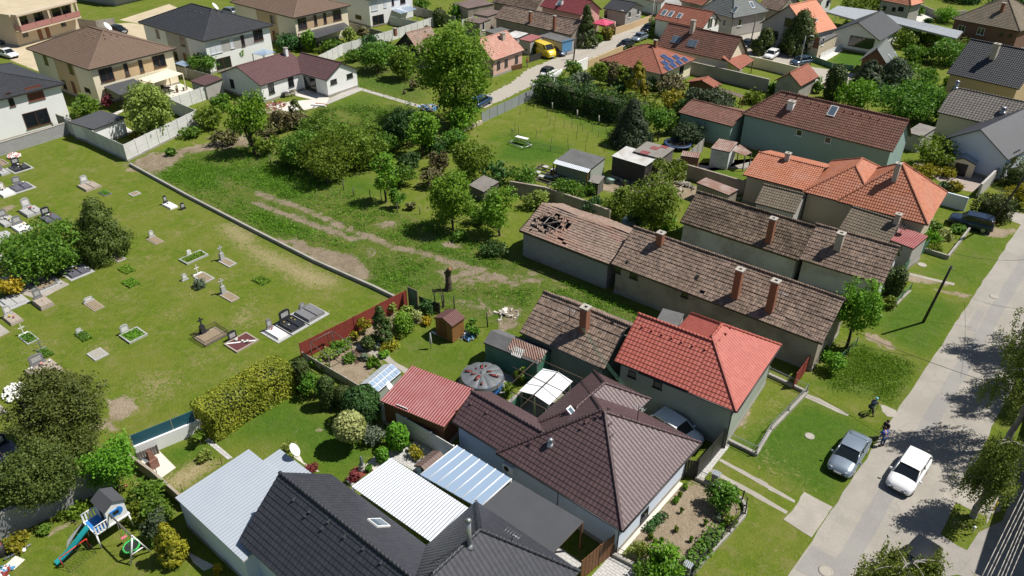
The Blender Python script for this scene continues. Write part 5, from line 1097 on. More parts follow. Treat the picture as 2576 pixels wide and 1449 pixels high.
M['balr']=glassm('reddish_balcony_panel',(.33,.15,.14),.35); M['balg']=glassm('frosted_glass_panel',(.32,.40,.42),.2)
apart('a1','beige flat roofed apartment building with reddish balcony panels at the top left',14.0,T(0,0,85,150),T(0,0,735,-8),6.0,'w_beige','balr','yard')
apart('a2','grey-white apartment building with frosted glass balconies at the top left',14.0,T(0,0,1090,-215),T(0,0,1730,-340),6.0,'w_grey','balg','felt2')
# bungalow with plum roof
house('b1','bungalow',E_,'white bungalow wing with plum roof and gable facing the concrete enclosure',T(0,0,2192,737),T(1,0,42,862),10.5,2.9,'gy',1.9,'w_white','t_plum',.3,pk=(T(0,0,2372,667),'y-'),wins=[('S',T(0,0,2335,840),1.0,1.4,'d'),('E',T(1,0,153,888),1.1,1.6,'d'),('E',T(1,0,350,820),1.1,1.6,'d')],chim=[(T(1,0,307,560),1.2,.5,'w')],gut='gut')
house('b2','bungalow_wing','house','white gabled bungalow wing with two small windows facing the grass path',9.5,T(1,0,706,806),T(1,0,1026,696),2.9,'gx',1.95,'w_white','t_plum',.3,pk=(T(1,0,855,632),'x+'),wins=[('E',T(1,0,780,820),1.3,.7,'d'),('E',T(1,0,942,760),1.3,.7,'d'),('S',T(1,0,545,840),2.8,2.2,'d')],ang=HOUSES['b1'][4])
house('b3','outbuilding','outbuilding','low red-brown roofed shed beside the concrete enclosure wall',T(0,0,1940,805),T(0,0,2062,862),T(0,0,2225,805),2.3,'my',.3,'w_grey','t_plum',.1,cap=False)
house('b4','garden_hut','hut','white garden hut with dark flat roof inside the concrete enclosure',T(0,0,760,1200),T(0,0,940,1300),T(0,0,1215,1170),2.5,'my',.12,'w_white','felt',.25,cap=False)
canopy('pergola','cream slatted pergola roof on the cream villa terrace','pergola',Tq(0,0,'1355,790 1540,838 1840,742 1700,700'),2.7,'w_cream','w_cream',bars=14,frame=None) if False else canopy('pergola','cream slatted pergola roof on the cream villa terrace','pergola',Tq(0,0,'1385,800 1540,838 1842,742 1690,700'),2.7,'w_cream','w_cream')
canopy('terrace_shelter','charcoal felt roofed terrace shelter beside the cream villa','shelter',Tq(0,0,'1045,875 1210,960 1450,850 1330,785'),2.7,'felt','black')
canopy('lean_to_roof','charcoal lean-to roof along the ground floor of the upper cream villa','canopy',Tq(1,0,'418,345 612,385 950,278 880,222'),2.7,'s_black','black')
canopy('terrace_roof','pale green glass terrace canopy on dark posts at the white villa','canopy',Tq(1,0,'1355,98 1460,142 1620,95 1530,55'),2.6,'polyc','steel',bars=6)
canopy('gazebo_roof','grey-green translucent gazebo roof beside the near-black roofed villa','gazebo',Tq(1,0,'-40,540 70,562 195,525 70,490'),2.3,'polyc','steel')
canopy('lean_to_roof','pale greenhouse-like lean-to between the two cream villas','canopy',Tq(0,0,'1755,640 1860,672 1935,640 1830,610'),2.2,'polyc','steel')
# ---------------------------------------------------------------- trees and shrubs
def TR(*rows):
 for r in rows: tree(*r[:8],**(r[8] if len(r) > 8 else {}))
def q(i,j,bx,by,tx,ty): return T(i,j,bx,by),T(i,j,tx,ty)
def row(name,cat,label,i,j,bx,by,tx,ty,hw,shape,leaf,**k): return tree(name,cat,label,T(i,j,bx,by),T(i,j,tx,ty),hw,shape,leaf,**k)
dt,sh,cf='deciduous_tree','shrub','conifer'
row(dt,'tree','pale green ovate tree standing inside the concrete enclosure',0,0,1520,1400,1440,765,235,'ovate','l_pale',h0=.02,dens=.95)
row(sh,'shrub','broad green shrub below the cream villa side wall',0,0,890,1175,880,935,135,'round','l_mid',h0=0)
row(sh,'shrub','green shrub beside the wide brown door of the left white villa',0,0,590,1200,600,1015,110,'loose','l_mid',h0=0)
row(sh,'shrub','dark red japanese maple beside the charcoal terrace shelter',0,0,1095,1085,1090,945,48,'round','l_red',h0=.05)
row(dt,'tree','green tree in front of the near-black roofed villa',0,0,2065,765,2045,525,120,'loose','l_mid',h0=.12)
row(sh,'shrub','tall narrow green shrub against the wall of the near-black roofed villa',0,0,2430,650,2415,430,38,'ovate','l_bri',h0=.1)
row(sh,'shrub','low yellow-green shrub behind the grey block wall at the left edge',0,0,80,1345,80,1270,80,'low','l_pale')
row(sh,'shrub','low yellow shrub at the foot of the enclosure wall',0,0,1400,1365,1400,1325,80,'low','l_gold')
row(sh,'shrub','sprawling green creeper outside the concrete enclosure wall',0,0,1930,1370,1930,1270,110,'low','l_mid')
row(sh,'shrub','twiggy brown shrub outside the enclosure corner',0,0,2290,1440,2280,1300,150,'wisp','l_twig',h0=0)
row(sh,'shrub','mixed green shrub right of the enclosure wall',0,0,2130,1280,2100,1070,150,'wisp','l_oli',h0=0)
row(sh,'shrub','green shrub between enclosure wall and bungalow',0,0,2260,1100,2260,960,120,'wisp','l_mid',h0=0)
tree(dt,'tree','bright green slender tree with bare lower trunks beside the bungalow garden',(637,386),T(0,0,2420,885),190,'loose','l_bri',h0=.28,stems=3)
row(sh,'shrub','small round bush on the bare soil below the enclosure wall',0,1,1720,115,1720,40,38,'round','l_mid',h0=0)
# around the bungalow and big ash
tree(dt,'tree','huge bright green ash tree, the tallest tree, beside the far lane',T(1,0,2010,1200),T(1,0,2100,150),345,'ovate','l_bri',h0=.02,dens=1.0,ls=.2)
row(dt,'tree','dark bushy tree behind the bungalow gable',1,0,1230,720,1250,420,205,'round','l_mid',h0=.03)
row(dt,'tree','dark bushy tree right behind the bungalow, left of its neighbour',1,0,1160,560,1200,345,110,'round','l_drk',h0=.03)
row(dt,'tree','olive green tree left of the huge ash',1,0,1500,800,1540,450,150,'ovate','l_oli',h0=.02)
row(cf,'cypress','dark cypress beside the white wall left of the huge ash',1,0,1850,262,1870,80,66,'col','l_thu')
row(sh,'shrub','dark green bush under the charcoal lean-to left of the rounder one',1,0,340,505,340,345,115,'round','l_drk',h0=0)
row(sh,'shrub','round bright green bush at the charcoal lean-to',1,0,545,515,545,305,66,'globe','l_bri',h0=.12)
row(sh,'shrub','pale young tree growing through the concrete panel wall',1,0,960,500,980,250,66,'wisp','l_pale',h0=.1)
row(sh,'shrub','green ivy mound hanging over the concrete panel wall',1,0,800,520,800,395,110,'low','l_mid',h0=0)
row(sh,'shrub','yellow-green ivy at the corner of the bungalow roof',1,0,640,525,640,480,70,'low','l_oli',h0=0)
row(sh,'shrub','twiggy shrub beside the pale young tree on the panel wall',1,0,1090,420,1090,250,60,'wisp','l_twig',h0=.1)
row(sh,'shrub','leafy bush at the top edge beside the brown open shelter',1,0,1650,90,1650,-10,90,'round','l_mid',h0=0)
row(sh,'shrub','light green bush right of the dark cypress by the panel wall',1,0,2050,170,2050,50,95,'loose','l_mid',h0=0)
row(sh,'shrub','small grey green bush beside the salmon barn chimney',1,0,1480,320,1480,265,45,'round','l_drk',h0=0)
row(sh,'shrub','twiggy dark mound under the ash near the barn',1,0,1700,360,1710,250,60,'wisp','l_twig',h0=0)
row(cf,'conifer','small brown-green conifer beside the bungalow terrace',1,0,410,1180,400,1000,85,'jun','l_con')
row(sh,'shrub','bare twiggy brown shrub left of the small terrace conifer',1,0,240,1330,220,1050,120,'wisp','l_twig',h0=.02)
row(sh,'shrub','brown twiggy undergrowth below the terrace',1,0,420,1300,400,1160,140,'wisp','l_twig',h0=0)
row(sh,'shrub','grey twiggy shrub between slender tree and dark thicket',1,0,120,1449,120,1240,100,'wisp','l_twig',h0=0)
row(cf,'conifer','tiny dry conifer on the rough lawn',1,0,660,1160,665,1090,28,'cone','l_con')
row(sh,'shrub','dry pale weeds beside the ash near the path',1,0,1590,900,1580,800,45,'wisp','l_twig',h0=0)
# thicket in the middle
row(dt,'tree','dark green tree at the left end of the thicket',1,1,480,230,470,-170,225,'round','l_mid',h0=.02)
row(dt,'tree','olive tree at the front of the thicket',1,1,760,350,760,-50,245,'round','l_oli',h0=.02,dens=.9)
row(dt,'tree','broad olive-yellow tree behind the front of the thicket',1,1,950,150,1010,-220,235,'round','l_oli',h0=.02)
row(dt,'tree','olive-green tree at the right of the thicket',1,1,1120,230,1130,-110,200,'round','l_oli',h0=.03)
row(dt,'tree','bushy green tree at the back left of the thicket',1,1,650,60,640,-290,220,'loose','l_mid',h0=.02)
row(dt,'tree','bright green narrow tree at the wire fence of the vacant lot',1,1,1310,580,1290,80,125,'loose','l_bri',h0=.14)
row(dt,'tree','dark dense tree behind the thicket',1,0,1520,1449,1490,1085,190,'round','l_drk',h0=.03)
row(dt,'tree','bright green tree in front of the huge ash',1,1,1680,120,1820,-370,150,'loose','l_bri',h0=.1)
row(dt,'tree','green tree at the foot of the huge ash by the metal fence',1,0,2080,1300,2100,1050,170,'loose','l_bri',h0=.02)
row(dt,'tree','spreading olive tree next to the mown green lawn',1,1,2190,360,2160,-60,215,'loose','l_oli',h0=.06)
row(sh,'shrub','dark shrub between the thicket and the spreading olive tree',1,1,1550,250,1550,90,120,'round','l_drk',h0=0)
row(sh,'shrub','tangle of grey twigs left of the spreading olive tree',1,1,1850,260,1850,70,110,'wisp','l_twig',h0=0)
row(dt,'tree','bright bushy tree left of the slanted tin shelter',1,1,1980,860,1930,320,240,'round','l_bri',h0=.05,dens=.9)
row(dt,'tree','bright bushy tree right of the slanted tin shelter',1,1,2450,920,2470,430,175,'loose','l_bri',h0=.06)
row(sh,'shrub','low green shrub under the wire fence in the vacant lot',1,1,1430,640,1430,430,80,'wisp','l_mid',h0=0)
row(sh,'shrub','dark shrub at the foot of the ruined farmhouse',1,1,2400,1110,2400,990,130,'low','l_drk',h0=0)
row(sh,'shrub','dark shrub left of the bush at the ruined farmhouse foot',1,1,2050,960,2050,880,90,'low','l_mid',h0=0)
row(sh,'shrub','pale dry grass tussock by the broken fence',1,1,1560,650,1560,570,50,'wisp','l_twig',h0=0)
for lb,b_,t_,hw_,sp_,lf_ in (
 ('green tree filling the gap between thicket and dark dense tree',(1,1,1330,80),(1,0,1330,1330),130,'round','l_mid'),
 ('olive bush at the back right of the thicket',(1,0,1180,1440),(1,0,1180,1250),130,'round','l_oli'),
 ('low dark bush under the bright tree before the ash',(1,1,1780,90),(1,0,1800,1360),130,'round','l_drk'),
 ('leafy bush between ash foot and spreading olive tree',(1,1,2000,40),(1,0,2000,1300),130,'round','l_mid'),
 ('bushy undergrowth behind the wire fence tree',(1,1,1480,420),(1,1,1460,230),120,'loose','l_mid'),
 ('yellow-green undergrowth at the front left of the thicket',(1,1,330,200),(1,1,330,20),120,'round','l_oli'),
 ('rough shrub between the two bushy trees near the tin shelter',(1,1,2240,800),(1,1,2240,600),110,'loose','l_mid'),
 ('dark shrub against the yard wall above the two bushy trees',(1,1,2420,400),(1,1,2430,180),130,'round','l_drk'),
 ('dry grey thicket in front of the spreading olive tree',(1,1,1750,420),(1,1,1760,250),130,'wisp','l_twig'),
 ('leafy hedge tree at the far end of the vineyard hedge',(2,0,330,960),(2,0,330,780),120,'round','l_mid'),
 ('green tree behind the middle of the laurel hedge',(2,0,900,1100),(2,0,900,880),130,'round','l_oli'),
 ('bush left of the bungalow gable on the slope',(1,0,1000,620),(1,0,1000,500),90,'loose','l_mid'),
 ('dark bushes filling the corner behind the dark dense tree',(1,0,1380,1420),(1,0,1390,1220),120,'round','l_drk'),
 ('shrubby growth between slender tree and thicket',(1,1,120,100),(1,0,140,1350),120,'wisp','l_oli')):
 tree(dt if hw_ > 125 else sh,'tree' if hw_ > 125 else 'shrub',lb,T(*b_),T(*t_),hw_,sp_,lf_,h0=.02)
# scrap yard and hedges in the centre right
row(sh,'shrub','rounded green bush at the left end of the yard hedge',2,1,100,430,100,225,140,'round','l_mid',h0=0)
row(sh,'shrub','leafy green bush covering the yard wall',2,1,560,580,560,345,150,'round','l_mid',h0=0)
row(sh,'shrub','smaller green bush right of the leafy yard wall bush',2,1,780,500,780,385,70,'round','l_mid',h0=0)
row(sh,'shrub','tall wild grass mound beside the ruined farmhouse',2,1,230,640,200,480,130,'wisp','l_pale',h0=0)
row(dt,'tree','olive fruit tree above the ruined farmhouse',2,1,1070,720,1060,400,165,'loose','l_oli',h0=.05)
row(dt,'tree','sprawling olive-yellow tree between the old farmhouses',2,1,1390,900,1560,330,240,'loose','l_oli',h0=.12,dens=.8)
row(dt,'tree','sparse twiggy tree leaning over the scrap yard',2,1,1560,480,1600,130,180,'wisp','l_oli',h0=.2,dens=.5)
row(sh,'shrub','bright green shrub at the old white farm wall',2,1,1560,860,1560,720,100,'loose','l_bri',h0=0)
row(sh,'shrub','dark thicket under the sprawling olive-yellow tree',2,1,1250,790,1250,640,140,'low','l_drk',h0=0)
row(sh,'shrub','dark climbing bush on the yard wall left of the fruit tree',2,1,800,700,780,520,110,'low','l_drk',h0=0)
row(sh,'shrub','green climber on the broken wall of the ruined farmhouse',2,1,200,1060,190,880,80,'wisp','l_mid',h0=0)
row(sh,'shrub','leafy climber halfway along the ruined block wall',2,1,720,1290,715,1070,70,'loose','l_mid',h0=0)
row(sh,'shrub','small bush beside the rusty flat shed',2,1,2350,480,2350,410,90,'low','l_mid',h0=0)
row(sh,'shrub','slender young plant at the stained white farm wall',3,1,160,1340,160,1175,45,'wisp','l_bri',h0=0)
# vineyard hedge and solar bungalow garden
hedge('laurel_hedge','hedge','tall dark laurel hedge along the vineyard, sunlit on top',Tq(2,0,'290,1000 700,1110 1150,1240'),3.2,3.6,'l_drk',.9,.17,ragged=.18)
hedge('hedge','hedge','yellow-green hedge top right behind the laurel hedge',Tq(2,0,'1100,1170 1420,1200'),2.4,3.0,'l_oli',.8,.16,ragged=.2)
row(cf,'spruce','tall dark spruce beside the pink parasol',2,0,735,462,735,60,118,'cone','l_thu',dens=1.7)
row(cf,'thuja','yellowish thuja right of the pink parasol',2,0,950,400,950,262,46,'col','l_gold')
row(sh,'shrub','small green bush at the fence near the pink parasol',2,0,870,425,870,350,32,'round','l_mid',h0=0)
row(dt,'tree','round green tree before the white garden wall',2,0,620,800,615,595,78,'round','l_mid',h0=.1)
row(sh,'shrub','grey variegated shrub above the laurel hedge',2,0,710,880,700,740,110,'round','l_sage',h0=0)
row(sh,'shrub','yellow-green shrub at the left end of the laurel hedge',2,0,480,830,480,740,75,'round','l_oli',h0=0)
row(dt,'tree','small olive tree with visible trunk in the solar bungalow garden',2,0,880,900,850,620,100,'loose','l_oli',h0=.35)
row(dt,'tree','twiggy half-bare tree left of the golden cypress',2,0,970,860,985,600,90,'wisp','l_twig',h0=.2)
row(dt,'tree','olive bushy tree left of the golden cypress',2,0,1110,850,1110,660,85,'round','l_oli',h0=.05)
row(cf,'cypress','golden pointed cypress by the solar bungalow',2,0,1245,965,1240,615,112,'jun','l_gold')
row(cf,'cypress','small green cypress right of the golden pointed one',2,0,1350,930,1350,815,45,'col','l_thu')
row(sh,'shrub','dark green shrub in front of the golden cypress',2,0,1085,950,1085,860,60,'round','l_drk',h0=0)
row(dt,'tree','bare grey twiggy tree at the solar bungalow wall',2,0,1590,950,1580,760,170,'wisp','l_twig',h0=.1,dens=.5)
row(cf,'spruce','dark dense spruce at the corner of the vineyard',2,0,1190,1449,1170,1020,215,'cone','l_spr',h0=.02,dens=1.6)
row(dt,'tree','light fruit tree with forked trunk right of the dark spruce',2,0,1465,1420,1460,1090,105,'loose','l_mid',h0=.3)
row(dt,'tree','round green tree behind the forked fruit tree',2,0,1560,1350,1545,1100,90,'round','l_mid',h0=.1)
row(sh,'shrub','yellow-green bush between spruce and yellow tree',2,0,1390,1200,1390,1045,110,'round','l_oli',h0=0)
row(dt,'tree','yellow leaved tree near the solar bungalow',2,0,1620,1120,1620,915,130,'round','l_gold',h0=.05)
row('pine_tree','tree','open crowned pine in front of the green house wing',2,0,1920,1240,1950,865,235,'wisp','l_blu',h0=.35,dens=.8)
row('pine_tree','tree','grey-green pine bush below the open crowned pine',2,0,1760,1449,1770,1230,155,'loose','l_blu',h0=.05)
row(sh,'shrub','dark bush at the end of the long flat wine red roof',2,0,2165,1060,2165,945,65,'round','l_drk',h0=0)
row(sh,'shrub','dull green bush on the lawn behind the green house wing',2,0,2440,1030,2440,910,105,'loose','l_oli',h0=0)
hedge('hedge','hedge','clipped green hedge at the lane corner',Tq(2,0,'1400,320 1540,300'),2.4,2.4,'l_mid',.8,.2)
row(sh,'shrub','yellow-green bush below the clipped lane hedge',2,0,1440,365,1440,305,75,'round','l_oli',h0=0)
row(cf,'cypress','yellowish slim cypress at the brown tiled farmhouse',2,0,100,120,100,42,30,'col','l_gold')
row(cf,'cypress','thin green cypress right of the yellowish slim one',2,0,165,105,165,22,15,'col','l_thu')
row(cf,'thuja','dark thuja at the fence left of the yellow van',2,0,162,540,160,430,28,'col','l_drk')
row(cf,'thuja','dark thuja at the fence just beside the yellow van',2,0,237,545,237,430,28,'col','l_drk')
row(sh,'shrub','green bush at the gate pillar of the tent roofed villa',2,0,2375,280,2370,215,60,'round','l_mid',h0=0)
row(sh,'shrub','dark hedge bush beside the white gabled orange house',2,0,2180,310,2180,255,75,'low','l_drk',h0=0)
row(cf,'conifer','dark conifer at the street corner behind the red-brown roof',2,0,2520,540,2530,290,120,'jun','l_thu',dens=1.5)
# right top
row(cf,'cypress','big dark cypress in front of the white gabled house',3,0,290,540,330,120,185,'jun','l_thu',dens=1.7)
row(dt,'tree','wide brown-olive tree at the top edge',3,0,940,150,940,-40,215,'round','l_oli',h0=.02)
row(dt,'tree','dark green tree over the long white flat roof',3,0,1410,350,1410,195,75,'round','l_mid',h0=.05)
row(dt,'tree','olive tree right of the dark grey bungalow roof',3,0,1350,480,1340,300,110,'loose','l_oli',h0=.05)
row(dt,'tree','bright green tree below the long white flat roof',3,0,1640,430,1640,310,115,'loose','l_bri',h0=.03)
row(dt,'tree','large green tree beside the black-grey tiled roof',3,0,1760,650,1760,415,190,'round','l_mid',h0=.03)
row(sh,'shrub','bright bush beside the beige drive at the top right',3,0,1800,225,1800,95,120,'round','l_bri',h0=0)
row(sh,'shrub','hedge bush at the far corner of the white orange-roofed house',3,0,1525,150,1520,70,38,'round','l_mid',h0=0)
row(sh,'shrub','small dark bush on the beige drive',3,0,1605,225,1605,180,30,'round','l_drk',h0=0)
row(cf,'cypress','dark cypress with two tips behind the green house',3,0,640,1000,650,640,90,'col','l_thu',dens=1.2)
row(cf,'spruce','blue-grey spruce left of the bigger one behind the green house',3,0,980,900,985,620,175,'jun','l_blu',dens=1.4)
row(cf,'spruce','larger blue-grey spruce behind the green house',3,0,1240,900,1240,600,215,'jun','l_blu',dens=1.4)
row(dt,'tree','bright green forked tree behind the green house roof',3,0,880,1090,880,800,190,'loose','l_bri',h0=.03)
row(dt,'tree','broad spreading green tree between green house and grey wavy roof',3,0,1440,1230,1420,840,320,'loose','l_mid',h0=.03,dens=.9)
row(sh,'shrub','bright bush behind the grey wavy roof',3,0,1810,870,1810,765,55,'loose','l_bri',h0=0)
row(sh,'shrub','young green bush on the lawn by the timber cottage',3,0,800,290,800,205,55,'loose','l_mid',h0=0)
row(sh,'shrub','orange-brown shrub at the white bungalow corner',3,0,1095,510,1095,440,35,'round','l_gold',h0=0)
row(sh,'shrub','round bush at the left end of the cream wall',3,0,30,930,30,820,45,'round','l_mid',h0=0)
row(sh,'shrub','ivy bush on the gable of the red tiled outbuilding',3,0,490,930,490,780,50,'loose','l_mid',h0=0)
row(sh,'shrub','dark bush under the red tiled outbuilding',3,0,120,930,120,860,50,'low','l_drk',h0=0)
row(dt,'tree','row of dark trees at the top right corner',3,0,2450,60,2450,-60,200,'round','l_drk',h0=0)
row(dt,'tree','dark tree at the top edge behind the brick house',3,0,1950,10,1950,-90,200,'round','l_drk',h0=0)
row(sh,'shrub','bright bush beside the brick house corner',3,0,2530,470,2530,440,60,'low','l_bri',h0=0)
row(cf,'conifer','small rounded conifer in the paved yard of the green house',3,1,182,105,185,-10,66,'jun','l_thu')
row(dt,'tree','round leafy tree beside the cream plastic shed',3,1,1680,230,1650,-60,195,'round','l_oli',h0=.08)
row(sh,'shrub','low golden juniper beside the round leafy tree',3,1,1560,330,1560,215,135,'low','l_gold',h0=0)
row(sh,'shrub','low golden juniper in front of the cream plastic shed',3,1,1785,320,1785,235,95,'low','l_gold',h0=0)
row(sh,'shrub','low golden juniper nearest the white boundary wall',3,1,1860,460,1870,380,85,'low','l_gold',h0=0)
row(sh,'shrub','dark juniper mound left of the nearest golden one',3,1,1770,450,1770,385,50,'low','l_drk',h0=0)
hedge('thuja_hedge','hedge','dark thuja hedge behind the parked dark SUV',Tq(3,1,'2080,700 2250,780 2350,740'),2.2,2.6,'l_thu',1.0,.11,ragged=.2)
hedge('thuja_hedge','hedge','dark hedge at the right edge above the white boundary wall',Tq(3,1,'2400,440 2700,330'),2.4,2.6,'l_thu',.9,.12,ragged=.2)
row(sh,'shrub','yellow-green sprawling shrub on top of the dark thuja hedge',3,1,2500,620,2480,420,130,'loose','l_gold',h0=0)
row(sh,'shrub','leafy shrub at the upper left of the walled flower bed',3,1,1690,850,1690,770,90,'loose','l_mid',h0=0)
row(sh,'shrub','pale flowering shrub in the middle of the walled flower bed',3,1,1760,950,1760,860,80,'loose','l_var',h0=0)
row(sh,'shrub','green shrub at the left of the walled flower bed',3,1,1640,980,1640,880,80,'loose','l_bri',h0=0)
row(sh,'shrub','green shrub at the near corner of the walled flower bed',3,1,1650,1080,1640,1010,80,'loose','l_oli',h0=0)
row(sh,'shrub','dark green shrub by the SUV in the walled flower bed',3,1,1910,890,1910,820,70,'loose','l_mid',h0=0)
row(cf,'thuja','clipped dark thuja left of the pair by the green gate',3,1,1165,1490,1170,1225,66,'col','l_thu')
row(cf,'thuja','clipped dark thuja right of the pair by the green gate',3,1,1265,1500,1275,1205,72,'col','l_thu')
row(sh,'shrub','dark rounded bush below the thuja pair',3,1,1060,1500,1060,1330,85,'round','l_drk',h0=0)
row(sh,'shrub','bright bush left of the dark rounded bush',3,1,950,1500,950,1400,80,'loose','l_bri',h0=0)
tree(dt,'tree','round bright tree on a forked leaning trunk at the end of the long farmhouse',T(3,2,790,600),T(3,2,985,-50),205,'round','l_bri',h0=.33,dens=1.3)
row(sh,'shrub','square clipped green hedge bush beside the long farmhouse gable',3,2,640,840,640,640,110,'round','l_bri',h0=0)
row(sh,'shrub','ragged shrub behind the wire fence at the round bright tree',3,2,560,690,580,590,90,'low','l_mid',h0=0)
row(sh,'shrub','yellowish dry shrub beside the small green wire fence',3,2,1220,200,1220,90,60,'wisp','l_oli',h0=0)
for lb,x,y,x2,y2,hw_,sp_,lf_ in (
 ('green tree behind the grey wavy roof at the right edge',2380,990,2380,860,120,'round','l_mid'),
 ('bushy tree between timber cottage and large green tree',1500,620,1500,480,120,'loose','l_mid'),
 ('dark bush along the long white flat roof',1480,400,1480,320,100,'round','l_drk'),
 ('yellow-green bush near the brick house terrace',1950,480,1950,400,120,'loose','l_oli'),
 ('green bush behind the timber cottage',1420,720,1420,640,100,'low','l_mid'),
 ('dark shrub under the blue-grey spruces',1080,980,1080,850,130,'round','l_drk'),
 ('bright shrub at the upper end of the green fence lane',560,480,560,400,50,'loose','l_bri'),
 ('leafy tree at the far right above the long cream building',1600,830,1600,700,110,'round','l_mid')):
 tree(dt if hw_ > 115 else sh,'tree' if hw_ > 115 else 'shrub',lb,T(3,0,x,y),T(3,0,x2,y2),hw_,sp_,lf_,h0=.02)
for lb,x,y,x2,y2,hw_ in (('dark bush in the shade of the open crowned pine',2080,1150,2080,1000,110),('dark understorey bush between yellow tree and pine',1720,1180,1720,1020,110),('green bush in front of the solar bungalow wall',1420,900,1420,780,80),('olive bush at the right end of the laurel hedge',1300,1250,1300,1060,130)):
 tree(sh,'shrub',lb,T(2,0,x,y),T(2,0,x2,y2),hw_,'round','l_drk' if 'dark' in lb else 'l_mid',h0=0)
# cemetery trees
row(dt,'tree','broad round dark green tree among the graves',0,1,480,1250,560,740,385,'round','l_mid',h0=.02,dens=1.1)
row(cf,'conifer','dull brown-green juniper tree right of the broad round tree',0,1,1090,1130,1110,525,245,'jun','l_con',dens=1.2)
row(sh,'shrub','bright yellow round shrub between the graves',0,2,150,60,150,-110,105,'round','l_yel',h0=0,dens=1.2)
row(sh,'shrub','small round shrub on the grassy grave mound',0,1,2010,1440,2010,1375,60,'round','l_sage',h0=0)
row(cf,'conifer','large dull olive juniper tree at the lower left, upper one',0,2,700,1560,720,815,400,'round','l_con',dens=1.3)
row(cf,'conifer','large dull olive juniper tree at the lower left, lower one',0,3,480,700,430,60,400,'round','l_con',dens=1.3)
row(cf,'conifer','dull olive juniper joined to the right of the lower large one',0,3,820,420,800,-80,260,'round','l_con',dens=1.2)
row(dt,'tree','bright green tree left of the teal screen fence',0,3,1190,560,1150,-60,245,'loose','l_bri',h0=.05)
row(sh,'shrub','green shrub with white blossom dots beside the garden wall',0,3,1500,720,1480,480,150,'loose','l_mid',h0=0)
row(sh,'shrub','green shrub right of the playhouse',0,3,1620,880,1600,620,120,'loose','l_mid',h0=0)
row(sh,'shrub','light green shrub just right of the playhouse legs',0,3,1420,900,1420,710,110,'loose','l_oli',h0=0)
row(sh,'shrub','grey-green conifer shrub above the golden thuja',0,3,1600,1060,1600,780,120,'loose','l_blu',h0=0)
row(cf,'thuja','golden-brown rounded thuja on the lawn of the playground',0,3,1760,1290,1780,870,150,'jun','l_gold',dens=1.4)
row(sh,'shrub','low green plant right of the nest swing',0,3,1570,1140,1570,1080,50,'low','l_mid',h0=0)
row(sh,'shrub','yellow-green bush in the flower border left of the slide',0,3,210,1160,180,1020,110,'loose','l_gold',h0=0)
row(sh,'shrub','small green perennial in the playground border',0,3,450,1010,450,950,55,'low','l_mid',h0=0)
row(sh,'shrub','leafy border shrub between grey wall and playhouse',0,3,820,830,820,740,110,'low','l_oli',h0=0)
row(sh,'shrub','small plants at the grey wall below the juniper',0,3,650,860,650,790,60,'low','l_oli',h0=0)
row(sh,'shrub','yellow leaved plant at the bottom edge beside the anthracite roof',0,3,2200,1420,2210,1330,40,'loose','l_yel',h0=0)
row(sh,'shrub','small round sage bush on the dry lawn strip',0,3,2060,270,2060,200,75,'round','l_pale',h0=.1)
row(sh,'shrub','tiny leafy young tree beside the teal screen',0,3,2020,130,2050,-15,45,'loose','l_oli',h0=.6)
# clipped garden behind the metal roofed garage
hedge('clipped_hedge','hedge','long clipped yellow-green hedge between cemetery and lawn',[T(0,2,2085,1480),T(0,2,2574,1165),T(1,2,330,985)],2.5,2.6,'l_hedge',1.4,.085,ragged=.04)
row(cf,'thuja','dark clipped column thuja at the end of the long yellow hedge',1,2,480,1010,495,690,82,'col','l_thu',dens=1.3)
row(cf,'thuja','dark clipped column thuja in the middle of the row',1,2,735,1190,745,870,80,'col','l_thu',dens=1.3)
row(cf,'thuja','dark clipped column thuja partly hidden by the big dark yew',1,2,880,1190,895,975,80,'col','l_thu',dens=1.3)
row(sh,'shrub','bright green bush between the clipped column thujas',1,2,590,1090,600,850,110,'loose','l_mid',h0=0)
row(cf,'yew','big rounded dark green yew beside the red garage',1,2,1080,1350,1090,1005,185,'clip','l_drk',h0=0,dens=1.3)
tree('globe_tree','tree','pale variegated globe tree on a short trunk',T(1,3,975,165),T(1,2,965,1275),152,'globe','l_var',h0=.36,dens=1.5)
row(sh,'shrub','silvery grey shrub between globe tree and clipped ball',1,3,1190,100,1200,-60,100,'round','l_sage',h0=0)
row(sh,'topiary','bright green clipped ball bush beside the paved patio',1,3,1430,170,1440,-75,108,'globe','l_bri',h0=.03,dens=1.6)
row(cf,'dwarf_conifer','small bright cone shaped dwarf conifer on the gravel',1,3,1275,290,1275,155,55,'col','l_bri',dens=1.3)
row('yucca','plant','spiky yellow-green yucca on the paved patio',1,3,1640,250,1640,150,85,'wisp','l_gold',h0=0)
row(sh,'maple','crimson japanese maple at the mulched corner',1,3,1000,500,1000,395,62,'round','l_red',h0=0)
row(sh,'maple','crimson japanese maple beside the satellite dish',1,3,560,395,560,315,55,'round','l_red',h0=0)
row(sh,'shrub','pale small shrub under the satellite dish',1,3,350,225,350,130,90,'low','l_pale',h0=0)
row(sh,'shrub','small green shrub by the garden statue',1,3,1140,385,1140,340,35,'low','l_mid',h0=0)
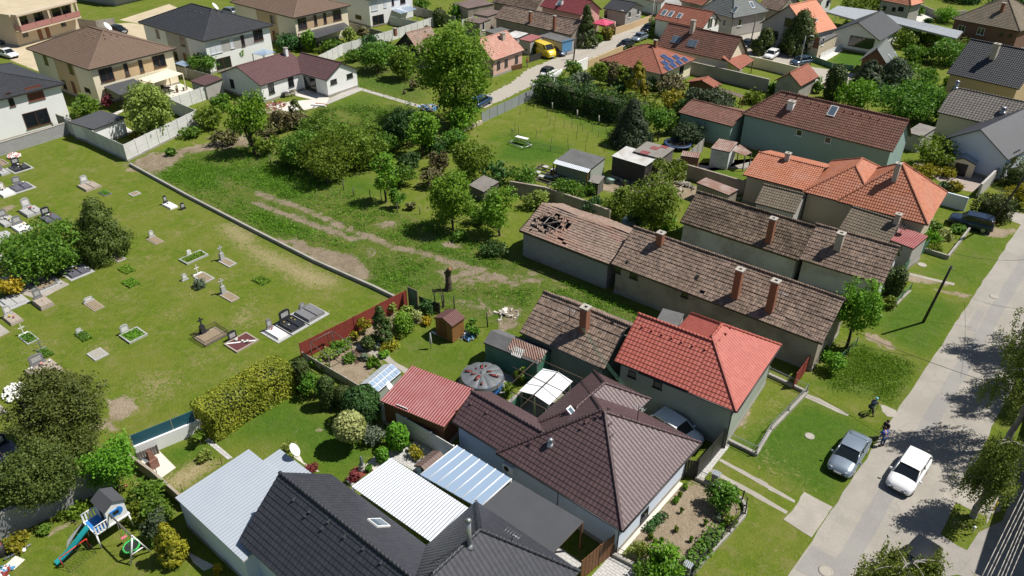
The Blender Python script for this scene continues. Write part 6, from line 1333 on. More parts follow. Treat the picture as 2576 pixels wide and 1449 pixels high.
# vegetable garden
row(cf,'conifer','dark pyramidal conifer at the red board fence',1,2,1275,540,1275,180,112,'jun','l_thu',dens=1.4)
row(sh,'shrub','bright green dome shrub right of the dark pyramidal conifer',1,2,1470,440,1470,250,105,'round','l_bri',h0=0,dens=1.3)
row(sh,'shrub','yellow spring shrub near the green garden door',1,2,1530,270,1530,185,70,'loose','l_pale',h0=0)
row(sh,'shrub','pale yellow shrub right of the bright dome shrub',1,2,1615,320,1615,235,65,'loose','l_var',h0=0)
row(sh,'shrub','bright yellow low flowering bush beside the wooden garden shed',1,2,1715,360,1715,295,50,'low','l_yel',h0=0)
row(sh,'shrub','dark bush right of the garden door',1,2,1720,260,1720,130,80,'loose','l_drk',h0=0)
row(sh,'topiary','dark green clipped ball bush beside the garden path',1,2,1135,605,1135,490,66,'globe','l_thu',h0=.02,dens=1.4)
row(sh,'shrub','orange-tinged spreading juniper along the lawn edge',1,2,1330,600,1330,530,110,'low','l_gold',h0=0)
row(sh,'shrub','grey-green cushion plant beside the spreading juniper',1,2,1215,600,1215,550,40,'low','l_sage',h0=0)
row(sh,'shrub','small bright green cushion at the path corner',1,2,1290,680,1290,635,42,'low','l_bri',h0=0)
row(sh,'shrub','yellow-green cushion left of the lawn bend',1,2,1440,480,1440,435,60,'low','l_oli',h0=0)
row(sh,'shrub','pale green cushion below the bright dome shrub',1,2,1520,425,1520,370,60,'low','l_pale',h0=0)
row(sh,'shrub','leafy currant bush by the red board fence',1,2,820,640,820,555,80,'loose','l_mid',h0=0)
row(sh,'shrub','leafy currant bush right of the other by the red fence',1,2,900,600,900,520,70,'loose','l_bri',h0=0)
row(sh,'shrub','light green berry bush at the left fence corner',1,2,610,760,610,700,60,'loose','l_bri',h0=0)
row(sh,'shrub','pale green berry bush inside the wooden bean frame',1,2,740,700,730,620,75,'loose','l_pale',h0=0)
row(sh,'shrub','yellow-green climber on the red board fence left of the conifer',1,2,1100,440,1100,300,70,'wisp','l_gold',h0=.3)
row(sh,'shrub','second yellow-green climber lower on the red fence',1,2,990,520,990,400,55,'wisp','l_gold',h0=.2)
row(sh,'shrub','thin vine on the red fence beside the garden door',1,2,1380,260,1390,150,50,'wisp','l_pale',h0=.3)
row(sh,'shrub','leafy strawberry plants in the framed bed',1,2,930,730,930,670,65,'low','l_mid',h0=0)
row(sh,'shrub','grey lavender plant by the framed bed',1,2,1090,710,1090,660,40,'low','l_sage',h0=0)
row(sh,'shrub','small yellow-green bush beside the bean frame',1,2,705,830,705,770,35,'loose','l_pale',h0=0)
row(sh,'shrub','dark ragged bush right of the wooden garden shed',1,2,2180,460,2190,330,90,'wisp','l_mid',h0=0)
row(sh,'shrub','climbing plant by the white canopy tent',2,2,90,960,80,800,60,'wisp','l_oli',h0=0)
row(sh,'shrub','second climbing plant near the covered pool',1,2,2520,1090,2510,940,70,'wisp','l_oli',h0=0)
# front garden of the plum house
row(sh,'shrub','large leafy green shrub in the plum house front garden',2,3,2100,770,2080,520,145,'round','l_mid',h0=0,dens=1.2)
row(sh,'shrub','large bright green shrub at the bottom of the front garden',2,3,1500,1420,1510,1160,180,'loose','l_bri',h0=0,dens=1.2)
row(sh,'shrub','yellow-green shrub left of the large bottom shrub',2,3,1260,1270,1240,1130,95,'loose','l_pale',h0=0)
row(sh,'shrub','green shrub hanging over the bottom edge of the front garden',2,3,1330,1470,1320,1330,110,'loose','l_mid',h0=0)
row(sh,'shrub','yellow-green plant near the curved fence',2,3,2180,920,2180,820,70,'loose','l_oli',h0=0)
row(sh,'shrub','grey-green rosette plant near the curved fence',2,3,2070,880,2070,820,55,'low','l_sage',h0=0)
hedge('low_hedge','hedge','low dense green hedge inside the curved front fence',Tq(2,3,'2060,1030 1930,1200 1780,1400'),.9,.8,'l_mid',1.0,.10)
hedge('low_hedge','hedge','narrow row of dark green perennials in the front garden soil',Tq(2,3,'1530,850 1430,930 1360,1010'),.5,.35,'l_drk',1.0,.09)
k_=0
for (x,y) in ((1440,1110),(1500,1100),(1390,1060),(1690,640),(1640,700),(1700,800),(1940,920),(1800,1090),(1650,985),(1740,560),(2110,950)):
 row('seedling','plant','small green seedling clump on the soil of the plum house front garden',2,3,x,y+15,x,y-25,random.uniform(14,26),'loose',random.choice(['l_mid','l_bri','l_drk','l_oli']),h0=0,group='seedling clumps in the front garden soil')
for (x,y) in ((1150,730),(1180,715),(1205,735),(1130,780),(1165,770),(1200,780),(1240,790),(1150,800),(1225,745)):
 row('seedling','plant','small vegetable seedling in the sandy garden bed',1,2,x,y+8,x,y-14,16,'low','l_bri',h0=0,group='vegetable seedlings in the sandy bed')
# birches along the main road
def birch(label,base,H,R,off,dens=.6,leaf='l_bir',lean=(0,0),cz=.45,seed=3):
 P=W(base); t=thing('birch_tree',label,'tree',P,0,'birches along the main road'); c=[]; o=[]
 mb=MB(); random.seed(seed); top=Vector((lean[0],lean[1],H*.93)); p=Vector((0,0,-.1)); n=9; pts=[p]
 for k in range(1,n+1): pts.append(Vector((lean[0]*(k/n) ** 1.3+random.gauss(0,.05),lean[1]*(k/n) ** 1.3+random.gauss(0,.05),H*.93*k/n)))
 for k in range(n): mb.tube(pts[k],pts[k+1],.24*(1-k/n*.85),.24*(1-(k+1)/n*.85),8,0,False)
 for k in range(26):
  f=cz*.7+(0.97-cz*.7)*random.random(); b=pts[int(f*n)]; a=random.random()*2*PI; L=R*random.uniform(.5,1.05)*(1.15-.6*f); d=Vector((math.cos(a)+off[0]*.25,math.sin(a)+off[1]*.25,.45)).normalized(); q_=b.copy(); r_=.07
  for s_ in range(6):
   nx_=q_+d*(L/6); mb.tube(q_,nx_,r_,r_*.8,5,0,False); q_=nx_; r_ *= .8; d=(d+Vector((random.gauss(0,.1),random.gauss(0,.1),-.17))).normalized()
   if s_ > 1:
    for h_ in range(7):                          # hanging leafy strands
     s0=q_+Vector((random.gauss(0,.3),random.gauss(0,.3),random.gauss(0,.15))); ln=random.uniform(.5,2.2); m_=int(ln*26*dens)
     for w_ in range(m_):
      z_=ln*w_/m_; c.append((s0.x+random.gauss(0,.09),s0.y+random.gauss(0,.09),max(.3,s0.z-z_))); o.append((random.gauss(0,1),random.gauss(0,1),random.gauss(.2,.6)))
 mb.build('trunk',[M['barkb']],t); link('crown',leaf_mesh('crown',c,o,.075,leaf),t); return t
birch('birch with long hanging branches at the right edge above the cars',T(3,3,2370,168),13.5,4.3,(-1,0),.95,lean=(.2,.2),seed=5,cz=.6)
birch('slim speckled birch standing between the road and the cracked paving',T(3,3,2062,852),8.2,1.8,(-1.2,-.2),.6,lean=(0,.1),cz=.62,seed=9)
birch('birch whose crown rises from below the bottom edge at the right',(2225,1565),6.4,3.0,(0,0),1.1,seed=12,cz=.5)
birch('birch at the right edge casting shade on the upper road',(2610,880),12,3.8,(-.6,0),.9,seed=17)
birch('birch outside the right edge shading the road beside the cars',(2650,1000),13,4.2,(-1,-.3),1.1,seed=21,cz=.55)
random.seed(42)
# weeds and tall grass of the vacant lot: one mass nobody could count
def inside(pt,poly):
 c=False
 for k in range(len(poly)):
  a,b=poly[k],poly[(k+1) % len(poly)]
  if (a.y > pt[1]) != (b.y > pt[1]) and pt[0] < (b.x-a.x)*(pt[1]-a.y)/(b.y-a.y)+a.x: c=not c
 return c
def tall_grass(name,n,key,thr,leaf,ls,hz,area,prob=1.0):
 P=[W(p) for p in area]; xs=[p.x for p in P]; ys=[p.y for p in P]; x0,x1,y0,y1=min(xs),max(xs),min(ys),max(ys); c=[]; o=[]
 ix={}; 
 cand=rng.random((n*6,2))*(x1-x0,y1-y0)+(x0,y0)
 ia=np.clip(np.searchsorted(GX,cand[:,0]),0,len(GX)-1); ja=np.clip(np.searchsorted(GY,cand[:,1]),0,len(GY)-1); fl=ja*len(GX)+ia
 nz=np.sin(cand[:,0]*.9+np.sin(cand[:,1]*.7)*2)*np.sin(cand[:,1]*1.1+np.sin(cand[:,0]*.6)*2)
 ok=(MASK[key][fl] > thr+rng.random(len(cand))*.3) & (MASK['dirt'][fl] < .25) & (MASK['dry'][fl] < .6) & (nz > rng.random(len(cand))*1.6-1.05)
 cand=cand[ok][:n]
 for x,y in cand:
  if not inside((x,y),P): continue
  for k in range(3): c.append((x+random.gauss(0,.12),y+random.gauss(0,.12),hz*random.uniform(.15,1))); o.append((random.gauss(0,1),random.gauss(0,1),random.uniform(.1,.9)))
 if not c: return
 o_=link(name,leaf_mesh(name,c,o,ls,leaf,.35)); tag(o_,None,None,None,'stuff'); return o_
g1=tall_grass('tall_grass',8500,'weed',.38,'l_bri',.10,.28,LOT); g1 and tag(g1,'tall wild grass and weeds covering the vacant lot','grass')
g2=tall_grass('weeds',4500,'lush',.5,'l_bri',.11,.36,LOT); g2 and tag(g2,'darker lush weed clumps in the vacant lot','weeds')
g3=tall_grass('rough_grass',5000,'weed',.3,'l_mid',.14,.4,Tq(1,0,'830,560 1020,700 1020,860 1620,1060 1700,1449 500,1449 100,1449 600,1090 980,870')); g3 and tag(g3,'rough grass around the bungalow plot','grass')
g4=tall_grass('verge_weeds',2600,'weed',.12,'l_bri',.08,.2,Tq(3,2,'600,620 900,540 1560,700 1250,1180 420,980')); g4 and tag(g4,'weedy grass patch on the road verge','weeds')
# ---------------------------------------------------------------- boundary walls and fences
Q=Tq
fence('concrete_fence','white concrete panel wall enclosing the corner plot beside the cemetery','wall',Q(0,0,'700,1345')+[T(0,1,1285,172)]+Q(0,0,'2000,1262'),2.3,'panel','w_conc',step=2.0,kerb=.25)
fence('concrete_fence','concrete panel wall from the enclosure corner up towards the bungalow','wall',[(T(0,0,1962,1105),2.1),(T(0,0,1695,990),2.1),(T(0,0,2110,850),2.1),(T(0,0,2225,812),2.1)],2.1,'panel','w_conc')
fence('concrete_fence','side panel wall of the corner plot next to the white hut','wall',[(T(0,0,705,1190),2.1),(T(0,0,560,1140),2.1)],2.0,'panel','w_concd')
fence('block_wall','grey block wall at the left edge above the cemetery lawn','wall',[T(0,1,-100,150),T(0,0,400,1447),T(0,0,690,1352)],1.7,'solid','w_block',th=.25,capm='cap')
fence('block_wall','long grey block wall between junipers and playground','wall',Q(0,3,'-60,1110 700,765 960,610 1180,520'),2.0,'solid','w_block',th=.25,capm='cap')
fence('garden_wall','low plastered garden wall beside the wooden playground shrubs','wall',Q(0,3,'1340,330 1560,490 1765,670 1900,790'),1.0,'solid','w_old',th=.18)
fence('white_wall','white garden wall under the teal screen at the cemetery','wall',Q(0,3,'1385,262 1780,98')+[T(0,2,2000,1449),T(0,2,2060,1420)],1.15,'solid','w_white',th=.2)
fence('screen_fence','teal screen fence standing above the white garden wall','fence',Q(0,3,'1383,256 1779,92')+[T(0,2,1998,1443)],.95,'solid','teal',z0=1.16,th=.04,pm='steel',step=2.2)
fence('picket_fence','small grey wooden picket screen behind the barbecue patio','fence',Q(0,3,'1400,300 1600,215'),.8,'board','woodg')
fence('board_fence','dark red painted board fence between cemetery and vegetable garden','fence',[T(1,2,465,722),T(1,2,1000,450),T(1,2,1522,175)],1.75,'board','red_board',step=2.5)
t=thing('garden_door','tall weathered grey-green door at the end of the red board fence','door',W(T(1,2,1545,192)),0)
mb=MB(); mb.box(-.05,-.04,0,.03,.04,2.3); mb.box(1.08,-.04,0,1.16,.04,2.3); mb.box(.03,-.04,2.2,1.08,.04,2.3); mb.build('frame',[M['woodg']],t)
mb=MB(); mb.box(.05,-.02,.05,1.06,.02,2.18); d_=mb.build('door_leaf',[M['green_pt']],t); mb=MB(); mb.box(.05,-.05,.05,.15,-.02,2.18); mb.box(.96,-.05,.05,1.06,-.02,2.18); mb.box(.15,-.05,1.0,.96,-.02,1.12); mb.build('brace',[M['woodg']],d_)
fence('low_retaining_wall','long low concrete kerb wall dividing cemetery and vacant lot','wall',[T(0,1,1310,215),T(0,1,1900,540),T(0,1,2574,890),T(1,1,600,1195),T(1,1,1180,1452),T(1,2,1390,105)],.38,'solid','w_concd',th=.24)
fence('concrete_fence','low concrete wall along the left side of the vegetable garden','wall',Q(1,2,'475,715 915,975 1040,1050'),.8,'panel','w_concd')
fence('concrete_fence','grey concrete panel wall between lawn and red garage','wall',[(T(1,2,1265,1170),1.7),(T(1,2,1760,1449),1.7),(T(1,3,1985,140),1.7)],1.7,'panel','w_conc',kerb=.2)
fence('sheet_fence','silvery corrugated metal fence between far lane and vineyard','fence',[T(1,0,2270,1235),T(1,0,2574,1095),T(2,0,200,995)],1.6,'solid','s_galv',th=.04,pm='steel')
fence('white_wall','long white garden wall beside the lane above the laurel hedge','wall',Q(2,0,'200,975 370,890 500,810'),2.0,'solid','w_white',th=.2)
fence('white_wall','short white wall behind the round green tree on the lane','wall',Q(2,0,'640,745 755,690'),2.0,'solid','w_white',th=.2)
fence('brick_wall','brownish plot wall of the solar bungalow along the lane','wall',Q(2,0,'760,680 900,620 1110,525'),1.3,'solid','w_tan',th=.2)
fence('boundary_wall','long grey-brown boundary wall right of the solar bungalow','wall',[(T(2,0,1790,618),2.1),(T(2,0,2180,705),2.1),(T(2,0,2590,800),2.1)],2.1,'solid','w_concd',th=.2,capm='cap')
fence('boundary_wall','cream boundary wall beside the red tiled outbuilding','wall',[(T(2,0,2385,560),1.8),(T(2,0,2570,600),1.8),(T(3,0,340,683),1.8)],1.8,'solid','w_cream',th=.2)
fence('concrete_fence','ivy grown concrete panel wall behind the bungalow','wall',[(T(1,0,600,575),2.0),(T(1,0,870,440),2.0),(T(1,0,1370,300),2.0),(T(1,0,1800,165),2.0)],2.0,'panel','w_conc')
fence('concrete_fence','concrete panel wall right of the dark cypress','wall',[(T(1,0,2070,200),1.9),(T(1,0,2280,138),1.9)],1.9,'panel','w_conc')
fence('concrete_fence','panel wall between the near-black villa and the cream villa garden','wall',[(T(0,0,1730,650),1.8),(T(0,0,2200,770),1.8)],1.8,'panel','w_concd')
fence('concrete_fence','panel wall between the upper cream villa and the white villa','wall',[(T(1,0,900,215),1.8),(T(1,0,1280,320),1.8)],1.8,'panel','w_concd')
fence('concrete_fence','panel wall right of the white villa with the glass canopy','wall',[(T(1,0,1345,160),1.8),(T(1,0,1620,215),1.8)],1.8,'panel','w_conc')
fence('concrete_fence','far panel wall behind the glass canopy lawn','wall',[(T(1,0,1560,55),1.8),(T(1,0,2000,165),1.8)],1.8,'panel','w_concd')
fence('block_wall','grey fence wall below the beige apartment building','wall',[(T(0,0,775,185),1.8),(T(0,0,960,205),1.8),(T(0,0,1140,180),1.8)],1.8,'panel','w_concd')
fence('sheet_gate','tall dark grey sliding gate beside the plum house front corner','gate',Q(2,3,'1850,462 1990,300 2130,130'),1.8,'solid','black',th=.05,pm='black',step=1.8)
fence('sheet_gate','dark slatted side gate at the plum house corner','gate',Q(2,3,'1715,450 1840,470'),1.7,'board','woodd')
fence('wood_gate','dark brown plank gate between plum house and anthracite roof','gate',Q(2,3,'690,1500 870,1340 1005,1240'),1.9,'board','wood')
fence('green_gate','pale green sheet gate in front of the brown tiled cottage','gate',Q(3,1,'1345,1320 1470,1180 1590,1065'),1.3,'board','green_pt')
fence('red_gate','dark red sheet gate at the end of the long farmhouse yard','gate',Q(3,2,'250,1010 330,905 402,800'),1.6,'board','red_board')
fence('wire_fence','wire fence on a concrete kerb curving around the plum house front garden','fence',Q(2,3,'1850,478 2100,590 2230,650 2310,700 2345,770 2335,850 2180,1030 2000,1220 1810,1440'),1.0,'mesh','black',step=2.4,kerb=.28)
fence('wire_fence','low wire fence closing the bottom of the front garden','fence',Q(2,3,'1020,1245 1300,1390 1480,1500'),1.0,'mesh','black',step=2.0,kerb=.25)
fence('wire_fence','chain link fence on a concrete kerb around the red house garden','fence',[T(2,3,2160,95),T(2,3,2450,238),T(3,2,20,1440),T(3,2,200,1255),T(3,2,385,1060),T(3,2,0,880)],.95,'mesh','steel',step=2.2,kerb=.28)
fence('wire_fence','green wire fence beside the square clipped hedge bush','fence',Q(3,2,'715,745 800,660 880,580'),.9,'mesh','green_pt',step=1.5)
fence('wire_fence','green wire fence below the thuja pair','fence',Q(3,2,'1255,205 1340,110 1425,30'),.9,'mesh','green_pt',step=1.5,kerb=.15)
fence('kerb_fence','dark low wall around the square flower bed at the orange house','fence',Q(3,1,'1565,1085 1800,1158 1930,990 2035,850 1830,790'),.5,'solid','w_concd',th=.2)
fence('white_wall','bluish white wall between orange house and thuja hedge','wall',[(T(3,1,1775,475),1.7),(T(3,1,2020,540),1.7)],1.7,'solid','w_blue',th=.2)
fence('white_wall','white wall pillar row right of the cream plastic shed','wall',[(T(3,1,2150,400),1.8),(T(3,1,2330,225),1.8)],1.8,'solid','w_grey',th=.25)
fence('white_fence','white and blue metal fence left of the small bright lawn','fence',Q(3,0,'520,590 740,490'),1.0,'board','white',step=2)
fence('green_fence','dark green sheet fence along the lane below the bright lawn','fence',Q(3,0,'330,600 460,625 640,690 850,715'),1.0,'solid','green_pt',th=.05,pm='steel')
fence('timber_fence','dark timber fence running from the garden corner to the vacant lot','fence',[T(1,2,1650,190),T(1,2,1850,260)],1.2,'board','woodd')
fence('stone_wall','low rough stone wall at the foot of the metal fence','wall',[T(1,0,2010,1340),T(1,0,2270,1245)],.5,'solid','w_beige',th=.4)
fence('picket_fence','dark red picket fence in front of the pale pink cottage','fence',[T(1,0,2385,755),T(1,0,2574,712),T(2,0,100,690)],.9,'board','wood',pm='w_brick',step=2.4)
fence('picket_fence','dark slatted gate fence left of the yellow van','fence',Q(2,0,'170,630 300,590'),1.2,'board','woodd',pm='w_brick',step=2.4)
fence('garden_wall','pinkish front wall of the wine red roofed house','wall',Q(2,0,'870,240 1030,290 1035,345'),1.5,'solid','w_pink',th=.2)
fence('garden_wall','pinkish street wall with pillars before the small bungalow','wall',Q(2,0,'1035,345 1210,290 1395,215'),1.3,'solid','w_tan',th=.2)
fence('farm_wall','dark weathered wall between scrap yard and orange roofed house','wall',[(T(2,1,1750,200),1.8),(T(2,1,2050,285),1.8),(T(2,1,2350,375),1.8)],1.8,'solid','w_old',th=.25)
fence('arched_fence','concrete fence with slanted panels behind the timber barn','fence',[(T(2,1,1640,150),1.9),(T(2,1,1760,90),1.9),(T(2,1,1930,-60),1.9)],1.8,'panel','w_concd')
fence('yard_wall','ivy covered grey yard wall above the ruined farmhouse','wall',[T(2,1,-20,500),T(2,1,330,560),T(2,1,700,690),T(2,1,980,800)],1.7,'solid','w_old',th=.3)
fence('wire_fence','thin wire fence around the vineyard lawn','fence',[T(2,0,0,1350),T(2,1,180,30),T(2,1,600,110)],.8,'mesh','woodg',step=3)
fence('white_wall','low boundary wall at the beige drive of the brick house','wall',[(T(3,0,1520,30),1.5),(T(3,0,1760,130),1.5),(T(3,0,2000,95),1.5)],1.4,'solid','w_concd',th=.2)
# ---------------------------------------------------------------- posts, poles, wires
def pole(name,label,cat,base,top,r,mat,H=None,group=None,head=None):
 P=W(base); H=H or tall(base,top); e=W(top,H)-P; e=Vector((e.x,e.y,H)); t=thing(name,label,cat,P,0,group); mb=MB(); mb.tube((0,0,-.1),e,r,r*.75,10); mb.build('pole',[M[mat]],t)
 if head:
  mb=MB(); mb.tube(e,e+Vector((.9,.1,.25)),.035,.03,6); a=mb.build('arm',[M['steel']],t); mb=MB(); q_=e+Vector((.9,.1,.22)); mb.box(q_.x-.1,q_.y-.12,q_.z-.06,q_.x+.45,q_.y+.12,q_.z+.06,taper=.03); mb.build('lamp_head',[M['white']],t)
 else:
  mb=MB()
  for k in (-1,1): mb.tube((e.x+k*.12,e.y,e.z-.35),(e.x+k*.2,e.y,e.z-.2),.03,n=6)
  mb.build('insulator_bracket',[M['steel']],t)
 return t
pole('utility_pole','leaning dark wooden utility pole on the verge lawn','pole',T(3,2,1558,342),T(3,1,1848,1225),.13,'woodd',6.8)
pole('utility_pole','grey utility pole beside the tall dark spruce on the lane','pole',T(2,0,618,598),T(2,0,645,375),.14,'woodg')
pole('utility_pole','thin dark utility pole at the lane bend near the hedge','pole',T(2,0,1440,220),T(2,0,1460,8),.12,'woodd')
pole('utility_pole','pale concrete utility pole left of the thin dark one','pole',T(2,0,1385,320),T(2,0,1432,-10),.14,'cap')
pole('utility_pole','grey-brown pole beside the street corner conifer','pole',T(2,0,2388,482),T(2,0,2460,150),.12,'woodg')
pole('street_lamp','grey street lamp in front of the white gabled house','street lamp',T(3,0,315,668),T(3,0,380,365),.09,'steel',head=1)
pole('street_lamp','grey street lamp before the tan wall of the black-grey roof','street lamp',T(3,0,1978,897),T(3,0,2032,735),.08,'steel',head=1)
pole('street_lamp','lamp on a thin pole at the wine red roofed house','street lamp',T(2,0,1030,350),T(2,0,1058,110),.06,'woodg',head=1)
pole('utility_pole','dark wooden pole at the right edge near the thuja hedge','pole',T(3,1,2250,790),T(3,1,2640,250),.13,'woodd',8.5)
pole('utility_pole','dark wooden pole in the tent roofed villa street','pole',T(2,0,1990,170),T(2,0,2005,-10),.1,'woodg')
def wire(label,a,za,b,zb,r=.022,mat='cap',sag=.5,name='overhead_wire'):
 A_,B_=W(a,za),W(b,zb); c0=A_.copy(); mb=MB(); p=[]
 for k in range(13): f=k/12; q_=A_.lerp(B_,f)-c0; q_.z -= sag*4*f*(1-f); p.append(q_)
 mb.path(p,r,5); o=mb.build(name,[M[mat]]); o.location=c0; tag(o,label,'wire','overhead wires at the lower right corner' if name == 'overhead_wire' else None); return o
for (x0,y0,x1,y1) in ((2130,1500,2574,590),(2180,1500,2574,680),(2215,1500,2574,760),(2290,1500,2574,860),(2330,1500,2574,930),(2370,1500,2574,1010),(2420,1500,2574,1140)):
 a_=T(3,3,x0,y0); b_=T(3,3,x1,y1); dx,dy=b_[0]-a_[0],b_[1]-a_[1]
 wire('pale overhead wire crossing the lower right corner of the picture',(a_[0]-dx*.3,a_[1]-dy*.3),7.6,(b_[0]+dx*.5,b_[1]+dy*.5),7.6,sag=.2)
wire('thin dark cable from the long farmhouse across the verge to the road',T(3,2,130,60),5.2,T(3,2,2400,1000),6.5,.018,'trim',.6,'service_cable')
wire('thin service cable from the farmhouse chimney over the verge',T(3,2,0,300),4.5,T(3,2,1500,690),5.5,.014,'trim',.4,'service_cable')
wire('thin cable from the orange hipped roof over the dark SUV',T(3,1,1480,320),6.0,T(3,1,2700,700),7.0,.014,'trim',.4,'service_cable')
wire('thin cable over the verge lawn from the leaning pole',T(3,1,1848,1090),6.6,T(3,1,2800,1140),7.0,.014,'trim',.5,'service_cable')
wire('thin cable across the upper road near the manhole',T(3,2,2020,80),.5,T(3,2,2700,210),6.5,.012,'trim',.4,'service_cable')
for k in range(3): wire('green twin cable running down to the middle cottage roof corner',T(2,2,700+k*12,400),5.6,T(2,2,1100+k*18,970),3.3,.012,'green_pt',.25,'service_cable')['group']='green cables at the middle cottage'
def antenna(label,base,z,H):
 P=W(base,z); t=thing('antenna',label,'antenna',P); mb=MB(); mb.tube((0,0,-.3),(0,0,H),.03,n=6); mb.build('mast',[M['trim']],t); mb=MB()
 mb.tube((-.5,0,H-.1),(.5,0,H-.1),.015,n=5)
 for k in range(6): mb.tube((-.45+k*.18,-.25,H-.1),(-.45+k*.18,.25,H-.1),.01,n=4)
 mb.build('aerial',[M['steel']],t)
antenna('television antenna on the weathered roof left of the brick chimney',T(2,2,575,345),4.2,1.4)
antenna('television antenna on the plum hipped roof',T(2,2,1262,1310),5.0,1.1)
antenna('television antenna on the anthracite hipped roof at the bottom',T(2,3,0,1170),5.0,1.3)
antenna('television antenna on the orange hipped roof',T(3,1,1475,330),6.0,1.6)
antenna('big television antenna on the orange-red roof beside the chimney',T(2,0,1660,215),5.0,1.5)
antenna('television antenna on the long farmhouse right of the last chimney',T(3,2,105,170),4.6,1.3)
def dish(label,base,z,R,stand=.5,mat='white',yaw=.75):
 P=W(base,z); t=thing('satellite_dish',label,'satellite dish',P,yaw); mb=MB(); n=18; d=Vector((1,0,.75)).normalized(); u=d.orthogonal().normalized(); v=d.cross(u); c=Vector((.1,0,stand)); prev=None
 for k in range(5):
  r_=R*k/4; q=[c+d*(.22*R*(k/4) ** 2)+(u*math.cos(a*2*PI/n)+v*math.sin(a*2*PI/n))*r_ for a in range(n)]
  if prev: 
   for a in range(n): mb.poly([prev[a],prev[(a+1) % n],q[(a+1) % n],q[a]],0,None,True)
  prev=q
 mb.build('reflector',[M[mat]],t); mb=MB(); mb.tube((0,0,-.2),c,.03,n=6); mb.tube(c-v*R*.9,c+d*R*1.0,.015,n=5); mb.build('arm',[M['steel']],t)
dish('white satellite dish standing at the pale grey sheet roof',T(1,3,375,240),2.9,.48)
dish('white satellite dish at the near end of the greenhouse',T(1,2,1330,1045),1.7,.45)
dish('grey satellite dish on the pinkish lean-to roof',T(3,1,1330,890),3.0,.42,mat='steel')
dish('pair side white satellite dish on the brown villa roof',T(0,0,1080,300),8.3,.75)
dish('white satellite dish above the near-black villa roof',T(0,0,2160,95),8.3,.7)
dish('dark satellite dish on the green house roof end',T(3,0,1320,1320),5.0,.5,mat='woodg')
# posts in the lots
def posts(label,pts,h,r,mat,group,name='post',cat='post'):
 pr=None
 for (p,hh) in pts:
  if pr is None: mb=MB(); mb.tube((0,0,-.1),(0,0,h),r,r*.9,7); o=mb.build(name,[M[mat]]); pr=o; tag(o,label,cat,group)
  else: o=pr.copy(); C.objects.link(o)
  P=W(p); o.location=P; o.scale=(1,1,hh); o.rotation_euler=(random.gauss(0,.04),random.gauss(0,.04),random.random()*6)
posts('crooked grey fence post along the thicket in the vacant lot',[(T(1,1,x,y),random.uniform(.8,1.15)) for x,y in ((60,140),(150,190),(385,232),(545,342),(572,322),(722,418),(742,412),(882,462),(985,520),(1150,545),(1260,560),(1425,690),(1650,705))],1.2,.06,'woodg','old fence posts in the vacant lot')
posts('thin dark stake on the vineyard lawn',[(T(2,0,x,y),random.uniform(.75,1.1)) for x,y in ((30,1310),(68,1355),(150,1120),(240,1390),(290,1330),(395,1440),(420,1310),(437,1220),(520,1290),(560,1430),(600,1290),(645,1400),(690,1260),(710,1320),(735,1240),(805,1330),(870,1380),(945,1340),(1030,1420),(80,1150),(215,1100),(350,1180),(380,1260),(660,1340),(750,1420),(960,1150))]+[(T(2,1,x,y),1) for x,y in ((565,60),(740,70),(925,90),(1020,60))],1.35,.028,'woodd','vine stakes on the vineyard lawn','stake','stake')
posts('stout concrete end post of the vineyard',[(T(2,0,405,1115),1),(T(2,0,655,1190),1),(T(2,0,872,1250),1.1)],1.3,.11,'cap','stout end posts of the vineyard')
posts('dark fence post right of the wooden garden shed',[(T(1,2,1805,170),1.3),(T(1,2,1995,205),1.1),(T(1,2,2330,390),1.2),(T(1,2,1880,200),1.2)],1.3,.06,'woodd','dark posts behind the wooden shed')
for k,(x,y,lx,ly) in enumerate(((2360,545,2375,490),(2245,795,2270,740))):
 P=W(T(3,3,lx,ly+45)); t=thing('bollard',['short yellow bollard post in front of the dark drive, upper one','short yellow bollard post on the paving, lower one'][k],'bollard',P); mb=MB(); mb.tube((0,0,0),(0,0,.9),.06,n=10); mb.build('post',[plain('yellow_paint',(.75,.50,.02),.5,0,.05)],t); mb=MB(); mb.tube((0,0,.9),(0,0,.96),.065,.03,10); mb.build('cap',[M['trim']],t)
for lb,p in (('small white garden lamp on the grass triangle',T(3,3,2045,1030)),('small white lamp at the cracked paving corner',T(3,3,2395,440))):
 t=thing('garden_lamp',lb,'lamp',W(p)); mb=MB(); mb.tube((0,0,0),(0,0,.6),.025,n=6); mb.build('post',[M['steel']],t); mb=MB(); mb.ball((0,0,.68),.1); mb.build('globe',[M['white']],t)
# stumps and small things in the lot
P=W(T(1,2,1935,15)); t=thing('tree_stump','tall bare cut tree trunk standing in the vacant lot','stump',P); mb=MB(); pts=[Vector((0,0,-.1)),Vector((.05,0,.8)),Vector((-.03,.05,1.6)),Vector((.08,.05,2.1)),Vector((.28,.1,2.45))]; rs=[.42,.30,.27,.29,.22]
for k in range(4): mb.tube(pts[k],pts[k+1],rs[k],rs[k+1],12,0,k == 3)
mb.tube((-.03,.05,1.6),(-.3,-.1,1.95),.16,.14,8); mb.build('trunk',[M['bark']],t); mb=MB(); mb.tube(pts[4],pts[4]+Vector((.01,.005,.015)),.2,.2,12); mb.build('cut_face',[M['wood2']],t)
P=W(T(1,0,1490,945)); t=thing('tree_stump','small broken stump on the rough grass beside the bungalow','stump',P); mb=MB(); mb.tube((0,0,-.1),(.02,0,.6),.28,.2,9); mb.tube((0,.05,.5),(.1,.1,1.3),.07,.03,6); mb.build('trunk',[M['bark']],t)
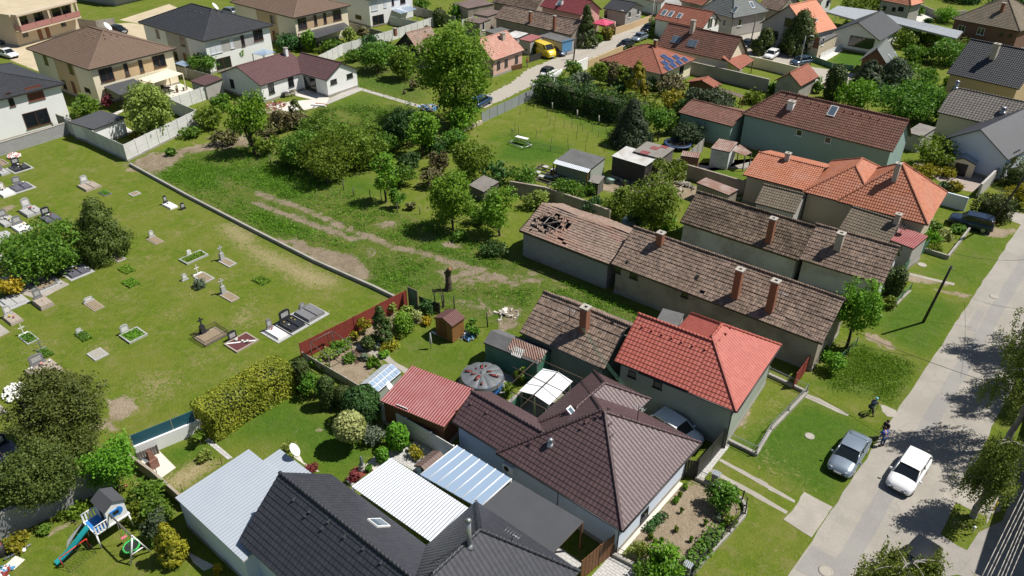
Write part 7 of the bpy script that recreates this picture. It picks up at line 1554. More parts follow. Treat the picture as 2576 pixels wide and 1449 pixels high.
P=W(T(1,2,1890,190)); t=thing('dead_tree','bent dead sapling behind the wooden garden shed','tree',P); mb=MB(); limb(mb,Vector((0,0,0)),Vector((-.2,.2,1)).normalized(),2.6,.09,6,0,.15); limb(mb,Vector((-.2,.2,1.0)),Vector((-.8,0,.4)).normalized(),1.2,.05,4); mb.build('trunk',[M['bark']],t)
def pile(name,label,cat,p,n,R,mats,sz,flat=.3,kind=None):
 P=W(p); t=thing(name,label,cat,P); 
 for mi,m_ in enumerate(mats):
  mb=MB()
  for k in range(n):
   a,r_=random.random()*6.28,R*random.random() ** .6; s=sz*random.uniform(.5,1.2); MM=Matrix.Translation((r_*math.cos(a),r_*math.sin(a),flat*(1-r_/R)+s*.3)) @ Matrix.Rotation(random.random()*3,4,Vector((random.random(),random.random(),1)).normalized()); mb.box(-s,-s*.5,-s*.2,s,s*.5,s*.2,0,MM)
  mb.build(['pieces','scraps','debris'][mi],[M[m_]],t)
 return t
pile('rubble_pile','scattered pale rubble beside the middle cottage','rubble',T(1,2,2530,270),12,1.2,['cap','pale'],.2)
pile('scrap_heap','heap of blue and grey odds and ends beside the wooden shed','scrap',T(1,2,2140,490),16,.7,['door_blue','woodd','steel'],.2)
pile('scrap_heap','heap of boards and junk in the yard of the timber barn','scrap',T(2,1,1250,370),30,2.4,['woodg','cap','woodd'],.35)
pile('rubble_pile','white stones beside the low rusty shed','rubble',T(2,1,2300,520),26,1.7,['cap','w_grey'],.15)
pile('scrap_heap','clutter under the huge ash by the slab path','scrap',T(1,0,1740,1090),26,1.6,['cap','woodg','door_blue'],.28)
pile('scrap_heap','garden clutter on the bungalow terrace edge','scrap',T(1,0,200,1060),24,1.8,['wood2','red_board','cap'],.2)
pile('firewood','pallet of cut wood beside the enclosure wall','firewood',T(0,0,2200,970),26,.7,['woodg','w_beige'],.25)
pile('roof_tile_stack','stacked boards on the tan tin shed in the yard','scrap',T(2,1,1700,430),12,1.5,['cap','woodg'],.3)
pile('scrap_heap','plastic toys at the bottom left corner','toys',T(0,3,40,1420),12,.6,['red_board','white','door_blue'],.14)
P=W(T(1,0,640,1060)); t=thing('lumber','white planks lying at the terrace corner','planks',P,.4); mb=MB(); mb.box(-1.2,-.5,0,1.2,-.1,.25); mb.build('plank_stack',[M['white']],t); mb=MB(); mb.box(-.9,.1,0,1.0,.5,.18); mb.build('brick_stack',[M['ch_brick']],t)
# timber frames of the unfinished cold frames
t=thing('cold_frame','row of wooden frames with scattered panes beside the grey workshop','frame',W(T(2,1,420,340)),HOUSES['s1'][4]); mb=MB()
for k in range(7): mb.box(-3.2,-2.6+k*.75,.35,2.8,-2.52+k*.75,.43)
for k in range(4): mb.box(-3.2+k*1.97,-2.6,0,-3.12+k*1.97,2.0,.34)
mb.build('beams',[M['woodg']],t); mb=MB()
for k in range(12): x,y=random.uniform(-3,2.2),random.uniform(-2.4,1.4); mb.box(x,y,.45+k*.004,x+.7,y+.6,.453+k*.004)
mb.build('panes',[M['s_whiteold']],t)
# the open hole in the ruined roof: rafters, battens and a dim floor below
h_,A_,B_,r_,a_,F_,hit_=HOUSES['ruin']; f_=F_[0]; e_=(f_[1]-f_[0]).normalized(); nn=(f_[1]-f_[0]).cross(f_[2]-f_[0]).normalized(); s_=nn.cross(e_); s_=s_ if s_.z > 0 else -s_; o_=f_[0]; SL=(f_[3]-f_[0]).length
for k in range(5): mb=MB(); x=1.0+k*.72; mb.tube(o_+e_*(x+random.gauss(0,.06))+s_*.3-nn*.16,o_+e_*(x+random.gauss(.1,.12))+s_*(SL-.2 if k not in (2,4) else SL*.7)-nn*(.16 if k != 3 else .5),.045,n=4); mb.build('rafter',[M['cap' if k % 2 else 'woodg']],h_)
for k in range(3): mb=MB(); y=1.2+k*.75; mb.tube(o_+e_*.8+s_*y-nn*.1,o_+e_*3.9+s_*(y+random.gauss(0,.15))-nn*.1,.035,n=4); mb.build('batten',[M['cap']],h_)
mb=MB(); mb.tube(o_+e_*1.2+s_*1.1-nn*.05,o_+e_*3.6+s_*3.0-nn*.02,.08,n=4); mb.build('fallen_beam',[M['woodg']],h_)
mb=MB()
for k in range(60): a=random.random()*6.28; x,y=2.5+1.55*math.cos(a)+random.gauss(0,.25),2.1+1.15*math.sin(a)+random.gauss(0,.2); MM=Matrix((e_,s_,nn)).transposed().to_4x4() @ Matrix.Rotation(random.gauss(0,.7),4,'Z') @ Matrix.Rotation(random.gauss(0,.25),4,'X'); MM.translation=o_+e_*x+s_*y+nn*.03; mb.box(-.12,-.17,-.015,.12,.17,.015,0,MM)
mb.build('loose_tiles',[M['t_olda']],h_)
mb=MB(); mb.box(-A_+.4,.4,.02,-.4,B_-.4,.1); mb.build('rubble_floor',[M['woodd']],h_)
# ---------------------------------------------------------------- cemetery
GR={'blk': plain('black_polished_granite',(.03,.032,.038),.2,0,.2),'gry': plain('grey_granite',(.20,.20,.205),.4,0,.3,6),'tan': plain('tan_terrazzo',(.38,.32,.26),.7,0,.3,6),'lgt': plain('light_grey_stone',(.42,.42,.41),.7,0,.3,6),'wht': plain('white_marble',(.74,.73,.71),.5,0,.12),'blu': plain('blue_grey_granite',(.13,.13,.16),.3,0,.25,6),'brn': plain('brown_marble',(.22,.11,.09),.5,0,.3)}
GF={'grass': None,'soil': plain('grave_soil',(.27,.21,.14),.95,0,.3,6),'red': plain('dark_red_gravel',(.115,.035,.035),.95,0,.3,9,bumpd=.04),'grav': plain('grey_gravel',(.36,.34,.29),.95,0,.35,9,bumpd=.04)}
FL=[plain('white_flowers',(.78,.77,.72),.8,0,.1),plain('red_flowers',(.45,.03,.04),.8,0,.2),plain('yellow_flowers',(.65,.5,.05),.8,0,.2),plain('pink_flowers',(.6,.25,.22),.8,0,.2),plain('purple_flowers',(.18,.06,.22),.8,0,.2)]
def bouquet(t,x,y,z,r,col):
 mb=MB(); mb.lathe([(.0,0),(r*.5,0),(r*.62,r*.7),(r*.5,r*.72)],8,0,(x,y,z)); v=mb.build('vase',[GR['gry']],t); mb=MB()
 for k in range(9): mb.ball((x+random.gauss(0,r*.4),y+random.gauss(0,r*.4),z+r*.95+random.uniform(0,r*.5)),r*.32,4)
 mb.build('flowers',[FL[col]],v)
def grave(label,c,lx,ly,kind,gm,stone=None,sm=None,h=.28,fl=(),sw=None,sh=.85,rz=0.0,sy=0.0,base=None):
 P=W(c); t=thing('grave',label,'grave',P,rz); x0,x1,y0,y1=-lx/2,lx/2,-ly/2,ly/2
 if base: mb=MB(); mb.box(x0-.3,y0-.25,0,x1+.3,y1+.25,.06); mb.build('base_slab',[GR['lgt']],t)
 if kind == 'slab':
  mb=MB(); mb.box(x0,y0,.0,x1,y1,h*.6,taper=.02); mb.build('plinth',[GR[gm]],t); mb=MB()
  n=2 if ly > 1.5 else 1
  for k in range(n): w=ly/n; mb=MB(); mb.box(x0+.06,y0+k*w+.05,h*.6+.002,x1-.06,y0+(k+1)*w-.05,h,taper=.015); mb.build('cover_slab',[GR[gm]],t)
 elif kind == 'kerb':
  w=.13; mb=MB()
  for b in ((x0,y0,x1,y0+w),(x0,y1-w,x1,y1),(x0,y0+w,x0+w,y1-w),(x1-w,y0+w,x1,y1-w)): mb.box(b[0],b[1],-.02,b[2],b[3],h*.65)
  mb.build('kerb',[GR[gm]],t)
 if kind in ('kerb','mound') or kind.startswith('f_'): pass
 if fl and isinstance(fl,str):
  if fl == 'grass' or fl == 'ivy':
   n=int(lx*ly*260); c_=[(random.uniform(x0+.1,x1-.1),random.uniform(y0+.1,y1-.1),random.uniform(.04,.22)) for _ in range(n)]; o_=link('grave_grass',leaf_mesh('grave_grass',c_,[(random.gauss(0,.6),random.gauss(0,.6),1) for _ in c_],.075,'l_bri' if fl == 'grass' else 'l_mid'),t)
  else: mb=MB(); mb.box(x0+.1,y0+.1,-.01,x1-.1,y1-.1,.09); mb.build('fill',[GF[fl]],t)
  fl=()
 sx=x0-.02 if kind != 'slab' else x0+.12; sw=sw or min(ly*.6,.9)
 if stone:
  sm_=GR[sm or gm]; zb=h if kind == 'slab' else 0
  mb=MB(); mb.box(sx-.13,sy-sw/2-.1,0,sx+.13,sy+sw/2+.1,zb+.12); fo=mb.build('stone_base',[sm_],t); zb += .122
  if stone in ('std','heart','low'):
   H_=sh if stone != 'low' else .4; pr=[(-sw/2,0),(sw/2,0),(sw/2*1.02,H_*.8)]+[(sw/2*math.cos(a)*1.0,H_*.8+H_*.2*math.sin(a)) for a in (PI*.25,PI*.5,PI*.75)]+[(-sw/2*1.02,H_*.8)]
   mb=MB(); F1=[(sx+.05,sy+y,zb+z) for y,z in pr]; F2=[(sx-.07,sy+y,zb+z) for y,z in pr]; mb.poly(F1); mb.poly(F2[::-1])
   for k in range(len(pr)): mb.poly([F1[k],F2[k],F2[(k+1) % len(pr)],F1[(k+1) % len(pr)]])
   hs=mb.build('headstone',[sm_],t); mb=MB(); mb.box(sx+.052,sy-sw*.34,zb+H_*.22,sx+.06,sy+sw*.34,zb+H_*.74); mb.build('inscription_plate',[GR['lgt' if (sm or gm) in ('blk','gry','blu','brn') else 'wht']],hs)
  if stone in ('cross','pedcross','thincross'):
   k_={'cross': .8,'pedcross': 1.0,'thincross': 1.2}[stone]; z1=zb
   if stone != 'thincross': mb=MB(); mb.box(sx-.2,sy-.25,0,sx+.2,sy+.25,zb+.75*k_,taper=.05); mb.build('pedestal',[sm_],t); z1=zb+.752*k_
   w=.06 if stone != 'thincross' else .035; mb=MB(); mb.box(sx-w*.7,sy-w,z1,sx+w*.7,sy+w,z1+.85*k_); mb.box(sx-w*.69,sy-.26,z1+.5*k_,sx+w*.69,sy-w,z1+.5*k_+w*2); mb.box(sx-w*.69,sy+w,z1+.5*k_,sx+w*.69,sy+.26,z1+.5*k_+w*2); mb.build('cross',[sm_],t)
 for (fx,fy,r_,c_) in fl: bouquet(t,fx*lx/2,fy*ly/2,h if kind == 'slab' else .08,r_,c_)
 return t
a0,a1,a2=1,2,3
g_=lambda j,x,y: T(0,j,x,y)
grave('black granite double grave with heart stone and white flowers at the upper left',g_(1,200,245),2.1,1.9,'slab','blk','heart','blk',fl=[(-.4,.1,.16,0),(-.1,.3,.13,2),(.3,-.2,.1,0)],base=1)
grave('grey slab grave with purple flowers at the left edge',g_(1,30,290),2.0,1.1,'slab','lgt','std','gry',fl=[(-.2,0,.14,4),(.3,0,.1,0)])
grave('brown planted grave cut by the left edge',g_(1,10,195),2.2,1.2,'kerb','tan','std','brn',fl='soil')
grave('blue-grey granite grave with rounded grey stone and vases',g_(1,215,440),2.1,1.9,'slab','blu','std','gry',fl=[(-.5,.6,.15,0),(-.1,.1,.14,4),(-.6,-.6,.13,2)],base=1)
grave('cream slab grave with flowers cut by the left edge',g_(1,60,500),2.2,1.4,'slab','wht','std','tan',fl=[(-.6,0,.2,0)])
grave('light grey double grave with tall white fronted stone and red flowers',g_(1,320,690),2.2,1.8,'slab','lgt','std','lgt',fl=[(-.2,.1,.18,1),(0,.4,.12,3)],sh=1.1,h=.35)
grave('blue-grey grave with black heart stone and white bouquets',g_(1,510,755),2.0,1.6,'slab','blu','heart','blk',fl=[(-.3,0,.18,0),(-.4,.4,.12,1)])
grave('light grey grave with white flower bunches beside the white slab grave',g_(1,80,785),2.3,1.6,'slab','lgt','std','gry',fl=[(-.3,0,.2,0),(.2,.2,.14,2),(-.5,-.3,.14,0)])
grave('white slab grave with green stone left of the broad round tree',g_(1,225,850),2.1,1.5,'slab','wht','std','gry',fl=[(-.2,.5,.12,2),(.0,0,.12,0)])
grave('pale blue-grey flat grave without stone on paving at the left edge',g_(1,20,945),2.2,1.6,'slab','lgt',None,h=.2,base=1)
grave('pale flat grave slab cut by the left edge below the paving',g_(1,-30,1145),2.2,1.5,'slab','lgt',None,h=.2)
grave('beige double grave with grey framed stone standing alone on the lawn',g_(1,900,432),2.3,1.9,'slab','tan','std','lgt',fl=[(-.5,.0,.1,0),(-.3,.4,.1,0),(-.7,.8,.12,2)],sw=.85)
grave('sunken dark kerb frame beside the beige double grave',g_(1,1055,495),1.6,.95,'kerb','gry',None,h=.12,fl='grass')
grave('pale empty kerb frame filled with soil near the lot wall',g_(1,1355,502),1.1,1.1,'kerb','lgt',None,h=.14,fl='soil')
grave('white marble slab grave with slender black stone near the lot wall',g_(1,1710,625),1.9,1.0,'slab','wht','std','blk',h=.22,fl=[(-.4,0,.13,0)],sw=.4,sh=.8)
grave('small lone black headstone right of the white marble grave',g_(1,1855,660),.5,.5,'none','gry','std','blk',sw=.5,sh=.7)
grave('overgrown soil grave with small grey stone on the open lawn',g_(1,1560,970),1.9,1.0,'kerb','tan','std','lgt',h=.08,fl='soil',sw=.5,sh=.7,sy=.2)
grave('wide kerb grave filled with green grass and a small white stone',g_(1,1950,1145),1.5,2.5,'kerb','lgt','std','wht',fl='grass',sw=.45,sh=.55)
grave('narrow kerb grave with tall white stele topped by a cross',g_(1,2290,1195),1.8,.95,'kerb','lgt','pedcross','lgt',h=.15,fl='soil')
grave('kerb grave with small white double barred cross beside a bush',g_(1,2050,1345),2.0,1.2,'kerb','lgt','thincross','wht',h=.15,fl='soil')
grave('low soil grave with tilted grey stone left of the double barred cross',g_(1,1900,1390),1.3,.9,'none','lgt','std','lgt',sw=.5,sh=.6)
grave('kerb grave with white angel cross on a grey plinth',g_(2,2310,90),1.9,.95,'kerb','tan','pedcross','lgt',h=.16,fl='soil')
grave('shaded kerb grave with iron cross at the foot of the juniper',g_(1,1200,1155),1.2,.9,'kerb','lgt','pedcross','gry',h=.12,fl='soil')
grave('dark blue-grey double slab grave with yellow flower under the round tree',g_(1,770,1285),2.2,1.9,'slab','blu',None,h=.3,fl=[(-.5,.0,.12,0),(0,.1,.1,2),(.6,.7,.1,0)],base=1)
grave('dark kerb grave crowded with pale flowers beside the yellow shrub',g_(1,450,1410),1.9,1.8,'kerb','gry','std','gry',fl='soil',h=.2,base=1)
grave('brown marble grave in the shade left of the crowded one',g_(1,170,1290),1.9,1.5,'kerb','brn','std','brn',fl='soil',h=.2)
grave('pinkish grey flat slab grave beside the yellow shrub',g_(2,130,135),2.1,1.6,'slab','lgt',None,h=.2,base=1)
grave('raised tan slab grave with leaning lettered stone right of the yellow shrub',g_(2,440,165),1.9,1.2,'slab','tan','std','gry',h=.42,sw=.65,fl=[(0,0,.07,3)])
grave('small slab grave with white stone and mixed flowers at the left edge',g_(2,135,320),1.8,1.1,'slab','tan','std','lgt',fl=[(-.3,-.2,.14,2),(.2,.1,.12,1)],sw=.6)
grave('soil grave with low thick stone on the open cemetery lawn',g_(2,950,175),2.0,1.0,'kerb','tan','low','lgt',h=.08,fl='soil',sw=.8)
grave('overgrown green mound grave with small low stone',g_(2,850,490),1.7,1.0,'none','lgt','low','lgt',fl='ivy',sw=.5)
grave('square kerb grave of green grass with pale leaning stone',g_(2,1345,480),1.8,1.7,'kerb','lgt','std','lgt',fl='grass',sw=.75,sh=.8,sy=-.25)
grave('square kerb grave with gravel and a dark wreath',g_(2,985,668),1.5,1.2,'kerb','lgt',None,h=.15,fl='grav')
grave('kerb grave overgrown with greenery and pale wooden crosses',g_(2,290,505),1.8,1.0,'kerb','lgt','thincross','wht',h=.12,fl='ivy')
grave('green mound grave with thin grey iron cross',g_(2,465,655),1.6,.95,'none','lgt','thincross','gry',fl='ivy')
grave('grey double grave with wide stone, pink wreath and lanterns',g_(2,455,850),2.3,2.2,'slab','tan','std','gry',h=.4,fl=[(-.5,.1,.2,3),(-.5,-.6,.18,0),(-.5,.7,.12,0)],sw=1.1)
grave('fenced grave with iron railing and tall black stone cross',g_(2,2120,490),1.9,2.2,'kerb','tan','pedcross','blk',h=.14,fl='soil',sy=-.1)
t_=bpy.data.objects[[o.name for o in C.objects if o.get('label','').startswith('fenced grave')][0]]; mb=MB()
for (xa,ya,xb,yb) in ((-1,-1.15,1,-1.15),(1,-1.15,1,1.15),(1,1.15,-1,1.15),(-1,1.15,-1,-1.15)):
 L=math.hypot(xb-xa,yb-ya); n=int(L/.12)
 for k in range(n): x,y=xa+(xb-xa)*k/n,ya+(yb-ya)*k/n; mb.box(x-.011,y-.011,.05,x+.011,y+.011,.62)
 for z in (.2,.55): mb.tube((xa,ya,z),(xb,yb,z),.014,n=4)
mb.build('iron_railing',[M['bark']],t_)
grave('grave of dark red gravel crossed by a white diagonal strip',g_(2,2430,550),1.9,2.3,'kerb','tan','std','blk',h=.22,fl='red',sw=.8,sy=-.2)
t_=[o for o in C.objects if o.get('label','').startswith('grave of dark red')][0]; mb=MB(); MM=Matrix.Rotation(rad(50),4,'Z'); mb.box(-1.25,-.09,.095,1.25,.09,.12,0,MM); mb.build('white_strip',[GR['wht']],t_); bouquet(t_,-.5,-.2,.1,.16,0); bouquet(t_,.1,.1,.1,.13,0); bouquet(t_,.5,.3,.1,.17,0)
g1_=lambda x,y: T(1,2,x,y)
grave('white marble slab grave with small black stone in the row of three',g1_(205,462),2.0,1.05,'slab','wht','std','gry',h=.28,fl=[(-.55,0,.12,1)],base=1,sw=.5)
grave('polished black grave with two planting strips in the row of three',g1_(360,375),2.0,1.6,'slab','blk','std','blk',h=.3,fl=[(-.5,.5,.09,2),(.0,.5,.09,2),(-.5,-.5,.09,2),(.2,-.5,.09,0)],base=1,sw=1.1,sh=.9)
grave('grey terrazzo double grave, the right one in the row of three',g1_(540,265),2.2,1.9,'slab','gry','low','gry',h=.35,base=1,sw=.55)
grave('dark low grave slab with leaning dark stone at the lower left edge',T(0,3,90,240),2.3,1.5,'slab','blu','std','blk',h=.4)
grave('grey flat grave slab at the left edge beside the block wall',T(0,3,20,410),2.2,1.4,'slab','gry',None,h=.3,fl=[(.3,0,.08,2)])
grave('grave with grey stone half hidden behind the large juniper',g_(2,340,1290),1.6,1.0,'slab','lgt','std','gry',h=.35,fl=[(0,0,.1,3)])
for lb,j,x,y,i_ in (('low green weed mound left of the angel cross lawn',1,1280,1265,0),('wide green mound with fallen brown board',1,1320,1400,0),('round green mound grave with red tulips',1,60,1375,1)):
 grave(lb,T(i_,j,x,y),1.9,1.3,'none','lgt',None,fl='grass')
def heap(label,p,R,cols):
 t=thing('flower_heap',label,'flowers',W(p)); 
 for c_ in cols:
  mb=MB()
  for k in range(90):
   a,r_=random.random()*6.28,R*random.random() ** .55; mb.ball((r_*math.cos(a),r_*math.sin(a)*.8,.12+.38*(1-r_/R)+random.uniform(0,.1)),random.uniform(.06,.12),4)
  mb.build('flowers',[FL[c_]],t)
heap('large heap of white funeral flowers beside the juniper',g_(2,185,1060),1.35,[0,0])
heap('heap of white and red funeral flowers at the upper left',g_(1,145,130),1.0,[0,0,1])
# ---------------------------------------------------------------- gardens: objects
# greenhouse
h_=house('greenhouse','greenhouse','greenhouse','small greenhouse with white polycarbonate gable roof beside the red garage',T(1,2,1030,975),T(1,2,1225,1045),T(1,2,1478,850),1.5,'gy',.55,'green_glass' if False else 'w_sage','s_pc' if False else 's_white',.04,cap=False,pk=(T(1,2,1095,960),'y-'))
_,A_,B_,r_,a_,F_,hit_=HOUSES['greenhouse']; f_=F_[0]; e_=(f_[1]-f_[0]).normalized(); nn=(f_[1]-f_[0]).cross(f_[2]-f_[0]).normalized(); nn=nn if nn.z > 0 else -nn; s_=nn.cross(e_); s_=s_ if s_.z > 0 else -s_; Ls=(f_[2]-f_[1]).length
for a in range(6):
 for b in range(2):
  MM=Matrix((e_,s_,nn)).transposed().to_4x4(); MM.translation=f_[0]+e_*((a+.5)*B_/6)+s_*((b+.5)*Ls/2); mb=MB(); mb.box(-B_/15,-Ls*.19,.012,B_/15,Ls*.19,.035,0,MM); mb.build('roof_pane',[M['winp']] if 'winp' in M else [M['polyc']],h_)
# bean frame of poles
t=thing('bean_frame','wooden pole frame for climbing beans in the vegetable garden','frame',W(T(1,2,755,860)),0); mb=MB(); c0=W(T(1,2,755,860))
cor=[W(T(1,2,*p))-c0 for p in ((620,800),(810,735),(930,805),(755,860))]
cor=[Vector((-2.7,.3,0)),Vector((-2.5,2.5,0)),Vector((.2,2.3,0)),Vector((0,0,0))]
for q_ in cor: mb=MB(); mb.tube(q_,q_+Vector((0,0,1.8)),.04,n=6); mb.build('post',[M['woodg']],t)
mb=MB()
for k in range(4): a,b=cor[k]+Vector((0,0,1.8)),cor[(k+1) % 4]+Vector((0,0,1.8)); mb=MB(); mb.tube(a,b,.035,n=6); mb.build('rail',[M['woodg']],t)
# pool
c0=W(T(1,2,2275,975),.0); t=thing('pool','round garden pool covered by a grey tarpaulin with reddish water patches','pool',c0); R=1.7
mb=MB(); mb.lathe([(R,0),(R,1.0),(R*.97,1.06)],40); mb.build('pool_wall',[plain('blue_pool_wall',(.03,.14,.42),.5,0,.1)],t)
M['tarp']=plain('grey_tarpaulin',(.15,.16,.17),.45,.1,.25,2.5,bumpd=.04)
mb=MB(); n=44; rr_=[0,.12,.3,.5,.7,.9,1.0,1.06]
def tz(r_,a): return 1.30-.26*r_ ** 2+.17*(abs(math.sin(a*5.5))-.5)*r_ ** 1.2*(1.3-r_)+(.18 if r_ < .05 else 0)-(.05 if r_ >= 1.05 else 0)*6
for i in range(len(rr_)-1):
 for k in range(n):
  a,b=2*PI*k/n,2*PI*(k+1)/n; q4=[(R*r_*math.cos(x),R*r_*math.sin(x),tz(r_,x)) for r_,x in ((rr_[i],a),(rr_[i],b),(rr_[i+1],b),(rr_[i+1],a))]
  mb.poly(q4[1:] if i == 0 else q4,0,None,True)
mb.sm=[False]*len(mb.sm); cv=mb.build('cover',[M['tarp']],t); red_=plain('reddish_rain_puddle',(.20,.05,.045),.2,0,.2)
for (a,r_,s1,s2) in ((2.3,.45,.30,.13),(.9,.35,.26,.1),(.35,.6,.46,.13),(3.6,.65,.36,.13),(4.0,.4,.24,.09),(4.9,.42,.38,.16),(5.4,.75,.16,.1),(3.0,.42,.12,.07),(1.9,.55,.14,.08)):
 mb=MB(); mb.lathe([(0,0),(1,0),(1,-.02)],14); o=mb.build('water_patch',[red_],cv); o.location=(R*r_*math.cos(a),R*r_*math.sin(a),tz(r_,a)+.075); o.scale=(s1*1.0,s2*1.1,1); o.rotation_euler=(0,0,a)
# white canopy tent and its frame
h_=house('tent_c','party_tent','canopy','white tarpaulin gable canopy on thin poles in the courtyard behind the plum roof',T(2,2,72,1030),T(2,2,375,1172),T(2,2,608,935),2.1,'gy',.5,'w_white','tarp_w',.02,nowall=True,cap=False,gut='white',pk=(T(2,2,215,1068),'y-'),posts='steel',th=.03)
t=thing('pipe_frame','rusty thin pipe frame spanning the courtyard over the white canopy','frame',W(T(2,2,340,1220))); c0=W(T(2,2,340,1220)); mb=MB()
for a,b in (((0,1040),(340,1215)),((0,790),(560,1060)),((255,705),(715,910)),((-30,980),(280,690)),((80,1200),(470,830))):
 mb=MB(); mb.tube(W(T(2,2,*a),2.75)-c0,W(T(2,2,*b),2.75)-c0,.035,n=6); mb.build('pipe',[M['bark']],t)
for x,y in ((340,1215),(0,1040),(80,1200),(255,705)): q_=W(T(2,2,x,y),2.75)-c0; mb=MB(); mb.tube((q_.x,q_.y,0),(q_.x,q_.y,2.75),.035,n=6); mb.build('post',[M['steel']],t)
fence('green_fence','green and blue slatted fence between covered pool and white canopy','fence',[(T(1,2,2570,1140),1.7),(T(2,2,245,870),1.7)],1.6,'board','green_pt')
patch('courtyard',Q(2,2,'-40,1300 250,1290 900,760 420,640 240,900 -40,1130'),'slabg',.008)
patch('pool_surround',Q(1,2,'2230,740 2574,880')+Q(2,2,'30,930')+Q(1,2,'2500,1060 2200,1080 2010,980 2050,900'),'slabg',.008)
# clothes umbrella closed
t=thing('closed_parasol','folded pale parasol standing on the lawn beside the wooden shed','parasol',W(T(1,2,1760,610))); mb=MB(); mb.tube((0,0,0),(0,0,1.55),.03,n=6); mb.build('pole',[M['steel']],t); mb=MB(); mb.lathe([(.0,1.75),(.05,1.7),(.10,1.2),(.13,.6),(.05,.5),(.0,.5)],10); mb.build('fabric',[plain('pale_parasol_cloth',(.50,.50,.46),.8)],t)
# pink parasol
t=thing('parasol','pink square parasol open over a fenced yard near the tall spruce','parasol',W(T(2,0,905,340))); mb=MB(); mb.tube((0,0,0),(0,0,2.9),.04,n=6); mb.build('pole',[M['steel']],t); mb=MB(); n=8; z0_,z1_=2.25,2.95
for k in range(4): a,b=PI/4+k*PI/2,PI/4+(k+1)*PI/2; mb.poly([(2.5*math.cos(a),2.5*math.sin(a),z0_),(2.5*math.cos(b),2.5*math.sin(b),z0_),(0,0,z1_)]); mb.poly([(2.5*math.cos(a),2.5*math.sin(a),z0_-.2),(2.5*math.cos(b),2.5*math.sin(b),z0_-.2),(2.5*math.cos(b),2.5*math.sin(b),z0_),(2.5*math.cos(a),2.5*math.sin(a),z0_)])
mb.build('canopy',[plain('pink_parasol_cloth',(.55,.06,.14),.7,0,.1)],t)
# garden table frame, trampoline frame on the lawn
t=thing('garden_bed_frame','low metal frame with white cloth on the mown green lawn','frame',W(T(2,1,80,10)),.1); mb=MB(); mb.path([(-1.6,-.6,.3),(1.2,-1.2,.3),(1.8,.2,.3),(-1.0,.8,.3),(-1.6,-.6,.3)],.06,6); mb.build('frame',[M['steel']],t); mb=MB(); mb.box(-1.0,.3,.85,.9,.9,.92); mb.build('cloth_top',[M['white']],t)
for x,y in ((-.9,.4),(.8,.4),(-.9,.8),(.8,.8)): mb=MB(); mb.tube((x,y,0),(x,y,.85),.03,n=5); mb.build('leg',[M['steel']],t)
t=thing('trampoline','dark round trampoline behind the timber barn','trampoline',W(T(2,1,1665,30))); mb=MB(); mb.lathe([(1.5,.62),(1.6,.7),(1.9,.7),(1.95,.62)],24); mb.build('edge_pad',[plain('dark_blue_pad',(.02,.05,.14),.6)],t); mb=MB(); mb.lathe([(0,.66),(1.55,.66)],24); mb.build('mat',[M['trim']],t)
for k in range(6): a=k*PI/3; mb=MB(); mb.tube((1.7*math.cos(a),1.7*math.sin(a),0),(1.7*math.cos(a),1.7*math.sin(a),.66),.04,n=5); mb.build('leg',[M['steel']],t)
t=thing('water_tub','round pale green water tub lid in the scrap yard','tub',W(T(2,1,988,385))); mb=MB(); mb.lathe([(.55,0),(.6,.5),(.62,.52),(.0,.55)],18); mb.build('tub',[plain('pale_green_plastic',(.25,.38,.33),.6)],t)
t=thing('blue_barrel','blue grey tarpaulin bundle beside the long farmhouse chimney','tarpaulin',W(T(2,1,1170,820))); mb=MB(); mb.ball((0,0,.5),.9,8,0,.6); mb.build('bundle',[plain('blue_grey_tarp',(.12,.16,.19),.6,0,.3)],t)
# statue, boulders
t=thing('garden_statue','small grey-green figure statue on a pedestal at the mulched corner','statue',W(T(1,3,1070,375))); mb=MB(); mb.lathe([(.28,0),(.3,.1),(.16,.18),(.16,.34),(.24,.42),(.0,.43)],12); mb.build('pedestal',[M['w_concd']],t); mb=MB(); mb.lathe([(.12,.43),(.15,.6),(.09,.8),(.12,.98),(.05,1.06),(.09,1.15),(.05,1.26),(0,1.28)],10); mb.tube((.08,0,.95),(.24,.05,1.12),.035,.025,6); mb.tube((-.08,0,.95),(-.2,.1,.8),.035,.025,6); mb.build('figure',[plain('verdigris',(.14,.19,.17),.7,0,.3)],t)
for lb,x,y,s in (('white boulder on the gravel right of the statue',1220,330,.16),('white round boulder beside the crimson maple',968,535,.17),('small white boulder near the patio edge',1235,365,.12)): mb=MB(); mb.ball((0,0,s*.5),s,7,0,.75); tag(mb.build('boulder',[M['cap']],None,W(T(1,3,x,y))),lb,'boulder')
# barbecue and posts on the little patio
t=thing('brick_grill','small brick garden grill with roof on the pale patio','grill',W(T(0,3,1545,345))); mb=MB(); mb.box(-.35,-.3,0,.35,.3,.8); mb.build('body',[M['w_brick']],t); mb=MB(); mb.box(-.2,-.2,.802,.2,.2,1.5,taper=.06); mb.build('chimney',[M['w_brick']],t); mb=MB(); mb.box(-.28,-.5,.9,.3,-.3,.94); mb.build('shelf',[M['steel']],t)
posts('thin grey post on the small pale patio',[(T(0,3,1575,410),1.0)],.8,.03,'woodg',None)
posts('thin rusty washing line post on the dry lawn strip',[(T(0,3,1835,600),1),(T(0,3,2230,325),1)],.7,.025,'bark','washing line posts on the dry lawn')
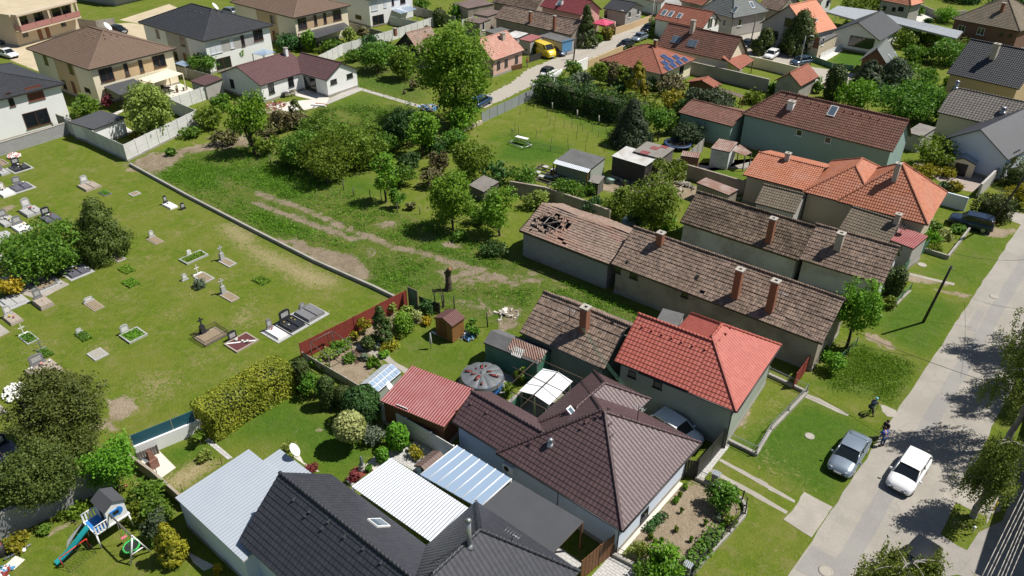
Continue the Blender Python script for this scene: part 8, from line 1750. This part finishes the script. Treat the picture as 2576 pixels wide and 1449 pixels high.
# ---------------------------------------------------------------- playground
c0=Vector((-39.75,9.71,0)); t=thing('playhouse','white playhouse tower with grey roof, blue sun window, turquoise slide and swings','playhouse',c0,0)
Bt=plain('turquoise_slide_plastic',(.015,.26,.27),.35,0,.12,3); Bl=plain('bright_blue_paint',(.03,.22,.60),.5,0,.1)
mb=MB(); mb.box(-1.55,.08,1.3,-.06,1.32,2.55); mb.build('cabin_wall',[M['white']],t); mb=MB(); roofp=[(-1.66,-.02,2.52),(.05,-.02,2.52),(.05,.7,2.98),(-1.66,.7,2.98),(.05,1.42,2.56),(-1.66,1.42,2.56)]
mb.poly([roofp[0],roofp[1],roofp[2],roofp[3]]); mb.poly([roofp[2],roofp[4],roofp[5],roofp[3]]); mb.poly([(p[0],p[1],p[2]-.05) for p in (roofp[3],roofp[2],roofp[1],roofp[0])]); mb.poly([(p[0],p[1],p[2]-.05) for p in (roofp[3],roofp[5],roofp[4],roofp[2])])
for a,b in ((0,1),(1,2),(2,4),(4,5),(5,3),(3,0)): mb.poly([(*roofp[a][:2],roofp[a][2]-.05),(*roofp[b][:2],roofp[b][2]-.05),roofp[b],roofp[a]])
mb.build('roof',[M['felt']],t); mb=MB(); mb.poly([(-.059,.1,2.5),(-.059,1.3,2.5),(-.059,.7,2.9)]); mb.build('gable',[M['white']],t)
mb=MB(); mb.box(-.06,.32,1.75,-.02,1.0,2.25)
for k in range(7): a=-1.2+k*.4; mb.box(-.055,-.02,-.06,-.025,.34,.06,0,Matrix.Translation((0,.78,2.0)) @ Matrix.Rotation(a,4,'X')) if True else None
w_=mb.build('sun_window',[Bl],t); mb=MB(); mb.box(-.02,.48,1.86,-.012,.86,2.14); mb.build('opening',[M['hole']],w_)
mb=MB(); mb.box(-1.0,.06,1.32,-.45,.08,2.3); mb.build('doorway',[M['hole']],t); mb=MB(); mb.box(-1.6,-.85,1.2,0,1.4,1.3); dk_=mb.build('deck',[M['white']],t); mb=MB(); mb.box(-1.5,-.78,1.302,-.1,.05,1.31); mb.build('blue_floor',[Bl],dk_)  # doorway is a black plate painting the shade inside the cabin
for x,y in ((-1.55,-.8),(-.06,-.8),(-1.55,1.3),(-.06,1.3)): mb=MB(); mb.tube((x*1.03,y*1.05,0),(x,y,1.2),.06,n=4); mb.build('leg',[M['white']],t)
mb=MB(); mb.tube((0,-.85,1.95),(-.0,.05,1.95),.035,n=4); mb.tube((-1.6,-.85,1.95),(-1.6,.05,1.95),.035,n=4)
for k in range(5): mb.box(-.03,-.82+k*.2,1.3,0,-.72+k*.2,1.93); mb.box(-1.62,-.82+k*.2,1.3,-1.59,-.72+k*.2,1.93)
mb.build('railing',[M['white']],t); mb=MB(); n=12; prev=None
for k in range(n+1):
 f=k/n; y=-.85-2.35*f; z=1.32*(1-f) ** 1.15+.18*math.sin(f*PI*2)*.35+.12; x=-.75+.06*math.sin(f*5)-.1*f; rg=[(x+.24*math.cos(a),y,z+(.14*(1-math.sin(a)) if True else 0)-.14) for a in [PI*j/8 for j in range(9)]]
 rg=[(p[0],p[1],z+.16*(abs(p[0]-x)/.24) ** 2) for p in rg]
 if prev: 
  for j in range(8): mb.poly([prev[j],prev[j+1],rg[j+1],rg[j]],0,None,True); mb.poly([(q[0],q[1],q[2]-.05) for q in (rg[j],rg[j+1],prev[j+1],prev[j])],0,None,True)
 prev=rg
mb.build('slide',[Bt],t); mb=MB(); mb.tube((-.05,.3,2.15),(2.75,.28,2.15),.06,n=6); mb.build('swing_beam',[M['woodg']],t)
for y in (-.35,.95): mb=MB(); mb.tube((2.7,.3,2.2),(2.6,y,0),.06,n=4); mb.build('frame_leg',[M['white']],t)
mb=MB(); mb.tube((2.63,-.12,.75),(2.63,.72,.75),.045,n=4); mb.build('cross_bar',[M['white']],t)
gr_=plain('green_swing_rim',(.05,.48,.10),.5,0,.1); mb=MB(); pr_=[Vector((1.75+.48*math.cos(a),.3+.48*math.sin(a),.5+.06*math.sin(a))) for a in [2*PI*j/24 for j in range(25)]]; mb.path(pr_,.07,8); ns=mb.build('nest_swing',[gr_],t); mb=MB(); mb.lathe([(0,.48),(.43,.5)],20,0,(1.75,.3,0)); mb.build('net',[M['trim']],ns); mb=MB()
for a in (.6,2.5,3.8,5.6): mb=MB(); mb.tube((1.75+.48*math.cos(a),.3+.48*math.sin(a),.5),(1.75+.2*math.cos(a),.3,2.12),.012,n=4); mb.build('rope',[gr_],ns)
mb=MB(); mb.box(.78,.15,.62,.98,.52,.66); ss=mb.build('swing_seat',[plain('pink_plastic',(.7,.16,.22),.5)],t)
for y in (.17,.5): mb=MB(); mb.tube((.88,y,.66),(.88,.3,2.12),.01,n=4); mb.build('rope',[M['cap']],ss)
t=thing('climbing_board','white climbing board leaning against the playhouse deck','board',c0+Vector((-1.62,-.85,0))); mb=MB(); mb.poly([(-.75,-1.0,0),(-.15,-1.35,0),(-.02,-.05,1.25),(-.02,.4,1.25)]); mb.poly([(-.79,-1.0,0),(-.06,.4,1.25),(-.06,-.05,1.25),(-.19,-1.35,0)]); mb.poly([(-.75,-1.0,0),(-.02,.4,1.25),(-.06,.4,1.25),(-.79,-1.0,0)]); mb.build('board',[M['white']],t)
mb=MB()
for k in range(6): mb.ball((-.42+.06*k,-.85+.14*k,.15+.17*k),.05,4)
mb.build('holds',[M['trim']],t)
# goal
pa,pb=W(T(0,3,640,1360)),W(T(0,3,905,1165)); d_=pb-pa; t=thing('football_goal','small red framed football goal with black net beside the slide','goal',pa,math.atan2(d_.y,d_.x)); L=d_.length; mb=MB(); mb.path([(0,0,0),(0,0,.85),(L,0,.85),(L,0,0)],.035,6); mb.build('frame',[plain('red_goal_paint',(.62,.05,.03),.5,0,.1)],t); mb=MB(); mb.path([(0,0,.8),(0,-.7,0),(L,-.7,0),(L,0,.8)],.015,5)
for k in range(1,9): mb.tube((L*k/9,0,.85),(L*k/9,-.7,0),.006,n=3)
for k in range(1,6): mb.tube((0,-.7*k/6,.85*(1-k/6)),(L,-.7*k/6,.85*(1-k/6)),.006,n=3)
mb.build('net',[M['trim']],t)
mb=MB(); mb.ball((0,0,.14),.14,8); tag(mb.build('ball',[M['white']],None,W(T(0,3,245,1205))),'pale ball lying beside the galvanised pipe','ball')
mb=MB(); mb.ball((0,0,.12),.12,8); tag(mb.build('ball',[plain('orange_ball',(.6,.25,.12),.5)],None,W(T(0,3,1272,555),.3)),'small orange ball on the shrubs behind the playhouse','ball')
a_,b_=W(T(0,3,40,1285),.1),W(T(0,3,310,1130),.1); mb=MB(); mb.tube((0,0,0),b_-a_,.08,n=10); o=mb.build('metal_pipe',[M['steel']]); o.location=a_; tag(o,'long galvanised pipe lying at the lower left corner','pipe')
t=thing('barrel','dark tall barrel with red lid at the lower left edge','barrel',W(T(0,3,25,1235))); mb=MB(); mb.lathe([(.3,0),(.33,.4),(.3,.9),(0,.9)],14); mb.build('barrel_body',[M['trim']],t); mb=MB(); mb.lathe([(.0,.98),(.2,.98),(.22,.91)],12); mb.build('lid',[M['red_board']],t)
mb=MB(); mb.box(-.4,-.4,0,.4,.4,.05,taper=.03); tag(mb.build('paving_slab',[M['pale']],None,W(T(0,3,150,1315)),.3),'pale square slab lying on the playground lawn','slab')
# pots and a table on terraces
def furn(label,p,n=3):
 t=thing('garden_table',label,'table',W(p)); mb=MB(); mb.lathe([(.0,.72),(.55,.72),(.55,.69),(.0,.69)],16); mb.build('table_top',[M['woodd']],t)
 for k in range(3): a=k*2.1; mb=MB(); mb.tube((.4*math.cos(a),.4*math.sin(a),0),(.1*math.cos(a),.1*math.sin(a),.69),.03,n=5); mb.build('leg',[M['woodd']],t)
furn('dark round garden table on the cream villa terrace',T(0,0,1690,925)); furn('round table on the bungalow terrace',T(1,0,300,975))
def chair(label,p,rz,col='cap',group=None):
 t=thing('garden_chair',label,'chair',W(p,.02),rz,group); mb=MB(); mb.box(-.23,-.23,.42,.23,.23,.46); mb.build('seat',[M[col]],t); mb=MB(); mb.box(-.23,.2,.461,.23,.24,.95); mb.build('backrest',[M[col]],t)
 for x in (-.2,.2):
  for y in (-.2,.2): mb=MB(); mb.box(x-.02,y-.02,0,x+.02,y+.02,.42); mb.build('leg',[M[col]],t)
 return t
for k,(x,y) in enumerate(((340,960),(370,955),(405,945),(335,940))): chair('grey plastic chair in the cluster on the bungalow terrace',T(1,0,x,y+10),k*.7,'cap','plastic chairs on the bungalow terrace')
chair('dark chair beside the table under the cream pergola',T(0,0,1640,915),1,'woodd')
for lb,i,j,x,y,s in (('brown planter pot on the cream villa terrace',0,0,1785,930,.45),('small clay pot at the pergola post',0,0,1880,905,.3),('clay pot beside the pergola post foot',0,0,1850,915,.25),('dark red flower pot beside the white bungalow terrace',1,0,195,1060,.3),('pale green pot beside the scrap yard lid',2,1,1130,430,.35),('terracotta pot on the pale grey patio at the plum wall',1,3,1560,190,.25)):
 t=thing('plant_pot',lb,'plant pot',W(T(i,j,x,y))); mb=MB(); mb.lathe([(s*.35,0),(s*.5,s*1.4),(s*.55,s*1.45),(s*.4,s*1.45)],12); mb.build('pot',[M['wood']],t); c_=[(random.gauss(0,s*.3),random.gauss(0,s*.3),s*1.5+random.uniform(0,s)) for _ in range(60)]; link('foliage',leaf_mesh('foliage',c_,[(random.gauss(0,1),random.gauss(0,1),1) for _ in c_],.08,'l_mid'),t)
t=thing('ladder','grey wooden step ladder leaning against the white hut','ladder',W(T(0,0,1150,1350)),.1); mb=MB()
for x in (0,.5): mb.tube((x,0,0),(x*.8+.05,.35,1.9),.03,n=4); mb.tube((x,.8,0),(x*.8+.05,.38,1.9),.025,n=4)
for k in range(6): mb.tube((.02,.04+k*.055,.3+k*.28),(.48,.04+k*.055,.3+k*.28),.022,n=4)
mb.build('ladder_frame',[M['woodg']],t)
for lb,p,col in (('dark grey letter box on the curved front fence',T(2,3,2035,520),'w_concd'),('grey electric meter box at the bottom end of the front fence',T(2,3,1750,1440),'blu')):
 t=thing('meter_box',lb,'box',W(p)); mt=M[col] if col in M else GR[col]; mb=MB(); mb.box(-.22,-.2,0,.22,.2,1.0); mb.build('cabinet',[mt],t); mb=MB(); mb.box(-.27,-.25,1.002,.27,.25,1.05); mb.build('lid',[M['s_galv']],t)
t=thing('air_conditioner','pale air conditioner unit on the shaded side wall of the plum house','air conditioner',(HOUSES['purple'][0].matrix_world if False else HOUSES['purple'][0].location)+Vector((-9.0,.55,1.9)),HOUSES['purple'][4]); mb=MB(); mb.box(-.45,-.34,0,.45,-.04,.6); mb.build('casing',[M['white']],t); mb=MB(); mb.tube((-.1,-.36,.3),(-.1,-.345,.3),.22,n=14); mb.build('fan',[M['trim']],t)
for lb,p,r_ in (('round manhole cover in the square asphalt repair',T(3,3,580,1400),.36),('round manhole cover on the upper road',T(3,2,2272,82),.33),('pale round manhole cover on the verge lawn',T(3,1,1548,1212),.36),('small round concrete cover in the lawn by the silver car',T(3,3,418,42),.28)):
 t=thing('manhole_cover',lb,'manhole cover',W(p,.016)); mb=MB(); mb.lathe([(r_+.09,.0),(r_+.09,.014),(r_,.016)],28); mb.build('rim',[M['w_concd']],t); mb=MB(); mb.lathe([(r_,.010),(0,.011)],28); mb.build('lid',[M['road3']],t)
for lb,a,b in (('overhead wire along the far lane from the spruce pole',T(2,0,645,380),T(2,0,1432,10)),('second overhead wire along the far lane below the first',T(2,0,642,395),T(2,0,1430,25)),('overhead wire from the lane bend pole to the top edge',T(2,0,1460,10),T(2,0,2005,-10))): wire(lb,a,tall(T(2,0,618,598),T(2,0,645,375)),b,6.5,.02,'trim',.6,'lane_wire')
# ---------------------------------------------------------------- vehicles
rdx=rd
def pr_(p,s=1): Q_=W(p)-rdx*s; return px_of(Q_)
WHT,SIL,BLU,BLK,YEL=(.80,.80,.80),(.30,.36,.42),(.02,.035,.07),(.012,.014,.018),(.75,.55,.03)
cw=T(3,3,1395,455); car('white hatchback driving towards the viewer on the pale road',cw,T(3,3,1270,640),WHT,'hatch',4.35,1.82,1.48,name='moving_car',metal=0)
car('silver-blue saloon car parked on the grass beside the road',T(3,3,800,275),T(3,3,700,430),SIL,'sedan',4.6,1.82,1.45,metal=.6)
car('dark car half hidden under the birch at the bottom right',T(3,3,1450,1385),T(3,3,1360,1500),BLK,'hatch',4.2,1.78,1.5,metal=.3)
car('white hatchback parked between the plum roof and the red roofed house',T(2,3,1630,35),T(2,3,1770,125),WHT,'hatch',4.3,1.8,1.5,metal=0)
car('dark blue SUV parked on the grass at the thuja hedge',T(3,1,2025,835),T(3,1,1880,800),BLU,'suv',4.5,1.85,1.7,cat='SUV')
car('yellow van parked beside the blue garage door',T(2,0,320,560),T(2,0,410,595),YEL,'van',5.4,2.0,2.4,cat='van',metal=0)
car('dark estate car between yellow van and blue garage door',T(2,0,450,545),T(2,0,530,575),BLU,'hatch',4.4,1.78,1.48)
car('small white car with black roof on the lane by the metal fence',T(2,0,365,755),T(2,0,440,715),WHT,'hatch',3.7,1.7,1.5,roofblack=True)
car('black car behind the solar bungalow on the lane',T(2,0,1140,480),T(2,0,1080,500),BLK,'hatch',4.2,1.76,1.46)
car('silver-blue car on the lane behind the black one',T(2,0,1280,405),T(2,0,1220,430),SIL,'sedan',4.5,1.8,1.45)
car('dark car beside the hedge at the lane bend',T(2,0,1365,315),T(2,0,1320,335),BLK,'hatch',4.2,1.76,1.46)
car('dark car in the side street below the tent roofed villa',T(2,0,2350,480),T(2,0,2310,500),BLK,'hatch',4.2,1.76,1.46)
car('pale car parked in the shade at the white gabled house',T(3,0,30,580),T(3,0,-20,610),WHT,'hatch',4.2,1.76,1.46)
car('blue-grey car parked in front of the green fence',T(3,0,325,650),T(3,0,260,660),(.05,.09,.14),'hatch',4.2,1.76,1.5)
car('white saloon car on the beige yard at the left edge',T(0,0,90,570),T(0,0,180,595),WHT,'sedan',4.6,1.8,1.45)
car('black car on the yard between the two apartment buildings',T(0,0,1200,330),T(0,0,1290,350),BLK,'hatch',4.2,1.76,1.46)
car('pale blue car behind the near-black villa roof',T(0,0,2300,140),T(0,0,2240,130),SIL,'hatch',4.2,1.76,1.46)
car('blue pickup partly hidden behind the ash at the metal fence',T(1,0,2265,1060),T(1,0,2310,1035),(.03,.07,.16),'suv',4.6,1.8,1.6,cat='car')
car('dark car parked below the balcony of the left apartment building',T(0,0,40,430),T(0,0,100,470),BLK,'hatch',4.2,1.76,1.46)
# ---------------------------------------------------------------- people
SK=plain('skin',(.50,.30,.21),.6,0,.05); HAIR=plain('dark_hair',(.03,.02,.015),.8,0,.1)
def skin_obj(name,verts,edges,radii,mat,parent,root=0):
 me=bpy.data.meshes.new(name); me.from_pydata(verts,edges,[]); o=link(name,me,parent); md=o.modifiers.new('skin','SKIN'); md.use_smooth_shade=True
 for v,r_ in zip(me.skin_vertices[0].data,radii): v.radius=(r_,r_)
 me.skin_vertices[0].data[root].use_root=True; ss=o.modifiers.new('sub','SUBSURF'); ss.levels=1; ss.render_levels=1; me.materials.append(mat); return o
def person(label,P,rz,shirt,legs,J,helmet=None,hair=HAIR,scale=1.0):
 t=thing('person',label,'person',P,rz); t.scale=(scale,)*3; k=list(J); V_=[J[n] for n in k]; I={n: i for i,n in enumerate(k)}
 R_=dict(pelvis=.13,chest=.145,neck=.055,head0=.07,head1=.10,head2=.085,shL=.06,shR=.06,elL=.045,elR=.045,wrL=.03,wrR=.03,hipL=.09,hipR=.09,knL=.062,knR=.062,anL=.042,anR=.042,toL=.04,toR=.04)
 E2=[('pelvis','chest'),('chest','neck'),('neck','head0'),('head0','head1'),('head1','head2')]+[e for s in 'LR' for e in (('chest','sh'+s),('sh'+s,'el'+s),('el'+s,'wr'+s),('pelvis','hip'+s),('hip'+s,'kn'+s),('kn'+s,'an'+s),('an'+s,'to'+s))]
 V2=list(V_); ed=[(I[a],I[b]) for a,b in E2]; rr=[R_[n] for n in k]
 for s in 'LR':                                          # palm and five fingers
  w=Vector(J['wr'+s]); d=(w-Vector(J['el'+s])).normalized(); sd_=d.cross(Vector((0,0,1))); sd_=sd_.normalized() if sd_.length > .1 else Vector((1,0,0)); pi_=len(V2); V2.append(tuple(w+d*.07)); ed.append((I['wr'+s],pi_)); rr.append(.03)
  for f in range(5):
   o_=(f-2)*.018; a_=len(V2); L_=(.055,.075,.08,.075,.06)[f] if f else .055; b_=w+d*(.09 if f else .04)+sd_*(o_*1.1 if f else -.045); V2 += [tuple(b_),tuple(b_+d*L_*.6+Vector((0,0,-.012))+(sd_*-.015 if not f else Vector())),tuple(b_+d*L_+Vector((0,0,-.03)))]; ed += [(pi_,a_),(a_,a_+1),(a_+1,a_+2)]; rr += [.009,.009,.008]
 skin_obj('body',V2,ed,rr,SK,t)
 sh_=['pelvis','chest','neck','shL','elL','shR','elR']; nk=Vector(J['chest']).lerp(Vector(J['neck']),.7); vv=[J['pelvis'],J['chest'],tuple(nk),J['shL'],tuple(Vector(J['shL']).lerp(Vector(J['elL']),.9)),J['shR'],tuple(Vector(J['shR']).lerp(Vector(J['elR']),.9))]
 skin_obj('shirt',vv,[(0,1),(1,2),(1,3),(3,4),(1,5),(5,6)],[.165,.19,.08,.092,.068,.092,.068],shirt,t)
 vv=[J['pelvis']]; ee=[]; r2=[.15]
 for s in 'LR': n0=len(vv); vv += [J['hip'+s],J['kn'+s],tuple(Vector(J['kn'+s]).lerp(Vector(J['an'+s]),.85))]; ee += [(0,n0),(n0,n0+1),(n0+1,n0+2)]; r2 += [.105,.078,.062]
 skin_obj('trousers',vv,ee,r2,legs,t)
 for s in 'LR': mb=MB(); a,b=Vector(J['an'+s]),Vector(J['to'+s]); mb.tube(a-(b-a)*.3-Vector((0,0,.02)),b,.055,.045,8); mb.build('shoe',[M['trim']],t)
 h1,h2=Vector(J['head1']),Vector(J['head2']); up=(h2-Vector(J['head0'])).normalized(); mb=MB(); mb.ball(h1+up*.045+Vector((0,-.02,0)),.112,9,0,1.02); mb.build('helmet' if helmet else 'hair',[helmet or hair],t)
 mb=MB(); fy=Vector((0,1,0)); c_=h1+fy*.085
 mb.tube(c_+Vector((0,-.01,-.02)),c_+Vector((0,.025,-.035)),.014,.010,6); mb.build('nose',[SK],t); mb=MB(); mb.ball(h1+Vector((-.035,.088,-.005)),.011,5); mb.ball(h1+Vector((.035,.088,-.005)),.011,5); mb.build('eyes',[HAIR],t); mb=MB(); mb.box(-.025,.085,-.012,.025,.094,0,0,Matrix.Translation(h1+Vector((0,0,-.055)))); mb.build('mouth',[M['balr']],t)
 return t
ST=dict(pelvis=(0,0,.95),chest=(0,0,1.32),neck=(0,.01,1.50),head0=(0,.02,1.56),head1=(0,.03,1.64),head2=(0,.02,1.72),shL=(-.19,0,1.42),shR=(.19,0,1.42),elL=(-.25,.02,1.13),elR=(.25,.03,1.13),wrL=(-.24,.12,.90),wrR=(.25,.14,.90),hipL=(-.1,0,.90),hipR=(.1,0,.90),knL=(-.11,.03,.50),knR=(.12,.02,.50),anL=(-.12,0,.09),anR=(.13,.02,.09),toL=(-.13,.16,.04),toR=(.14,.18,.04))
RD=dict(ST); RD.update(pelvis=(0,-.15,.95),chest=(0,.12,1.25),neck=(0,.24,1.40),head0=(0,.28,1.45),head1=(0,.32,1.53),head2=(0,.32,1.62),shL=(-.18,.16,1.34),shR=(.18,.16,1.34),elL=(-.24,.36,1.12),elR=(.24,.36,1.12),wrL=(-.23,.56,1.03),wrR=(.23,.56,1.03),hipL=(-.1,-.13,.90),hipR=(.1,-.13,.90),knL=(-.12,.2,.62),knR=(.13,.1,.48),anL=(-.12,.08,.28),anR=(.28,.02,.10),toL=(-.12,.24,.24),toR=(.29,.18,.04))
LE=dict(ST); LE.update(chest=(0,.12,1.28),neck=(0,.2,1.45),head0=(0,.24,1.50),head1=(0,.27,1.58),head2=(0,.27,1.66),shL=(-.19,.13,1.38),shR=(.19,.13,1.38),elL=(-.24,.3,1.15),elR=(.24,.3,1.15),wrL=(-.22,.5,1.04),wrR=(.22,.5,1.04))
def bicycle(label,P,rz,col,s=1.0):
 t=thing('bicycle',label,'bicycle',P,rz); t.scale=(s,)*3; fr=plain('bicycle_frame_paint',col,.4,.2,.05)
 for y in (-.5,.52): mb=MB(); pp=[Vector((0,y+.33*math.cos(a),.34+.33*math.sin(a))) for a in [2*PI*j/22 for j in range(23)]]; mb.path(pp,.022,6); w=mb.build('wheel',[M['tyre']],t); mb=MB(); [mb.tube((0,y,.34),(0,y+.32*math.cos(a),.34+.32*math.sin(a)),.004,n=3) for a in [2*PI*j/12 for j in range(12)]]; mb.build('spokes',[M['steel']],w)
 mb=MB()
 for a,b in (((0,-.5,.34),(0,-.05,.30)),((0,-.05,.30),(0,-.18,.82)),((0,-.05,.30),(0,.38,.78)),((0,-.15,.74),(0,.38,.84)),((0,-.5,.34),(0,-.16,.72)),((0,.52,.34),(0,.37,.90))): mb.tube(a,b,.018,n=6)
 mb.build('frame',[fr],t); mb=MB(); mb.path([(-.27,.28,1.0),(-.08,.38,.98),(.08,.38,.98),(.27,.28,1.0)],.014,6); mb.build('handlebar',[M['trim']],t); mb=MB(); mb.box(-.07,-.32,.84,.07,-.06,.89,taper=.02); mb.build('saddle',[M['trim']],t); mb=MB(); mb.tube((-.12,-.05,.22),(.12,-.05,.38),.012,n=5); mb.build('pedal',[M['trim']],t); return t
pc=W(T(3,2,1020,1272)); az=-.35
bicycle('bright green bicycle ridden by the child in a helmet on the verge',pc,az,(.12,.5,.08),.95)
person('person in dark blue jacket and light blue helmet astride a green bicycle',pc,az,plain('navy_jacket',(.02,.03,.06),.8),plain('navy_trousers',(.02,.025,.04),.8),RD,plain('light_blue_helmet',(.22,.55,.72),.35,0,.05),scale=.97)
pc2=W(T(3,3,1075,125)); bicycle('dark bicycle held by the person in the blue jacket',pc2+Vector((-.05,-.05,0)),-.5,(.02,.02,.025))
person('person in bright blue jacket bending over a dark bicycle beside the silver car',pc2+Vector((.45,.1,0)),.9,plain('bright_blue_jacket',(.02,.08,.35),.7),plain('blue_jeans',(.03,.07,.16),.8),LE)
person('person in black top standing behind the person in the blue jacket',W(T(3,3,1150,60)),2.6,plain('black_top',(.012,.012,.014),.8),plain('dark_trousers',(.02,.025,.04),.8),ST)
person('person in red shirt standing at the pink cottage fence',W(T(2,0,152,672)),-.8,plain('red_shirt',(.42,.02,.025),.8),plain('grey_shorts',(.2,.2,.22),.8),ST)
# building outside the right edge whose shade falls on the dark drive
bx=thing('apartment_block','grey building beyond the right edge that shades the drive','building',(7.4,44.6,0)); mb=MB(); mb.box(0,0,0,12,34,6.4); mb.build('wall',[M['w_grey']],bx); mb=MB(); mb.box(-.25,-.25,6.402,12.25,34.25,6.6); mb.build('roof',[M['felt']],bx)
